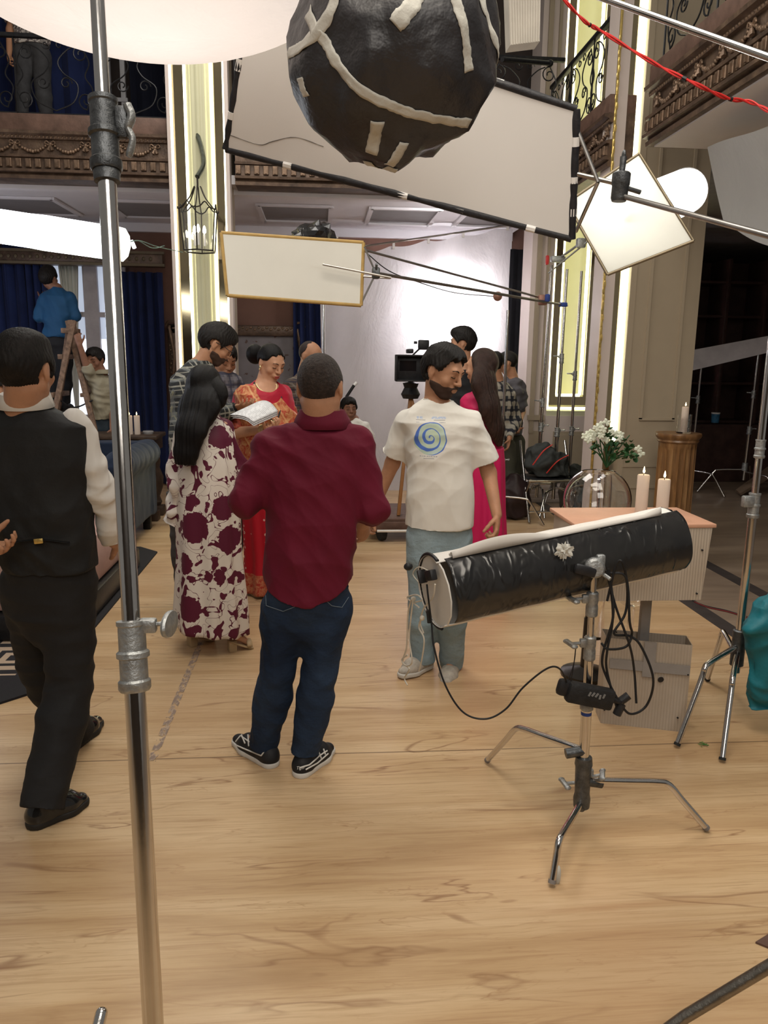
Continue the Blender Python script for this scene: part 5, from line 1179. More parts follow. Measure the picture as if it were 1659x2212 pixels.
# ballast pouch and cables
bp = on(1262, 1487); m = MB()
R = np.array(Matrix.Rotation(radians(13), 3, 'Y')); m.box(bp+[.0, -.055, 0], (.165, .045, .072), R, .012); 
t = thing('ballast_pouch', bp, 'black fabric ballast pouch strapped on the C stand pole', 'pouch'); pb_ = m.build('pouch_body', M('black_nylon', (.016, .016, .017), .6, 0, .3, 30, .4, 60), t)
m = MB(); m.box(bp+R@np.array([-.095, -.05, .008]), (.045, .035, .06), R, .015); m.build('pouch_corner', blackp, t); m = MB(); m.tube([bp+R@np.array([.08, -.05, .0]), bp+R@np.array([.115, -.05, -.002])], .012, 10); m.tube([bp+R@np.array([.115, -.05, -.0]), bp+R@np.array([.135, -.05, .025])], .014, 10); m.tube([bp+R@np.array([.12, -.05, -.01]), bp+R@np.array([.115, -.05, -.05])], .015, 10); m.build('plug_end', blackp, t)
for xx in (-.085, -.075): m = MB(); m.tube(curve_pts([bp+R@np.array([xx, -.05, .03]), on(1232, 1420)+[0, -.04, 0], on(1238, 1385)+[.0, -.03, 0]], 6), .0035, 6, flat=.4); m.build('strap', cable, t)
m = MB()
rs = random.Random(5)
for k in range(5): x = -.012+k*.0125; m.box(bp+R@np.array([x, -.0785, .012+.003*rs.uniform(-1, 1)]), (.007, .001, .016), R@np.array(Matrix.Rotation(rs.uniform(-.5, .5), 3, 'Y')))
m.build('faded_print_marks', M('grey_print', (.16, .16, .16), .6), t)
t = thing('extension_lead', on(1200, 1440), 'thin black cord looping from the lantern end to the ballast pouch', 'cord')
cp = [pk(922, 1262, .02), pk(925, 1290, .024), pk(932, 1345, .02), PD(938, 1400, 2.45), PD(962, 1480, 2.44), PD(1000, 1538, 2.43), PD(1048, 1553, 2.42), PD(1092, 1532, 2.42), PD(1130, 1485, 2.42), PD(1180, 1445, 2.41), PD(1208, 1444, 2.41), on(1215, 1462)+[0, -.05, 0]]
m = MB(); m.tube(curve_pts(cp, 10), .0030, 8); m.build('cord', cable, t); m = MB(); m.tube([pk(925, 1318, .02), pk(928, 1345, .02)], .0075, 8); m.build('inline_plug', blackp, t)
t = thing('extension_lead', on(1340, 1350), 'bundle of thick black cables looping beside the C stand pole', 'cord')
for pth in ([(1302, 1290), (1318, 1215), (1330, 1205), (1345, 1262), (1338, 1315), (1312, 1355), (1350, 1365), (1372, 1385), (1395, 1450), (1388, 1510), (1355, 1528), (1330, 1510), (1300, 1450), (1290, 1405), (1310, 1320), (1310, 1250)],
            [(1308, 1230), (1340, 1240), (1345, 1330), (1355, 1360), (1340, 1385), (1300, 1388), (1290, 1380)], [(1300, 1225), (1318, 1300), (1345, 1380), (1360, 1440), (1362, 1505)], [(1305, 1222), (1312, 1320), (1298, 1390), (1302, 1440), (1322, 1520)]):
    m = MB(); m.tube(curve_pts([on(x, y)+[0, -.04-.01*(i % 3), 0] for i, (x, y) in enumerate(pth)], 8), .0042, 8); m.build('cable', cable, t)

# corrugated plastic boxes with taped post
corr = None
def corrm():
    m, nt, b = new_mat('ribbed_translucent_plastic'); v = coords(nt); w_ = N(nt, 'ShaderNodeTexWave', Scale=26, Distortion=.3); w_.bands_direction = 'X'; nt.links.new(v, w_.inputs[0])
    f = noise(nt, v, 5, 3); c = ramp(nt, f, [(.3, (.44, .36, .28)), (.7, (.54, .47, .39))]); c = mix(nt, math_(nt, 'MULTIPLY', w_.outputs['Fac'], .35), c, (.33, .27, .21)); nt.links.new(c, b.inputs['Base Color']); b.inputs['Roughness'].default_value = .45
    tr = nt.nodes.new('ShaderNodeBsdfTransparent'); mx = nt.nodes.new('ShaderNodeMixShader'); mx.inputs[0].default_value = .12; nt.links.new(b.outputs[0], mx.inputs[1]); nt.links.new(tr.outputs[0], mx.inputs[2]); nt.links.new(mx.outputs[0], nt.nodes['Material Output'].inputs[0])
    bump(nt, b, w_.outputs['Fac'], .4, .004); return m
corr = corrm(); grey_t = M('grey_duct_tape', (.27, .25, .235), .5, 0, .08, 12, .15, 40)
t = thing('ribbed_plastic_box', (1.42, 3.2, 0), 'low translucent ribbed plastic box with grey tape cross behind the C stand', 'box')
yb = 3.2; bl = P(1297, 1562, Z=0); br = P(1478, 1582, Z=0); tl_ = P(1305, 1378, Y=bl[1]); tr_ = P(1497, 1378, Y=br[1]); zt = tl_[2]
bkl = bl+[.02, .12, 0]; bkr = br+[.03, .12, 0]
m = MB(); V = [bl, br, bkr, bkl]+[p+[0, 0, zt] for p in (bl, br, bkr, bkl)]; m.add(V, [(0, 1, 5, 4), (1, 2, 6, 5), (2, 3, 7, 6), (3, 0, 4, 7)]); o = m.build('ribbed_walls', corr, t, smooth=False); md = o.modifiers.new('thick', 'SOLIDIFY'); md.thickness = .004
m = MB(); z0_ = P(1400, 1428, Y=bl[1])[2]; mid = lambda q, z, o_=-.006: bl+(br-bl)*q+np.array([0, o_, z]); m.slab([mid(.05, z0_-.025), mid(.99, z0_-.025), mid(.99, z0_+.02), mid(.05, z0_+.02)], .003); m.slab([mid(.44, z0_-.05, -.008), mid(.58, z0_-.05, -.008), mid(.58, zt+.0, -.008), mid(.44, zt+.0, -.008)], .003); m.build('grey_tape', grey_t, t, smooth=False)
m = MB(); m.tube([mid(.66, z0_-.055, -.008), mid(.66, z0_-.056, -.012)], .014, 10)
for q, z in ((.03, .07), (.97, .28), (.1, .45), (.9, .07)): m.tube([mid(q, z, -.004), mid(q, z, -.009)], .004, 6)
m.build('black_hole_plug', blackp, t)
ub = 3.2; UL, UR = P(1232, 1268, Y=3.02), P(1514, 1296, Y=3.02); UT, UTR = P(1245, 1105, Y=3.02), P(1530, 1140, Y=3.02)
t = thing('ribbed_plastic_box', (1.45, 3.2, .85), 'upper ribbed white box with pinkish wooden lid carrying two candles', 'box')
zb = UR[2]; ztp = UTR[2]; x0, x1 = UL[0], UR[0]; m = MB(); V = [(x0, 3.02, zb), (x1, 3.02, zb), (x1+.02, 3.36, zb), (x0+.02, 3.36, zb), (x0, 3.02, ztp), (x1+.02, 3.02, ztp), (x1+.04, 3.36, ztp), (x0+.02, 3.36, ztp)]; m.add(V, [(0, 1, 5, 4), (1, 2, 6, 5), (2, 3, 7, 6), (3, 0, 4, 7), (0, 3, 2, 1)])
o = m.build('ribbed_walls', corr, t, smooth=False); md = o.modifiers.new('thick', 'SOLIDIFY'); md.thickness = .004
m = MB(); m.box(((x0+x1)/2+.02, 3.20, ztp+.008), (x1-x0+.03, .37, .016), None, .003); m.build('wooden_lid', M('pinkish_plywood', (.55, .30, .20), .45, 0, .1, 6), t)
m = MB(); m.box((tl_[0]*.45+tr_[0]*.55, 3.24, (zb+zt)/2), (.045, .03, zb-zt+.3), None, .004); m.build('taped_post', grey_t, t)
for q, z in ((.96, .03), (.97, .22)): m = MB(); m.tube([(x0+(x1-x0)*q, 3.02, zb+z), (x0+(x1-x0)*q, 3.013, zb+z)], .004, 6); m.build('black_screw', blackp, t)

# candles
wax = translucent('ivory_wax', (.78, .66, .56), .35, 0); flame = emitter('candle_flame', (1, .75, .35), 14)
def candle(p, r_, h, label, group=None, lit=True):
    t = thing('candle', p, label, 'candle', group); p = np.array(p, float); m = MB(); m.lathe([(r_, 0), (r_, h-.004), (r_*.9, h), (r_*.75, h-.006), (0, h-.008)], p, 20); m.build('wax', wax, t)
    m = MB(); m.tube([p+[0, 0, h-.01], p+[0, 0, h+.010]], .0015, 5); m.build('wick', cable, t)
    if lit: m = MB(); m.lathe([(0, 0), (.004, .004), (.005, .010), (.003, .020), (.0005, .030)], p+[0, 0, h+.006], 10); m.build('flame', flame, t)
    return t
zl = ztp+.017
c_ = P(1385, 1097, Y=3.22); candle((c_[0], 3.22, zl), .026, P(1387, 1040, Y=3.22)[2]-zl+.03, 'taller lit candle on the left of the pinkish box lid')
c_ = P(1430, 1100, Y=3.15); candle((c_[0], 3.15, zl), .026, P(1430, 1050, Y=3.15)[2]-zl+.03, 'shorter lit candle on the right of the pinkish box lid')

# glass bowls
t = thing('glass_sphere_vase', (1.33, 3.75, .8), 'large clear glass sphere vase in front of the white flowers', 'vase'); cg = P(1290, 1080, Y=3.75); rg = 72/1661*3.9*1.0
gm = glass('clear_glass'); m = MB(); prof = [(rg*sin(a), -rg*cos(a)) for a in np.linspace(.02, 2.62, 28)]; inn = [((rg-.004)*sin(a), -(rg-.004)*cos(a)) for a in np.linspace(2.62, .02, 28)]; m.lathe(prof+inn, cg, 40, None, caps=False); m.build('glass_bowl', gm, t)
m = MB(); m.tube([cg+[0, 0, -rg], (cg[0], cg[1], .3)], .02, 16); m.lathe([(.13, 0), (.13, .02), (.03, .05), (.025, .32)], (cg[0], cg[1], 0), 24); m.lathe([(.03, 0), (.05, .02), (.0, .03)], cg+[0, 0, -rg-.02], 20); m.build('vase_foot', M('dark_metal_foot', (.05, .045, .04), .3, .8), t)
t = thing('glass_sphere_vase', (1.55, 3.6, 0), 'small clear glass bowl seen below the upper ribbed box', 'vase'); cg2 = P(1368, 1272, Y=3.62); r2 = .095; m = MB(); m.lathe([(r2*sin(a), -r2*cos(a)) for a in np.linspace(.02, 2.4, 20)]+[((r2-.003)*sin(a), -(r2-.003)*cos(a)) for a in np.linspace(2.4, .02, 20)], cg2, 32, None, caps=False); m.build('glass_bowl', gm, t)
m = MB(); m.lathe([(.0, 0), (.09, 0), (.09, .015), (.02, .03), (.016, .2), (.016, cg2[2]-r2), (0, cg2[2]-r2)], (cg2[0], cg2[1], 0), 20); m.build('glass_stem', gm, t)

# pedestal, flowers
pc = P(1466, 935, Y=6.02); zt_ = pc[2]; t = thing('fluted_pedestal', (pc[0], 6.02, 0), 'brown fluted wooden column pedestal carrying a candle in glass', 'pedestal'); r_ = .148
wdm, nt, b = new_mat('streaky_varnished_wood'); v = coords(nt, (6, 6, .5)); f = noise(nt, v, 3, 5, .6, .5); nt.links.new(ramp(nt, f, [(.3, (.075, .032, .012)), (.55, (.21, .105, .038)), (.75, (.36, .21, .09))]), b.inputs['Base Color']); b.inputs['Roughness'].default_value = .35; bump(nt, b, f, .2, .01)
m = MB()
def fl(i, j): a = i*2*pi; rr = r_-.013*abs(sin(a*10))**.7*(1 if .06 < j < .94 else 0); return (pc[0]+rr*cos(a), 6.02+rr*sin(a), .06+(zt_-.13)*j)
m.grid(fl, 241, 30); m.build('fluted_shaft', wdm, t); m = MB(); m.lathe([(0, 0), (.19, 0), (.19, .03), (.165, .045), (.16, .06), (0, .06)], (pc[0], 6.02, 0), 40); m.build('turned_base', wdm, t); m = MB(); m.lathe([(r_, -.08), (.162, -.065), (.158, -.05), (.175, -.03), (.180, -.015), (.176, 0), (0, 0)], (pc[0], 6.02, zt_), 40); m.build('turned_cap', wdm, t)
candle((pc[0]+.025, 5.99, zt_+.012), .027, P(1476, 882, Y=5.99)[2]-zt_, 'lit candle inside a clear glass on the fluted pedestal')
m = MB(); m.lathe([(.0, 0), (.055, 0), (.058, .01), (.058, .15), (.055, .15), (.055, .012), (0, .010)], (pc[0]+.025, 5.99, zt_+.001), 28, None, caps=False); tag(m.build('glass_tumbler', gm), 'clear glass tumbler around the candle on the pedestal', 'glass')
t = thing('white_flower_bouquet', P(1305, 985, Y=4.3), 'bouquet of white flowers with dark green leaves above the glass sphere', 'flowers')
green = M('dark_green_leaf', (.022, .075, .022), .5, 0, .3, 12); petal = M('white_petal', (.66, .68, .55), .6, 0, .05, 9); r = random.Random(4)
ms, ml, mf = MB(), MB(), MB(); root = P(1310, 1010, Y=4.3); 
for k in range(15):
    e = P(r.uniform(1272, 1372), r.uniform(935, 990), Y=4.3+r.uniform(-.1, .1)); ms.tube(curve_pts([root, (root+e)/2+[r.uniform(-.02, .02), 0, .02], e], 5), .0035, 5)
for k in range(85):
    q = r.uniform(0, 1); px = 1290+80*q+r.uniform(-18, 18); py = 945+32*q+r.uniform(-20, 26); e = P(px, py, Y=4.3+r.uniform(-.12, .12)); d = unit([r.uniform(-1, 1), r.uniform(-1, 1), r.uniform(-.6, .7)]); s_ = unit(np.cross(d, [r.uniform(-.3, .3), r.uniform(-.3, .3), 1])); L = r.uniform(.03, .055); up_ = np.cross(s_, d)*.008
    ml.add([e, e+d*L*.35+s_*L*.3+up_, e+d*L*.75+s_*L*.22, e+d*L, e+d*L*.75-s_*L*.22, e+d*L*.35-s_*L*.3+up_, e+d*L*.5-up_], [(0, 1, 6), (1, 2, 6), (2, 3, 6), (3, 4, 6), (4, 5, 6), (5, 0, 6)])
for px, py in ((1263, 942), (1272, 935), (1280, 945), (1288, 925), (1295, 918), (1302, 928), (1310, 912), (1298, 940), (1308, 950), (1320, 935), (1330, 938), (1340, 940), (1270, 950), (1378, 970), (1384, 980), (1285, 934), (1337, 948)):
    e = P(px, py, Y=4.3+r.uniform(-.1, 0))
    mf = MB(); mf.ball(e, .006, 6, 4)
    for j in range(6): a = j*pi/3+r.random(); d = np.array([cos(a), -.45, sin(a)]); mf.ball(e+d*.012, (.013, .005, .009), 7, 5, np.array(Matrix.Rotation(-a, 3, 'Y')))
    mf.build('white_bloom', petal, t)
ms.build('stems', green, t); ml.build('leaves', green, t, smooth=False)
m = MB(); m.lathe([(0, 0), (.05, 0), (.055, .02), (.04, .3), (.045, root[2]-.02), (.040, root[2]-.02), (.035, .3), (0, .02)], (root[0], 4.3, 0), 24, None, caps=False); m.build('tall_glass_vase', gm, t)

# folding chair and bags
t = thing('folding_chair', (2.2, 6.6, 0), 'metal folding chair buried under dark backpacks by the light stands', 'chair')
fc = P(1160, 1150, Z=0); fc = P(1165, 1130, Z=.0); X0, Y0 = fc[0], fc[1]
m = MB(); m.box((X0+.12, Y0+.2, .44), (.46, .42, .03), None, .01); m.build('seat', blackp, t)
for sx_ in (-.12, .36):
    m = MB(); m.tube([(X0+sx_, Y0-.05, .015), (X0+sx_, Y0+.45, .80)], .013, 10); m.build('leg', chrome, t); m = MB(); m.tube([(X0+sx_, Y0+.45, .015), (X0+sx_, Y0-.02, .45)], .013, 10); m.build('leg', chrome, t)
m = MB(); m.tube([(X0-.14, Y0-.02, .44), (X0+.38, Y0-.02, .44)], .013, 10); m.build('crossbar', chrome, t); m = MB(); m.tube([(X0-.12, Y0-.02, .12), (X0+.36, Y0-.02, .12)], .010, 8); m.build('crossbar', chrome, t)
def bag(lo, hi, levs, mat, label, seed, fold=.02, strap=None):
    f = Field(lo, hi, .014); f.stack(levs, np.array([1, 0, 0.]), np.array([0, 1., 0]), .03, 2.6); V, F = f.mesh(); V = smooth_mesh(V, F, 2); V = V+normals(V, F)*folds3(V, fold, .9, seed)[:, None]; o = link_mesh('backpack', V, F, mat); tag(o, label, 'bag')
    if strap:
        m = MB()
        for s_ in strap[1]: m.tube(curve_pts(s_, 6), .016, 8, flat=.35)
        m.build('strap', strap[0], o)
    return o
cx_ = X0+.12; cy_ = Y0+.2; red_ = M('red_webbing', (.45, .03, .02), .6)
bag((cx_-.35, cy_-.32, .42), (cx_+.35, cy_+.32, .95), [(.465, cx_, cy_, .23, .19), (.60, cx_-.02, cy_, .24, .19), (.72, cx_-.05, cy_, .18, .15), (.82, cx_-.1, cy_, .06, .06)], M('charcoal_nylon', (.030, .033, .032), .7, 0, .3, 10, .3, 30), 'dark grey backpack with red straps piled on the folding chair', 3, .03,
    (red_, [[(cx_-.22, cy_-.2, .60), (cx_-.12, cy_-.2, .74), (cx_-.02, cy_-.16, .80)], [(cx_-.08, cy_-.22, .52), (cx_+.02, cy_-.23, .64), (cx_+.14, cy_-.2, .70)]]))
bag((cx_+.05, cy_-.45, .0), (cx_+.75, cy_+.25, .75), [(.03, cx_+.38, cy_-.15, .20, .14), (.25, cx_+.40, cy_-.15, .22, .16), (.45, cx_+.36, cy_-.12, .18, .14), (.58, cx_+.32, cy_-.12, .08, .08)], M('black_olive_nylon', (.016, .018, .015), .75, 0, .3, 10, .3, 30), 'black jacket and bag heap to the right of the folding chair', 5, .035)
bg = P(1105, 1120, Z=.0); bag((bg[0]-.3, bg[1]-.3, 0), (bg[0]+.3, bg[1]+.3, .6), [(.02, bg[0], bg[1], .17, .12), (.2, bg[0], bg[1], .19, .14), (.38, bg[0], bg[1], .14, .10), (.48, bg[0], bg[1], .05, .05)], M('brown_black_leather', (.025, .014, .014), .5, 0, .3, 10), 'dark brown bag on the floor behind the woman in pink', 7, .02)
bg = P(1245, 1105, Z=.0)+[.02, .15, 0]; bag((bg[0]-.3, bg[1]-.3, 0), (bg[0]+.3, bg[1]+.3, .6), [(.02, bg[0], bg[1], .17, .12), (.2, bg[0], bg[1], .19, .14), (.42, bg[0], bg[1], .14, .10), (.5, bg[0], bg[1], .05, .05)], M('olive_brown_nylon', (.06, .045, .03), .7, 0, .3, 10), 'olive bag at the foot of the niche pillar behind the glass sphere', 9, .02)

# cinema camera on its rolling tripod
cc0 = P(885, 795, Y=7.0); X0, Z0 = cc0[0], cc0[2]
t = thing('cinema_camera', (X0, 7.05, Z0-.12), 'black film camera with square matte box on a tripod behind the man in white', 'camera')
m = MB(); s_ = .12; 
m.box((X0, 6.98, Z0), (.27, .03, .235), None, .012); m.build('matte_box_back', blackp, t)
m = MB(); m.box((X0, 6.93, Z0+.11), (.27, .12, .015), None, .004); m.box((X0, 6.93, Z0-.11), (.27, .12, .015), None, .004); m.box((X0-.13, 6.93, Z0), (.015, .12, .23), None, .004); m.box((X0+.13, 6.93, Z0), (.015, .12, .23), None, .004); m.build('matte_box_shade', blackm, t)
m = MB(); m.lathe([(0, 0), (.05, 0), (.055, -.12), (.048, -.2)], (X0, 7.0, Z0), 24, axis_R((0, -1, 0))); m.build('lens', blackm, t)
m = MB(); m.box((X0+.02, 7.28, Z0+.02), (.16, .26, .18), None, .015); m.box((X0+.02, 7.2, Z0+.15), (.05, .2, .04), None, .01); m.build('camera_body', blackp, t)
m = MB(); q = P(915, 745, Y=7.2); m.box(q, (.10, .05, .09), None, .01); m.tube([q+[-.06, 0, .02], q+[-.09, 0, .02]], .012, 8); m.tube([q, (X0+.04, 7.25, Z0+.1)], .008, 6); m.build('monitor', blackp, t)
m = MB(); m.box((X0-.02, 6.965, Z0+.02), (.15, .004, .09)); m.build('filter_glass', M('dark_filter', (.01, .01, .012), .1), t, smooth=False)
t = thing('camera_tripod', (X0+.02, 7.15, 0), 'wooden legged camera tripod on a low wheeled dolly', 'tripod')
m = MB(); m.lathe([(0, 0), (.07, 0), (.09, .04), (.06, .10), (.075, .14), (.0, .16)], (X0+.03, 7.15, Z0-.28), 20); m.build('fluid_head', blackp, t)
wood = M('orange_brown_wood', (.30, .135, .045), .45, 0, .15, 8)
for k, (ex, ey) in enumerate(((-.12, -.25), (.28, -.2), (.05, .32))):
    a = np.array([X0+.03, 7.15, Z0-.26]); b_ = np.array([X0+.03+ex, 7.15+ey, .22]); m = MB(); R = axis_R(unit(b_-a)); m.box((a+b_)/2, (.05, .03, np.linalg.norm(b_-a)), R, .004); m.build('leg', wood, t)
t = thing('camera_dolly', (X0, 7.15, 0), 'low dolly platform with dark wheels under the camera tripod', 'dolly')
m = MB(); m.box((X0-.02, 7.15, .20), (.75, .75, .035), None, .006); m.box((X0-.02, 6.78, .15), (.8, .06, .08), None, .006); m.build('platform', dimwood, t)
for sx_, sy_ in ((-.25, -.32), (.25, -.32), (-.25, .32), (.25, .32)): m = MB(); m.lathe([(0, -.025), (.085, -.025), (.09, 0), (.085, .025), (0, .025)], (X0+sx_, 7.15+sy_, .09), 20, axis_R((1, .3, 0))); m.build('wheel', rubber, t)
m = MB(); m.tube([(X0-.3, 6.7, .12), (X0+.3, 6.7, .12)], .012, 8); m.build('tow_bar', whitecloth, t)
# microphone
t = thing('microphone', P(760, 850, Y=8.3), 'black microphone with pale tip on a stand beside the backdrop', 'microphone'); m = MB(); m.tube([P(748, 858, Y=8.3), P(765, 832, Y=8.3)], .016, 10); m.build('microphone_body', blackp, t); m = MB(); m.tube([P(765, 832, Y=8.3), P(771, 826, Y=8.3)], .016, 10); m.build('pale_tip', paper, t)
q = P(748, 858, Y=8.3); m = MB(); m.tube([q, (q[0], q[1], .02)], .009, 8); m.lathe([(0, 0), (.14, 0), (.14, .02), (0, .02)], (q[0], q[1], 0), 20); m.build('microphone_stand', blackm, t)
t = thing('wrapped_ceiling_lamp', P(680, 500, Y=7.2), 'black wrapped lamp peeking above the small bounce board', 'lamp'); m = MB(); q = P(680, 515, Y=7.0); r = np.random.RandomState(8); bmv = bmesh.new(); bmesh.ops.create_icosphere(bmv, subdivisions=3, radius=1); V = np.array([v.co for v in bmv.verts]); F = [[v.index for v in f.verts] for f in bmv.faces]; bmv.free()
d_ = sum((.5-np.abs(np.sin(V@(r.randn(3)*4)+r.rand()*6)))*.12 for _ in range(5)); link_mesh('foil_wrap', q+V*[.20, .2, .15]*(1+d_)[:, None], F, mt, t, smooth=False); m = MB(); m.tube([q, P(690, 640, Y=7.0)+[0, 0, .0]], .012, 8); m.tube([P(700, 505, Y=7.0), P(730, 515, Y=7.0)], .015, 8); m.build('stem', steel, t)

# lantern sconce on the left pillar
lc = P(430, 500, Y=7.3); t = thing('wall_lantern', lc, 'hexagonal iron and glass lantern glowing on the left pillar', 'lantern')
zt0, zb0 = P(430, 455, Y=7.3)[2], P(430, 543, Y=7.3)[2]; rt, rbm = .175, .145; hexa = lambda r_, z, k: np.array([lc[0]+r_*cos(k*pi/3+pi/6), 7.3+r_*sin(k*pi/3+pi/6), z])
m = MB()
for k in range(6):
    m.tube([hexa(rt, zt0, k), hexa(rbm, zb0, k)], .006, 6); m.tube([hexa(rbm, zb0, k), hexa(rbm, zb0, k+1)], .007, 6)
    a, b_ = hexa(rt, zt0, k), hexa(rt, zt0, k+1); m.tube(curve_pts([a, a*.75+b_*.25+[0, 0, .015], (a+b_)/2+[0, 0, .055], a*.25+b_*.75+[0, 0, .015], b_], 4), .006, 6)
    m.tube(curve_pts([a+unit(a-lc*[1, 1, 1])*.02, a, hexa(.08, zt0+.10, k), hexa(.03, zt0+.20, k)], 5), .006, 6)
m.tube([(lc[0], 7.3, zt0+.18), (lc[0], 7.3, zt0+.30)], .008, 6)
m.build('iron_frame', M('dark_iron', (.03, .025, .022), .45, .6), t)
pane = None
m = MB()
for k in range(6): m.add([hexa(rt, zt0, k), hexa(rt, zt0, k+1), hexa(rbm, zb0, k+1), hexa(rbm, zb0, k)], [(0, 1, 2, 3)])
mtg, nt, b = new_mat('thin_pane_glass'); g_ = nt.nodes.new('ShaderNodeBsdfTransparent'); gl = nt.nodes.new('ShaderNodeBsdfGlossy'); gl.inputs['Roughness'].default_value = .05; mx = nt.nodes.new('ShaderNodeMixShader'); mx.inputs[0].default_value = .22; nt.links.new(g_.outputs[0], mx.inputs[1]); nt.links.new(gl.outputs[0], mx.inputs[2]); nt.links.new(mx.outputs[0], nt.nodes['Material Output'].inputs[0])
m.build('glass_panes', mtg, t, smooth=False)
for k in (0, 2, 4):
    q = hexa(.05, zb0+.05, k); m = MB(); m.tube([q, q+[0, 0, .10]], .010, 8); m.build('candle_tube', paper, t); m = MB(); m.lathe([(0, 0), (.014, .015), (.016, .035), (.008, .065), (0, .075)], q+[0, 0, .10], 10); m.build('bulb', emitter('warm_bulb', (1, .92, .7), 12) if k == 0 else bpy.data.materials['warm_bulb'], t)
m = MB(); m.tube(curve_pts([(lc[0], 7.3, zt0+.28), (lc[0]+.04, 7.4, zt0+.40), (lc[0]+.02, 7.5, zt0+.55), (lc[0]-.03, 7.58, zt0+.70)], 6), [.022]*18+[.012], 8); m.build('curved_bracket', M('dark_green_bronze', (.04, .045, .035), .5, .4, .4, 30), t)

# left furniture
navyv = M('navy_velvet', (.009, .018, .042), .8, 0, .2, 5, .2, 30, sheen=.5)
sx0 = -1.62; t = thing('blue_sofa', (-2.1, 6.8, 0), 'dark blue velvet rolled arm sofa behind the steel stand', 'sofa')
f = Field((-3.2, 5.9, .12), (-1.3, 8.0, 1.15), .014)
f.cone((-1.63, 6.35, .76), (-1.63, 7.40, .74), .125, .120, .03); f.stack([(.16, -1.67, 6.85, .085, .60), (.76, -1.67, 6.85, .10, .60)], np.array([1, 0, 0.]), np.array([0, 1., 0]), .04, 6)
f.stack([(.16, -2.3, 6.9, .60, .58), (.46, -2.3, 6.9, .60, .58)], np.array([1, 0, 0.]), np.array([0, 1., 0]), .03, 8); f.stack([(.16, -2.3, 7.40, .65, .12), (.84, -2.3, 7.43, .65, .12)], np.array([1, 0, 0.]), np.array([0, 1., 0]), .05, 5)
V, F = f.mesh(); V = smooth_mesh(V, F, 2); nn_ = normals(V, F); top_ = (V[:, 2] > .70) & (V[:, 0] > -1.85); V = V+nn_*(np.where(top_, -.007*np.abs(np.sin(V[:, 1]*16))**6, 0))[:, None]; V = V+nn_*folds3(V, .003, .8, 4)[:, None]; link_mesh('upholstery', V, F, navyv, t)
for x, y in ((-1.66, 6.35), (-1.66, 7.38), (-2.8, 6.4), (-2.8, 7.38)): m = MB(); m.box((x, y, .085), (.07, .07, .17), None, .008); m.build('leg', blackm, t)
t = thing('dark_side_table', (-2.1, 8.2, 0), 'dark carved wooden table carrying white candles before the navy curtain', 'table')
tz = P(300, 938, Y=7.85)[2]; dkt = M('old_dark_table_wood', (.06, .038, .026), .45, 0, .35, 8, .2, 30); m = MB(); m.box((-2.03, 7.92, tz-.02), (.86, .46, .04), None, .008); m.build('table_top', dkt, t); m = MB(); m.box((-2.03, 7.92, tz-.10), (.80, .40, .12), None, .006); m.build('apron', dkt, t)
for x in (-2.36, -1.70): 
    for y in (7.78, 8.06): m = MB(); m.lathe([(.03, .10), (.05, .14), (.03, .2), (.065, .3), (.075, .4), (.04, .5), (.05, .56), (.04, tz-.15)], (x, y, 0), 16); m.box((x, y, .05), (.14, .14, .1), None, .01); m.build('leg', dkt, t)
for k, (px, h_) in enumerate(((281, .185), (297, .185), (270, .19))): c_ = P(px, 935, Y=7.85); candle((c_[0], 7.85+.05*(k == 2), tz), .029, h_, ['left white pillar candle on the dark table', 'right white pillar candle on the dark table', 'white pillar candle half hidden by the steel stand on the dark table'][k], None, True)
q = P(320, 932, Y=7.9); m = MB(); m.lathe([(0, 0), (.05, 0), (.055, .02), (.05, .03), (0, .03)], (q[0], 7.9, tz), 18); tag(m.build('small_dish', M('grey_dish', (.25, .24, .24), .5)), 'small pale dish right of the candles on the dark table', 'dish')
pinkv = M('blush_velvet', (.43, .27, .235), .8, 0, .1, 5, .1, 30, sheen=.4)
def bench(name, label, c, size, zlo, zhi, mat, base):
    t = thing(name, (c[0], c[1], 0), label, 'bench'); m = MB(); m.box((c[0], c[1], (zlo+zhi)/2), (size[0], size[1], zhi-zlo), None, .05); m.build('cushion', mat, t); m = MB(); m.box((c[0], c[1], zlo/2+.007), (size[0]+.06, size[1]+.08, zlo-.014), None, .02); m.build('plinth', base, t)
bench('pink_ottoman', 'blush pink velvet ottoman on black base behind the waistcoat man', (-2.32, 5.17), (1.75, 1.55), .17, .50, pinkv, blackm)
# rug with key pattern
mr, nt, b = new_mat('black_rug_with_cream_key_pattern'); v = coords(nt, (1, 1, 1)); br_ = N(nt, 'ShaderNodeSeparateXYZ'); nt.links.new(v, br_.inputs[0]); X, Y = br_.outputs[0], br_.outputs[1]
def sq(nt, c, per): return math_(nt, 'ABSOLUTE', math_(nt, 'SUBTRACT', math_(nt, 'FRACT', math_(nt, 'MULTIPLY', c, per)), .5))
a = sq(nt, X, 2.6); c_ = sq(nt, Y, 2.6); mx_ = math_(nt, 'MAXIMUM', a, c_); r1 = math_(nt, 'LESS_THAN', math_(nt, 'ABSOLUTE', math_(nt, 'SUBTRACT', mx_, .36)), .07); r2_ = math_(nt, 'LESS_THAN', math_(nt, 'ABSOLUTE', math_(nt, 'SUBTRACT', mx_, .15)), .05)
gap = math_(nt, 'GREATER_THAN', math_(nt, 'SUBTRACT', math_(nt, 'FRACT', math_(nt, 'MULTIPLY', X, 2.6)), .62), 0); r1 = math_(nt, 'MAXIMUM', math_(nt, 'MULTIPLY', r1, 1), math_(nt, 'MULTIPLY', math_(nt, 'MULTIPLY', gap, math_(nt, 'LESS_THAN', c_, .06)), 1))
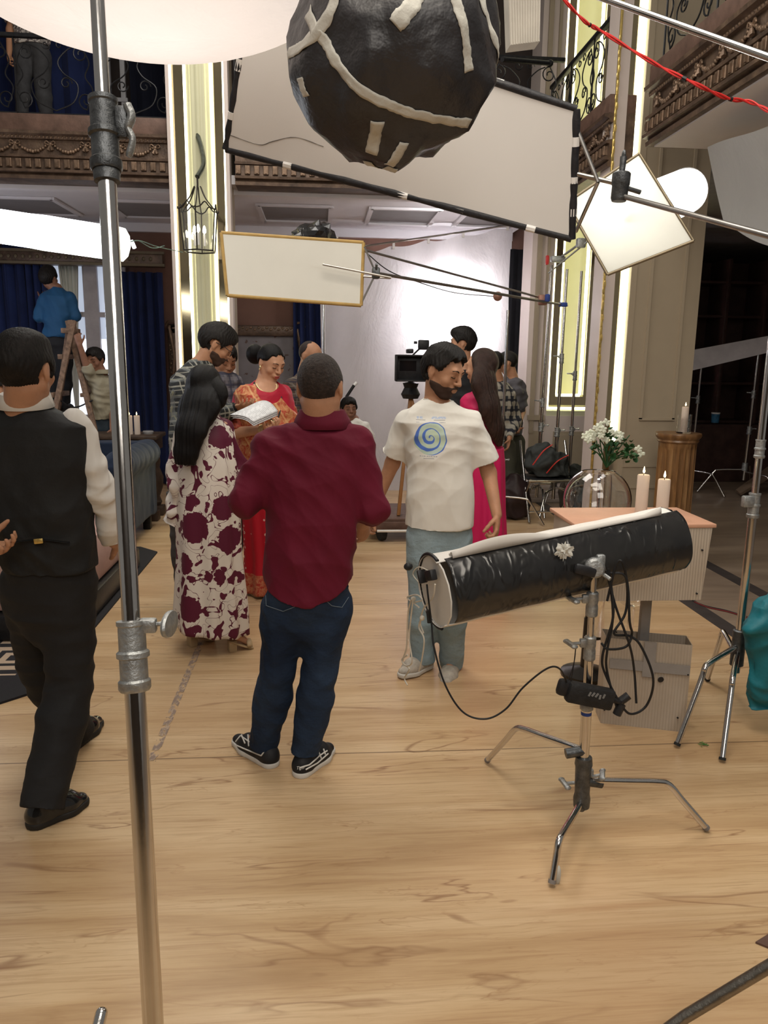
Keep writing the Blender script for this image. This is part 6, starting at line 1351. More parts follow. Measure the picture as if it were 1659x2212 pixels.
key = math_(nt, 'MAXIMUM', r1, r2_); inb = math_(nt, 'MULTIPLY', math_(nt, 'LESS_THAN', math_(nt, 'ABSOLUTE', X), 1.05), math_(nt, 'LESS_THAN', math_(nt, 'ABSOLUTE', Y), 1.2))
col_ = mix(nt, math_(nt, 'MULTIPLY', key, inb), (.014, .013, .016), (.48, .36, .26)); nt.links.new(col_, b.inputs['Base Color']); b.inputs['Roughness'].default_value = .95; bump(nt, b, noise(nt, coords(nt), 300, 2), .5, .01)
rc = P(80, 1520, Z=0); m = MB(); bv = .18; xr, yn = rc[0]-.02, rc[1]-.03; hw, hh = 1.25, 1.55; cxr, cyr = xr-hw, yn+hh
m.add([(cxr-hw, cyr-hh, .0), (cxr+hw-bv, cyr-hh, 0), (cxr+hw, cyr-hh+bv, 0), (cxr+hw, cyr+hh-bv, 0), (cxr+hw-bv, cyr+hh, 0), (cxr-hw, cyr+hh, 0)]+[(cxr-hw, cyr-hh, .012), (cxr+hw-bv, cyr-hh, .012), (cxr+hw, cyr-hh+bv, .012), (cxr+hw, cyr+hh-bv, .012), (cxr+hw-bv, cyr+hh, .012), (cxr-hw, cyr+hh, .012)], [(5, 4, 3, 2, 1, 0), (6, 7, 8, 9, 10, 11)]+[(i, (i+1) % 6, (i+1) % 6+6, i+6) for i in range(6)])
tag(m.build('patterned_rug', mr, smooth=False), 'black rug with cream Greek key pattern at the left edge', 'rug')

# worn tape line and dark floor stripes, bits on the floor
mt_, nt, b = new_mat('worn_tape_residue'); f = noise(nt, coords(nt, (1, .5, 1)), 45, 3); c_ = ramp(nt, f, [(.42, (.24, .17, .13)), (.55, (.50, .37, .26))]); nt.links.new(c_, b.inputs['Base Color']); b.inputs['Roughness'].default_value = .7
tr = nt.nodes.new('ShaderNodeBsdfTransparent'); mx = nt.nodes.new('ShaderNodeMixShader'); nt.links.new(math_(nt, 'GREATER_THAN', f, .53), mx.inputs[0]); nt.links.new(b.outputs[0], mx.inputs[1]); nt.links.new(tr.outputs[0], mx.inputs[2]); nt.links.new(mx.outputs[0], nt.nodes['Material Output'].inputs[0])
m = MB(); m.box((-.70, 3.65, .0015), (.035, 1.35, .001)); tag(m.build('worn_tape_mark', mt_, smooth=False), 'worn tape residue line on the floor beside the steel stand', 'tape')
dkl = M('dark_floor_inlay', (.055, .045, .042), .45, 0, .2, 8); 
for x, nm in ((2.56, 'trim_5'), (3.19, 'trim_6')): m = MB(); m.box((x, 5.6, .001), (.115, 8.5, .002)); struct(m.build(nm, dkl, smooth=False))
gr = P(1516, 1608, Z=.004); m = MB(); r = random.Random(9)
for k in range(18): q = gr+[r.uniform(-.02, .02), r.uniform(-.015, .015), r.uniform(0, .006)]; m.tube([q, q+[r.uniform(-.02, .02), r.uniform(-.01, .01), r.uniform(0, .006)]], .0012, 4)
tag(m.build('green_leaf_scrap', M('bright_green_scrap', (.05, .16, .03), .6)), 'tiny green scrap on the floor by the right stand foot', 'scrap')
cb = [P(1500, 1300, Z=.006), P(1530, 1312, Z=.006), P(1575, 1322, Z=.006), P(1620, 1336, Z=.006)]; t = thing('floor_cable', cb[0], 'thin red and black wires lying on the floor by the dark stripe', 'cable'); m = MB(); m.tube(curve_pts(cb, 6), .004, 6); m.build('red_wire', M('dull_red_wire', (.16, .02, .02), .5), t); m = MB(); m.tube(curve_pts([p+[0, .03, .0] for p in cb], 6), .004, 6); m.build('black_wire', cable, t)

# far right clutter
t = thing('blue_tin', P(1573, 865, Y=9.9), 'small blue and white tub on the dark shelf at right', 'tub'); q = P(1573, 872, Y=9.95); m = MB(); m.lathe([(0, 0), (.05, 0), (.055, .12), (0, .12)], (q[0], 10.25, .82), 16); m.build('tub_body', M('blue_label', (.04, .16, .30), .5, 0, .5, 20), t); m = MB(); m.lathe([(0, .12), (.058, .12), (.058, .14), (0, .14)], (q[0], 10.25, .82), 16); m.build('white_lid', paper, t)
q = P(1480, 1030, Z=0); 
t = thing('plywood_plank', q, 'pale wooden plank lying on the floor at the foot of the dark room stand', 'plank'); m = MB(); m.slab([P(1590, 1060, Z=.05), P(1659, 1010, Z=.25), P(1680, 1020, Z=.25), P(1600, 1068, Z=.05)], .03); m.build('plank', M('dusty_plank', (.22, .15, .10), .7), t, smooth=False)
t = thing('brown_crate', P(1540, 1040, Z=0), 'dark reddish wooden crate against the bookcase', 'crate'); q = P(1590, 1035, Z=0); m = MB(); m.box((q[0], q[1]-.05, .18), (.7, .3, .36), None, .01); m.build('crate_body', M('dark_red_wood', (.07, .028, .02), .6), t); m = MB(); m.box((q[0], q[1]-.21, .18), (.6, .02, .05)); m.build('crate_slat', darkw, t)
# ------------------------------------------------------------------ the people
def rows(Y, R, lean=0):
    out = []
    for py, xl, xr, ry in R:
        a, b = P(xl, py, Y=Y), P(xr, py, Y=Y); out.append(((a[2]+b[2])/2, (a[0]+b[0])/2, Y+lean*(a[2]-1.1), (b[0]-a[0])/2, ry))
    return sorted(out)
def drape(name, mat, parent, lev, S, Fv, k=14, amp=.02, ph=0., n=2.2, top_amp=.1, K=160, seed=0, hemtilt=0, fn=None):
    A = np.array(sorted(lev)); z0, z1 = A[0, 0], A[-1, 0]; m = MB(); rr = random.Random(seed); p2, p3 = rr.uniform(0, 6), rr.uniform(0, 6)
    def f(i, j):
        z = z0+(z1-z0)*j; cx, cy, rx, ry = [np.interp(z, A[:, 0], A[:, q]) for q in (1, 2, 3, 4)]; a = i*2*pi
        c, s_ = cos(a), sin(a); q = (abs(c)**n+abs(s_)**n)**(-1/n); w = (1-j)*(1-top_amp)+top_amp
        fo = amp*w*(.6*sin(a*k+ph+1.6*sin(a*2+p2)+1.2*j)+.4*sin(a*(k*.43)+p3-2*j))
        x, y = S*(rx+fo)*c*q, Fv*(ry+fo)*s_*q; dz = hemtilt*c*(1-j)**6
        p = np.array([cx, cy, z+dz])+x+y
        return fn(p, i, j) if fn else p
    m.grid(f, K+1, 60); o = m.build(name, mat, parent); md = o.modifiers.new('thick', 'SOLIDIFY'); md.thickness = .004; return o
blk_shoe = M('polished_black_leather', (.012, .012, .012), .12, 0, .2, 10, coat=.5); solem = M('black_shoe_sole', (.02, .018, .016), .6)
whites = M('white_shirt_cotton', (.66, .63, .58), .75, 0, .03, 4, .3, 8)

# --- waistcoat man
Y = 2.75
J = dict(head=P(54, 800, Y=2.70), neck=P(50, 884, Y=2.74), sa=P(-52, 930, Y=Y), sb=P(160, 925, Y=Y), ea=P(-112, 1085, Y=2.70), wa=P(-50, 1182, Y=2.52), eb=P(212, 1050, Y=2.76), wb=P(246, 1168, Y=2.86),
         ha=P(58, 1262, Y=2.80), hb=P(150, 1262, Y=2.76), ka=P(88, 1440, Y=2.95), kb=P(150, 1480, Y=2.76), aa=P(158, 1566, Y=3.13), ab=P(98, 1712, Y=2.58), ta=P(168, 1600, Z=.028), tb=P(180, 1722, Z=.028))
J['ta'] = P(162, 1590, Z=.03)+[.05, .16, 0]; J['tb'] = np.array([P(178, 1722, Y=2.66)[0], 2.66, .10]); J['tb'] = P(180, 1720, Y=2.68)
lv = rows(Y, [(1330, 18, 195, .10), (1230, 6, 212, .125), (1150, -15, 205, .13), (1050, -38, 200, .13), (960, -62, 200, .125), (918, -62, 194, .11), (897, -42, 160, .09), (880, -14, 124, .08), (864, 10, 100, .07)])
p = Person('man in black waistcoat and white shirt walking away at the left edge', J, lv, 8, skinA, .006, 1.04, hy=8, hp=4, base=P(120, 1700, Z=0), nr=.062)
p.body({'a': (unit(P(30, 1186, Y=2.5)-J['wa']), (0, -.4, 1), 1, .6, .5), 'b': ((.25, .9, -.25), (-.9, 0, 0), 1, .5, .6)})
p.shirt(M('black_waistcoat', (.012, .012, .012), .72, 0, .15, 5, .25, 30), 'waistcoat', sleeve='none', hem=(P(100, 1228, Y=Y)[2], .2), fold=.005, seed=3)
f = Field(np.minimum(J['sb'], J['wb'])-.15, np.maximum(J['sb'], J['wb'])+.15, .006); f.cone(J['sb'], J['eb'], .068, .062, .03); f.cone(J['eb'], J['wb'], .060, .044, .02, capb=True); f.cone(J['wb']-(J['wb']-J['eb'])*.28, J['wb']+(J['wb']-J['eb'])*.02, .047, .046, .01, True, True); sl = field_obj(f, 'shirt_sleeve', whites, p.t, .009, 1, 8)
f = Field(np.minimum(J['sa'], J['wa'])-.2, np.maximum(J['sa'], J['wa'])+.2, .006); f.cone(J['sa'], J['ea'], .068, .062, .03); f.cone(J['ea'], J['wa'], .060, .044, .02, capb=True); field_obj(f, 'shirt_sleeve', whites, p.t, .009, 1, 9)
m = MB(); n_ = J['neck']; K = 36
def cf(i, j): a = 2*pi*i; h_ = (-.02, .050, .053, .008)[int(round(j*3))]; r_ = (.074, .070, .077, .090)[int(round(j*3))]; return n_+np.array([.012+r_*cos(a), -.004+r_*.95*sin(a), h_+.01*sin(a)])
m.grid(cf, K+1, 4); c_ = m.build('shirt_collar', whites, p.t); md = c_.modifiers.new('thick', 'SOLIDIFY'); md.thickness = .003
m = MB(); q0 = P(-10, 1190, Y=Y-.13); q1 = P(150, 1168, Y=Y-.135); m.tube(curve_pts([P(0, 1178, Y=Y-.135), P(75, 1166, Y=Y-.14), P(150, 1172, Y=Y-.13)], 8), .009, 8, flat=.3); m.build('waistcoat_belt', M('black_satin', (.01, .01, .01), .3), p.t); m = MB(); m.box(P(83, 1169, Y=Y-.148), (.030, .006, .018), np.array(Matrix.Rotation(-.1, 3, 'Y')), .003); m.build('buckle', gold, p.t)
p.trousers(M('charcoal_black_trousers', (.014, .014, .015), .78, 0, .15, 5, .25, 20), g=.012, gk=.030, ga=.040, top=P(100, 1200, Y=Y)[2], fold=.007, end=.14)
hair_cap(J['head'], p.Hm, 1.06, .005, .011, -.03, -.085, .004, .003, 3, None, p.t)
m = MB(); 
p.shoes(blk_shoe, solem, sc=1.05)

# --- maroon shirt man
Y = 2.88
J = dict(head=P(692, 838, Y=2.86), neck=P(697, 915, Y=2.88), sa=P(590, 962, Y=Y), sb=P(765, 957, Y=Y), ea=P(528, 1082, Y=2.84), eb=P(806, 1098, Y=2.86), wa=P(608, 1040, Y=3.10), wb=P(782, 1132, Y=3.06),
         ha=P(612, 1318, Y=2.90), hb=P(712, 1318, Y=2.88), ka=P(600, 1445, Y=2.90), kb=P(690, 1455, Y=2.87), aa=P(572, 1592, Y=2.95), ab=P(662, 1606, Y=2.87))
J['ta'] = P(512, 1592, Z=.028); J['tb'] = P(712, 1610, Z=.028)
lv = rows(Y, [(1350, 572, 752, .11), (1290, 568, 762, .135), (1200, 572, 768, .14), (1100, 572, 778, .14), (1010, 562, 788, .135), (958, 548, 806, .12), (938, 562, 798, .108), (922, 600, 778, .09), (906, 645, 748, .07), (892, 655, 740, .062)])
p = Person('man in maroon shirt and dark blue jeans standing with his back to the camera', J, lv, 4, skinA, .005, 1.03, hy=12, hp=6, nr=.068)
J = p.J; p.body({'a': ((.6, .7, .2), (.3, -.3, .9), -1, .6, .5), 'b': (unit(P(786, 1150, Y=3.1)-J['wb']), (-.6, .6, .2), -1, 1.0, .5)})
mar = M('maroon_cotton', (.120, .004, .020), .78, 0, .10, 5, .3, 14, sheen=.15)
z1 = P(670, 1292, Y=Y)[2]
p.shirt(mar, sleeve=.42, hem=(z1, 2.6), fold=.0075, seed=21, collar=(.042, .074, mar, .0), v=.005)
def jean_stitch(parent, pts):
    m = MB(); m.tube(curve_pts(pts, 6) if len(pts) > 3 else pts, .0016, 5); return m.build('pocket_stitching', M('pale_stitching', (.22, .27, .32), .8), parent)
jm = denim('dark_blue_denim', (.010, .020, .045), (.035, .062, .115), .5)
tro = p.trousers(jm, 'jeans', g=.008, gk=.016, ga=.026, top=P(670, 1262, Y=Y)[2], fold=.008, seed=6, end=.13)
def onmesh(o, px, py):
    bpy.context.view_layer.update(); dg = bpy.context.evaluated_depsgraph_get(); mw = o.matrix_world.inverted(); r_ = _R3 @ np.array([(px-CX)/FOC, -(py-CY)/FOC, -1.0])
    h, loc, nn_, _ = o.ray_cast(mw @ Vector((0, 0, EYE)), (mw.to_3x3() @ Vector(tuple(r_))).normalized())
    return np.array(o.matrix_world @ loc)+np.array(nn_)*.002 if h else None
def surf_line(o, path, name, mat, r_=.0016, parent=None, n=6):
    """stitching or a stripe that follows the surface of o"""
    pp = []
    for k in range(len(path)-1):
        for q in np.linspace(0, 1, n, endpoint=False): pp.append((path[k][0]+(path[k+1][0]-path[k][0])*q, path[k][1]+(path[k+1][1]-path[k][1])*q))
    pp.append(path[-1]); pts = [x for x in (onmesh(o, *q) for q in pp) if x is not None]
    if len(pts) < 3: return
    m = MB(); m.tube(pts, r_, 6); return m.build(name, mat, parent or o)
st_ = M('pale_stitching', (.16, .20, .24), .8)
surf_line(tro, [(574, 1265), (576, 1308), (612, 1320), (650, 1305), (648, 1290)], 'pocket_stitching', st_, .0014); surf_line(tro, [(696, 1290), (716, 1308), (738, 1312), (752, 1290)], 'pocket_stitching', st_, .0014)
canv = M('black_canvas_shoe', (.014, .014, .016), .6, 0, .2, 20); whs = M('white_rubber', (.62, .60, .56), .5)
sh = p.shoes(canv, whs, 'sneaker', .98, .42)
for i, pth in enumerate(([[(510, 1602), (520, 1590), (535, 1600), (560, 1618), (580, 1617)], [(512, 1610), (535, 1620), (565, 1632), (572, 1622)], [(522, 1588), (530, 1606)], [(536, 1588), (538, 1612)]], [[(648, 1658), (668, 1652), (690, 1632), (706, 1622)], [(660, 1662), (685, 1648), (708, 1628)], [(688, 1625), (694, 1640)], [(698, 1618), (702, 1630)]])):
    for q in pth: surf_line(sh[i][0], q, 'white_stripe', whs, .0032, n=5)
def words_on(o, text, px, py, size, dirpx, mat, parent):
    a, b_ = onmesh(o, px, py), onmesh(o, px+dirpx[0], py+dirpx[1])
    if a is None or b_ is None: return
    c_ = bpy.data.curves.new('lettering', 'FONT'); c_.body = text; c_.size = size; c_.extrude = .0004; c_.shear = .35; to = bpy.data.objects.new('lettering', c_); COL.objects.link(to)
    dg = bpy.context.evaluated_depsgraph_get(); me = bpy.data.meshes.new_from_object(to.evaluated_get(dg)); bpy.data.objects.remove(to)
    x = unit(b_-a); n = unit(np.array([0, 0, EYE])-a); n = unit(n-x*(n@x)); y = np.cross(n, x); V = np.array([v.co for v in me.vertices]); W_ = a+n*.004+V@np.array([x, y, n])
    link_mesh('lettering', W_, [list(f.vertices) for f in me.polygons], mat, parent, smooth=False)
words_on(sh[1][0], 'Tiger', 641, 1662, .017, (10, -1), whs, sh[1][0])
for x in (518, 524, 530, 536, 542): surf_line(sh[0][0], [(x, 1578), (x+2, 1581), (x+3, 1578)], 'lace_eyelet', whs, .0016, n=3)
greyh = M('short_greying_brown_hair', (.030, .020, .016), .6, 0, .6, 70, .9, 120, sheen=.2)
hair_cap(J['head'], p.Hm, 1.02, .005, .006, -.035, -.062, 0, .0015, 4, greyh, p.t)

# --- woman in floral dress
Y = 4.25
J = dict(head=P(443, 838, Y=4.25), neck=P(446, 900, Y=4.25), sa=P(402, 932, Y=Y), sb=P(484, 925, Y=Y), ea=P(384, 1040, Y=4.25), eb=P(510, 1020, Y=4.30), wa=P(392, 1110, Y=4.45), wb=P(535, 1010, Y=4.55),
         ha=P(430, 1150, Y=Y), hb=P(480, 1150, Y=Y), ka=P(428, 1265, Y=4.26), kb=P(500, 1275, Y=4.22), aa=P(424, 1352, Y=4.30), ab=P(512, 1372, Y=4.20))
J['ta'] = P(458, 1372, Z=.03); J['tb'] = P(545, 1388, Z=.03)
lv = rows(Y, [(1340, 384, 528, .16), (1200, 386, 520, .15), (1100, 385, 518, .15), (1000, 384, 508, .13), (940, 384, 500, .12), (912, 398, 490, .10), (898, 418, 474, .07), (886, 430, 462, .05)])
p = Person('woman with very long black hair in a cream kaftan with maroon flowers', J, lv, 14, skinB, .006, .96, hy=22, hp=14, leg=.8, arm=.9)
p.body({'b': ((.5, .8, .2), (0, 0, 1), -1, .5, .5), 'a': ((.3, .7, -.3), (.5, 0, 0), 1, .5, .5)}, shrink=.03)
flo = floral()
lvd = rows(Y, [(1352, 375, 538, .19), (1300, 378, 536, .185), (1200, 384, 524, .17), (1100, 380, 520, .16), (1000, 380, 515, .145), (940, 384, 503, .125), (915, 396, 492, .10), (900, 415, 476, .075), (892, 426, 468, .06)])
drape('kaftan', flo, p.t, lvd, p.S, p.Fv, 9, .020, .5, 2.2, .05, seed=3, hemtilt=-.03)
for x, (a, b_) in (('a', ((368, 1130), 1)), ('b', ((522, 1105), 1))):
    S_, E_ = p.J['s'+x], p.J['e'+x]; W_ = P(a[0], a[1], Y=4.25)+[0, .05, 0] if x == 'a' else P(525, 1075, Y=4.38)
    f = Field(np.minimum(np.minimum(S_, E_), W_)-.16, np.maximum(np.maximum(S_, E_), W_)+.16, .007); f.cone(S_, E_, .066, .072, .03); f.cone(E_, W_, .072, .085, .03, capb=True, flat=((1, .2, 0), .6)); field_obj(f, 'kaftan_sleeve', flo, p.t, .014, 1, 4)
m = MB(); lh = rows(Y, [(1350, 400, 500, .12), (1290, 405, 495, .12)]); drape('lace_trouser_hem', M('white_eyelet_lace', (.58, .55, .48), .8, 0, .15, 90, .5, 120), p.t, lh, p.S, p.Fv, 8, .012)
# long hair down the back
def hairfall(parent, head, Hm, hs, pts, wd, mat, v=.006, seed=1, flat=.45, dirn=None, zcut=None):
    f = Field(np.minimum(np.min(pts, 0), head)-.22, np.maximum(np.max(pts, 0), head)+.22, v); q = lambda x, y, z: head+Hm @ (np.array([x, y, z])*hs)
    f.ell(q(0, -.016, .030), np.array([.086, .104, .098])*hs, Hm, .01)
    cut = lambda x, y, z: -.012-((x-head[0])*-.9*Hm[0, 1]+(y-head[1])*-.9*Hm[1, 1]+(z-head[2])*.35)
    f.cut(cut)
    dn = dirn if dirn is not None else Hm[:, 1]
    for i in range(len(pts)-1): f.cone(pts[i], pts[i+1], wd[i], wd[i+1], .03, flat=(dn, flat))
    if zcut: f.cut(lambda x, y, z: zcut-z)
    V, F = f.mesh(); V = smooth_mesh(V, F, 2); a = V@np.array([Hm[0, 0], Hm[1, 0], 0]); b = V@np.array([Hm[0, 1], Hm[1, 1], 0]); V = V+normals(V, F)*((.0016*np.sin(a*300+3*np.sin(V[:, 2]*4))+.0014*np.sin(a*170+2*np.sin(V[:, 2]*3+2)))*np.clip((head[2]+.03-V[:, 2])*9, .25, 1))[:, None]
    return link_mesh('long_hair', V, F, mat, parent)
sleek = M('sleek_black_hair', (.004, .003, .003), .45, 0, .4, 40, .35, 60, (8, 8, .3), spec=.18)
hh = p.J['head']; hairfall(p.t, hh, p.Hm, .97, np.array([hh+[-.01, -.03, 0], P(430, 880, Y=4.14), P(412, 930, Y=4.07), P(402, 975, Y=4.06), P(400, 1022, Y=4.07)]), [.102, .112, .084, .066, .056], sleek, flat=.45, zcut=P(400, 1004, Y=4.07)[2])
hairfall(p.t, hh, p.Hm, .95, np.array([hh+[.01, -.01, .0], P(458, 855, Y=4.18), P(452, 890, Y=4.15)]), [.098, .085, .05], sleek)
san = M('tan_sandal', (.42, .30, .17), .5, 0, .1, 20)
for x in 'ab':
    A_, T = p.J['a'+x], p.J['t'+x]; h_ = np.array([A_[0], A_[1], 0])-unit(np.array([T[0]-A_[0], T[1]-A_[1], 0]))*.03; d = unit([T[0]-h_[0], T[1]-h_[1], 0]); s_ = np.array([-d[1], d[0], 0])
    o = thing('sandal_tmp', (0, 0, 0), None, None); bpy.data.objects.remove(o)
    m = MB(); R = np.array([d, s_, [0, 0, 1.]]).T; m.box(h_+[0, 0, .032], (.045, .05, .064), R, .004); hl = m.build('block_heel', san, p.t)
    m = MB(); L = np.linalg.norm((T-h_)[:2])+.02; m.grid(lambda i, j: h_+d*(L*i-.02)+s_*(j-.5)*(.058+.018*sin(pi*min(1, i*1.05)))+np.array([0, 0, .066*(1-i)**1.2*(i > .15)+.058*(i <= .15)+.008]), 16, 4); so = m.build('sandal_sole', san, p.t); md = so.modifiers.new('thick', 'SOLIDIFY'); md.thickness = .008
    m = MB(); m.grid(lambda i, j: h_+d*(L*(.56+.22*j))+s_*.040*cos(pi*i)+np.array([0, 0, .022+.036*sin(pi*i)]), 14, 4); so = m.build('sandal_strap', san, p.t); md = so.modifiers.new('thick', 'SOLIDIFY'); md.thickness = .003

# --- plaid shirt man holding the papers
Y = 4.9
J = dict(head=P(466, 745, Y=4.9), neck=P(432, 792, Y=4.9), sa=P(392, 828, Y=4.95), sb=P(455, 822, Y=5.10), ea=P(400, 915, Y=4.95), eb=P(476, 905, Y=5.12), wa=P(405, 960, Y=5.1), wb=P(513, 881, Y=5.08),
         ha=P(392, 1050, Y=4.9), hb=P(428, 1050, Y=5.0), ka=P(395, 1160, Y=4.9), kb=P(430, 1160, Y=5.0), aa=P(398, 1258, Y=4.88), ab=P(432, 1258, Y=5.02))
J['ta'] = P(425, 1290, Z=.03); J['tb'] = P(470, 1282, Z=.03)
lv = rows(Y, [(1080, 372, 440, .13), (1000, 370, 448, .13), (920, 368, 455, .13), (860, 366, 462, .13), (825, 366, 460, .12), (800, 378, 455, .10), (785, 400, 450, .07), (776, 412, 446, .06)])
p = Person('man with glasses in black and yellow plaid shirt reading the papers', J, lv, 60, skinA, .0055, 1.02, hy=78, hp=34)
J = p.J; p.body({'b': (unit(P(545, 872, Y=4.95)-J['wb']), (.1, .2, .9), 1, .45, .5), 'a': ((.4, .3, -.4), (0, 0, 1), 1, .5, .5)})
pm = plaid('black_white_yellow_plaid', (.030, .032, .034), [((.34, .33, .28), 0, .10, .8), ((.34, .33, .28), .22, .05, .7), ((.36, .33, .15), .55, .03, .9), ((.16, .17, .17), .68, .2, .6)], 9.5, .12)
p.shirt(pm, 'plaid_shirt', sleeve='long', hem=(P(400, 1075, Y=Y)[2], 0), fold=.008, seed=31, collar=(.03, .062, pm, .01), sg=.018)
p.trousers(M('dark_grey_trousers', (.06, .055, .052), .8, 0, .15, 6), g=.014, top=P(400, 1060, Y=Y)[2], fold=.007); p.shoes(canv, whs)
hair_cap(J['head'], p.Hm, 1.03, .006, .018, -.022, -.055, .02, .005, 6, None, p.t); beard(J['head'], p.Hm, 1.02, .0045, p.t, M('short_dark_stubble', (.05, .028, .02), .7), True, .0038); eyes(J['head'], p.Hm, 1.02, p.t)
q = lambda x, y, z: J['head']+p.Hm @ (np.array([x, y, z])*1.02)
m = MB()
for x in (-1, 1): m.tube([q(x*.034+.026*cos(a), .104, .008+.019*sin(a)) for a in np.linspace(0, 2*pi, 17)], .0022, 6, caps=False); m.tube([q(x*.060, .101, .012), q(x*.082, .05, .014), q(x*.084, -.01, .010)], .0022, 6)
m.tube([q(-.009, .108, .014), q(.009, .108, .014)], .002, 6); m.build('glasses', blackp, p.t)
m = MB(); wv = J['wb']; ax = unit(J['wb']-J['eb']); m.lathe([(.031, -.012), (.034, -.010), (.034, .010), (.031, .012)], wv-ax*.01, 20, axis_R(ax)); m.box(wv-ax*.01+[0, -.03, .01], (.02, .02, .025), None, .004); m.build('wristwatch', blackp, p.t)
# the papers in his hand
t = thing('script_papers', P(548, 890, Y=4.92), 'white script pages held open in front of the woman in red', 'papers')
mt2, nt, b = new_mat('printed_white_page'); v = coords(nt, (1, 1, 1), rot=(0, 0, .35)); sx = N(nt, 'ShaderNodeSeparateXYZ'); nt.links.new(v, sx.inputs[0]); ln = math_(nt, 'LESS_THAN', math_(nt, 'FRACT', math_(nt, 'MULTIPLY', sx.outputs[1], 75)), .4); wd = math_(nt, 'GREATER_THAN', noise(nt, coords(nt, (1, .15, 1)), 55, 2), .47)
nt.links.new(mix(nt, math_(nt, 'MULTIPLY', math_(nt, 'MULTIPLY', ln, wd), .55), (.72, .73, .75), (.25, .25, .27)), b.inputs['Base Color']); b.inputs['Roughness'].default_value = .7
for k in range(3):
    m = MB(); A_, B_, C_, D_ = P(496+3*k, 896+2*k, Y=4.80), P(555+4*k, 868+3*k, Y=5.03), P(601, 885+3*k, Y=4.98), P(548, 908+3*k, Y=4.76)
    m.grid(lambda i, j: (A_*(1-i)+D_*i)*(1-j)+(B_*(1-i)+C_*i)*j+np.array([0, 0, .030*sin(pi*i)*(.4+.6*j)-.035*max(0, i-.72)-.004*k]), 16, 12); o = m.build('page', mt2, t); md = o.modifiers.new('thick', 'SOLIDIFY'); md.thickness = .0015

# --- woman in red silk saree
Y = 5.3
J = dict(head=P(585, 784, Y=5.3), neck=P(570, 832, Y=5.3), sa=P(524, 858, Y=5.28), sb=P(612, 850, Y=5.38), ea=P(510, 935, Y=5.15), eb=P(632, 930, Y=5.30), wa=P(577, 926, Y=4.98), wb=P(612, 925, Y=5.02),
         ha=P(550, 1050, Y=Y), hb=P(600, 1050, Y=Y), ka=P(552, 1150, Y=5.28), kb=P(598, 1150, Y=5.28), aa=P(555, 1245, Y=5.3), ab=P(595, 1245, Y=5.3)); J['ta'] = P(560, 1282, Z=.03); J['tb'] = P(600, 1282, Z=.03)
lv = rows(Y, [(1260, 535, 640, .15), (1100, 530, 640, .16), (1000, 516, 640, .16), (930, 512, 636, .155), (880, 510, 634, .15), (850, 512, 628, .13), (833, 530, 614, .10), (824, 548, 600, .07), (816, 558, 590, .055)])
p = Person('woman in red and gold silk saree with hair in a bun, looking down', J, lv, 158, skinB, .005, 1.0, hy=138, hp=26, jaw=1.05, leg=.85)
J = p.J; p.body({'a': (unit(P(600, 918, Y=4.9)-J['wa']), (0, -.5, .8), -1, .6, .6), 'b': ((-.7, -.5, -.1), (0, -.5, .8), 1, .6, .5)}, shrink=.022)
redc = M('crimson_silk', (.42, .010, .035), .55, 0, .1, 5, .3, 12, sheen=.2)
p.shirt(redc, 'blouse', sleeve='short', hem=(P(570, 960, Y=Y)[2], 0), fold=.004, seed=12, openneck=(.085, .01, .05), cuff=.002, sg=.012)
for x in 'ab':
    S_, E_ = J['s'+x], J['e'+x]; f = Field(np.minimum(S_, E_)-.12, np.maximum(S_, E_)+.12, .006); f.cone(S_+(E_-S_)*.5, S_+(E_-S_)*.98, .064, .058, .01, False, True); field_obj(f, 'blouse_sleeve', M('crimson_gold_border', (.34, .06, .03), .5, .1, .5, 60), p.t, .003, 1, 3)
drape('saree_skirt', saree('crimson_saree_with_white_dots', 'skirt'), p.t, rows(Y, [(1272, 528, 640, .19), (1200, 530, 640, .18), (1100, 524, 642, .17), (1000, 514, 642, .165), (955, 514, 638, .16)]), p.S, p.Fv, 13, .016, 0, 2.2, .1, seed=9)
pal = saree('red_gold_brocade', 'pallu')
lvp = [(z, x, y, rx+.022, ry+.026) for z, x, y, rx, ry in rows(Y, [(1010, 512, 644, .165), (930, 510, 640, .165), (880, 508, 638, .158), (850, 508, 630, .138), (830, 526, 612, .11)])]
lo = np.array([-.75, 4.95, .6]); hi = np.array([.05, 5.7, 1.6]); f = Field(lo, hi, .006); f.stack(lvp, p.S, p.Fv, .02, 2.4)
a0, a1 = P(520, 850, Y=5.15), P(645, 1010, Y=5.1); cN = J['neck']
def pcut(x, y, z):
    u = (x-cN[0]); w = (z-cN[2]); lowcut = -(w+.62); r_ = (u*.86+w*.5)  # sash from the left-hand shoulder of the picture down to the right hip
    return np.maximum(np.maximum(u*.75+(w+.02)*.65-.055, -(w+.72)), 0*y-1)
f.cut(pcut); f.ell(J['neck']+np.array([.045, -.10, .0]), (.085, .12, .13), None, .01, op='-')
field_obj(f, 'saree_pallu', pal, p.t, .006, 1, 5, sm=1)
hair_cap(J['head'], p.Hm, 1.0, .0045, .010, .004, -.045, 0, .001, 2, sleek, p.t); m = MB(); m.ball(P(551, 765, Y=5.42), (.062, .06, .068), 16, 12); m.build('hair_bun', sleek, p.t)
eyes(J['head'], p.Hm, 1.0, p.t); q = lambda x, y, z: J['head']+p.Hm @ np.array([x, y, z])
m = MB(); m.tube(curve_pts([q(-.022, .101, -.050), q(-.008, .107, -.0485), q(0, .106, -.0495), q(.008, .107, -.0485), q(.022, .101, -.050)], 4), [.001]+[.0028]*15+[.001], 6); m.tube(curve_pts([q(-.019, .100, -.058), q(0, .106, -.060), q(.019, .100, -.058)], 5), [.001]+[.0034]*9+[.001], 6); m.build('lips', M('rose_lips', (.36, .06, .06), .4), p.t)
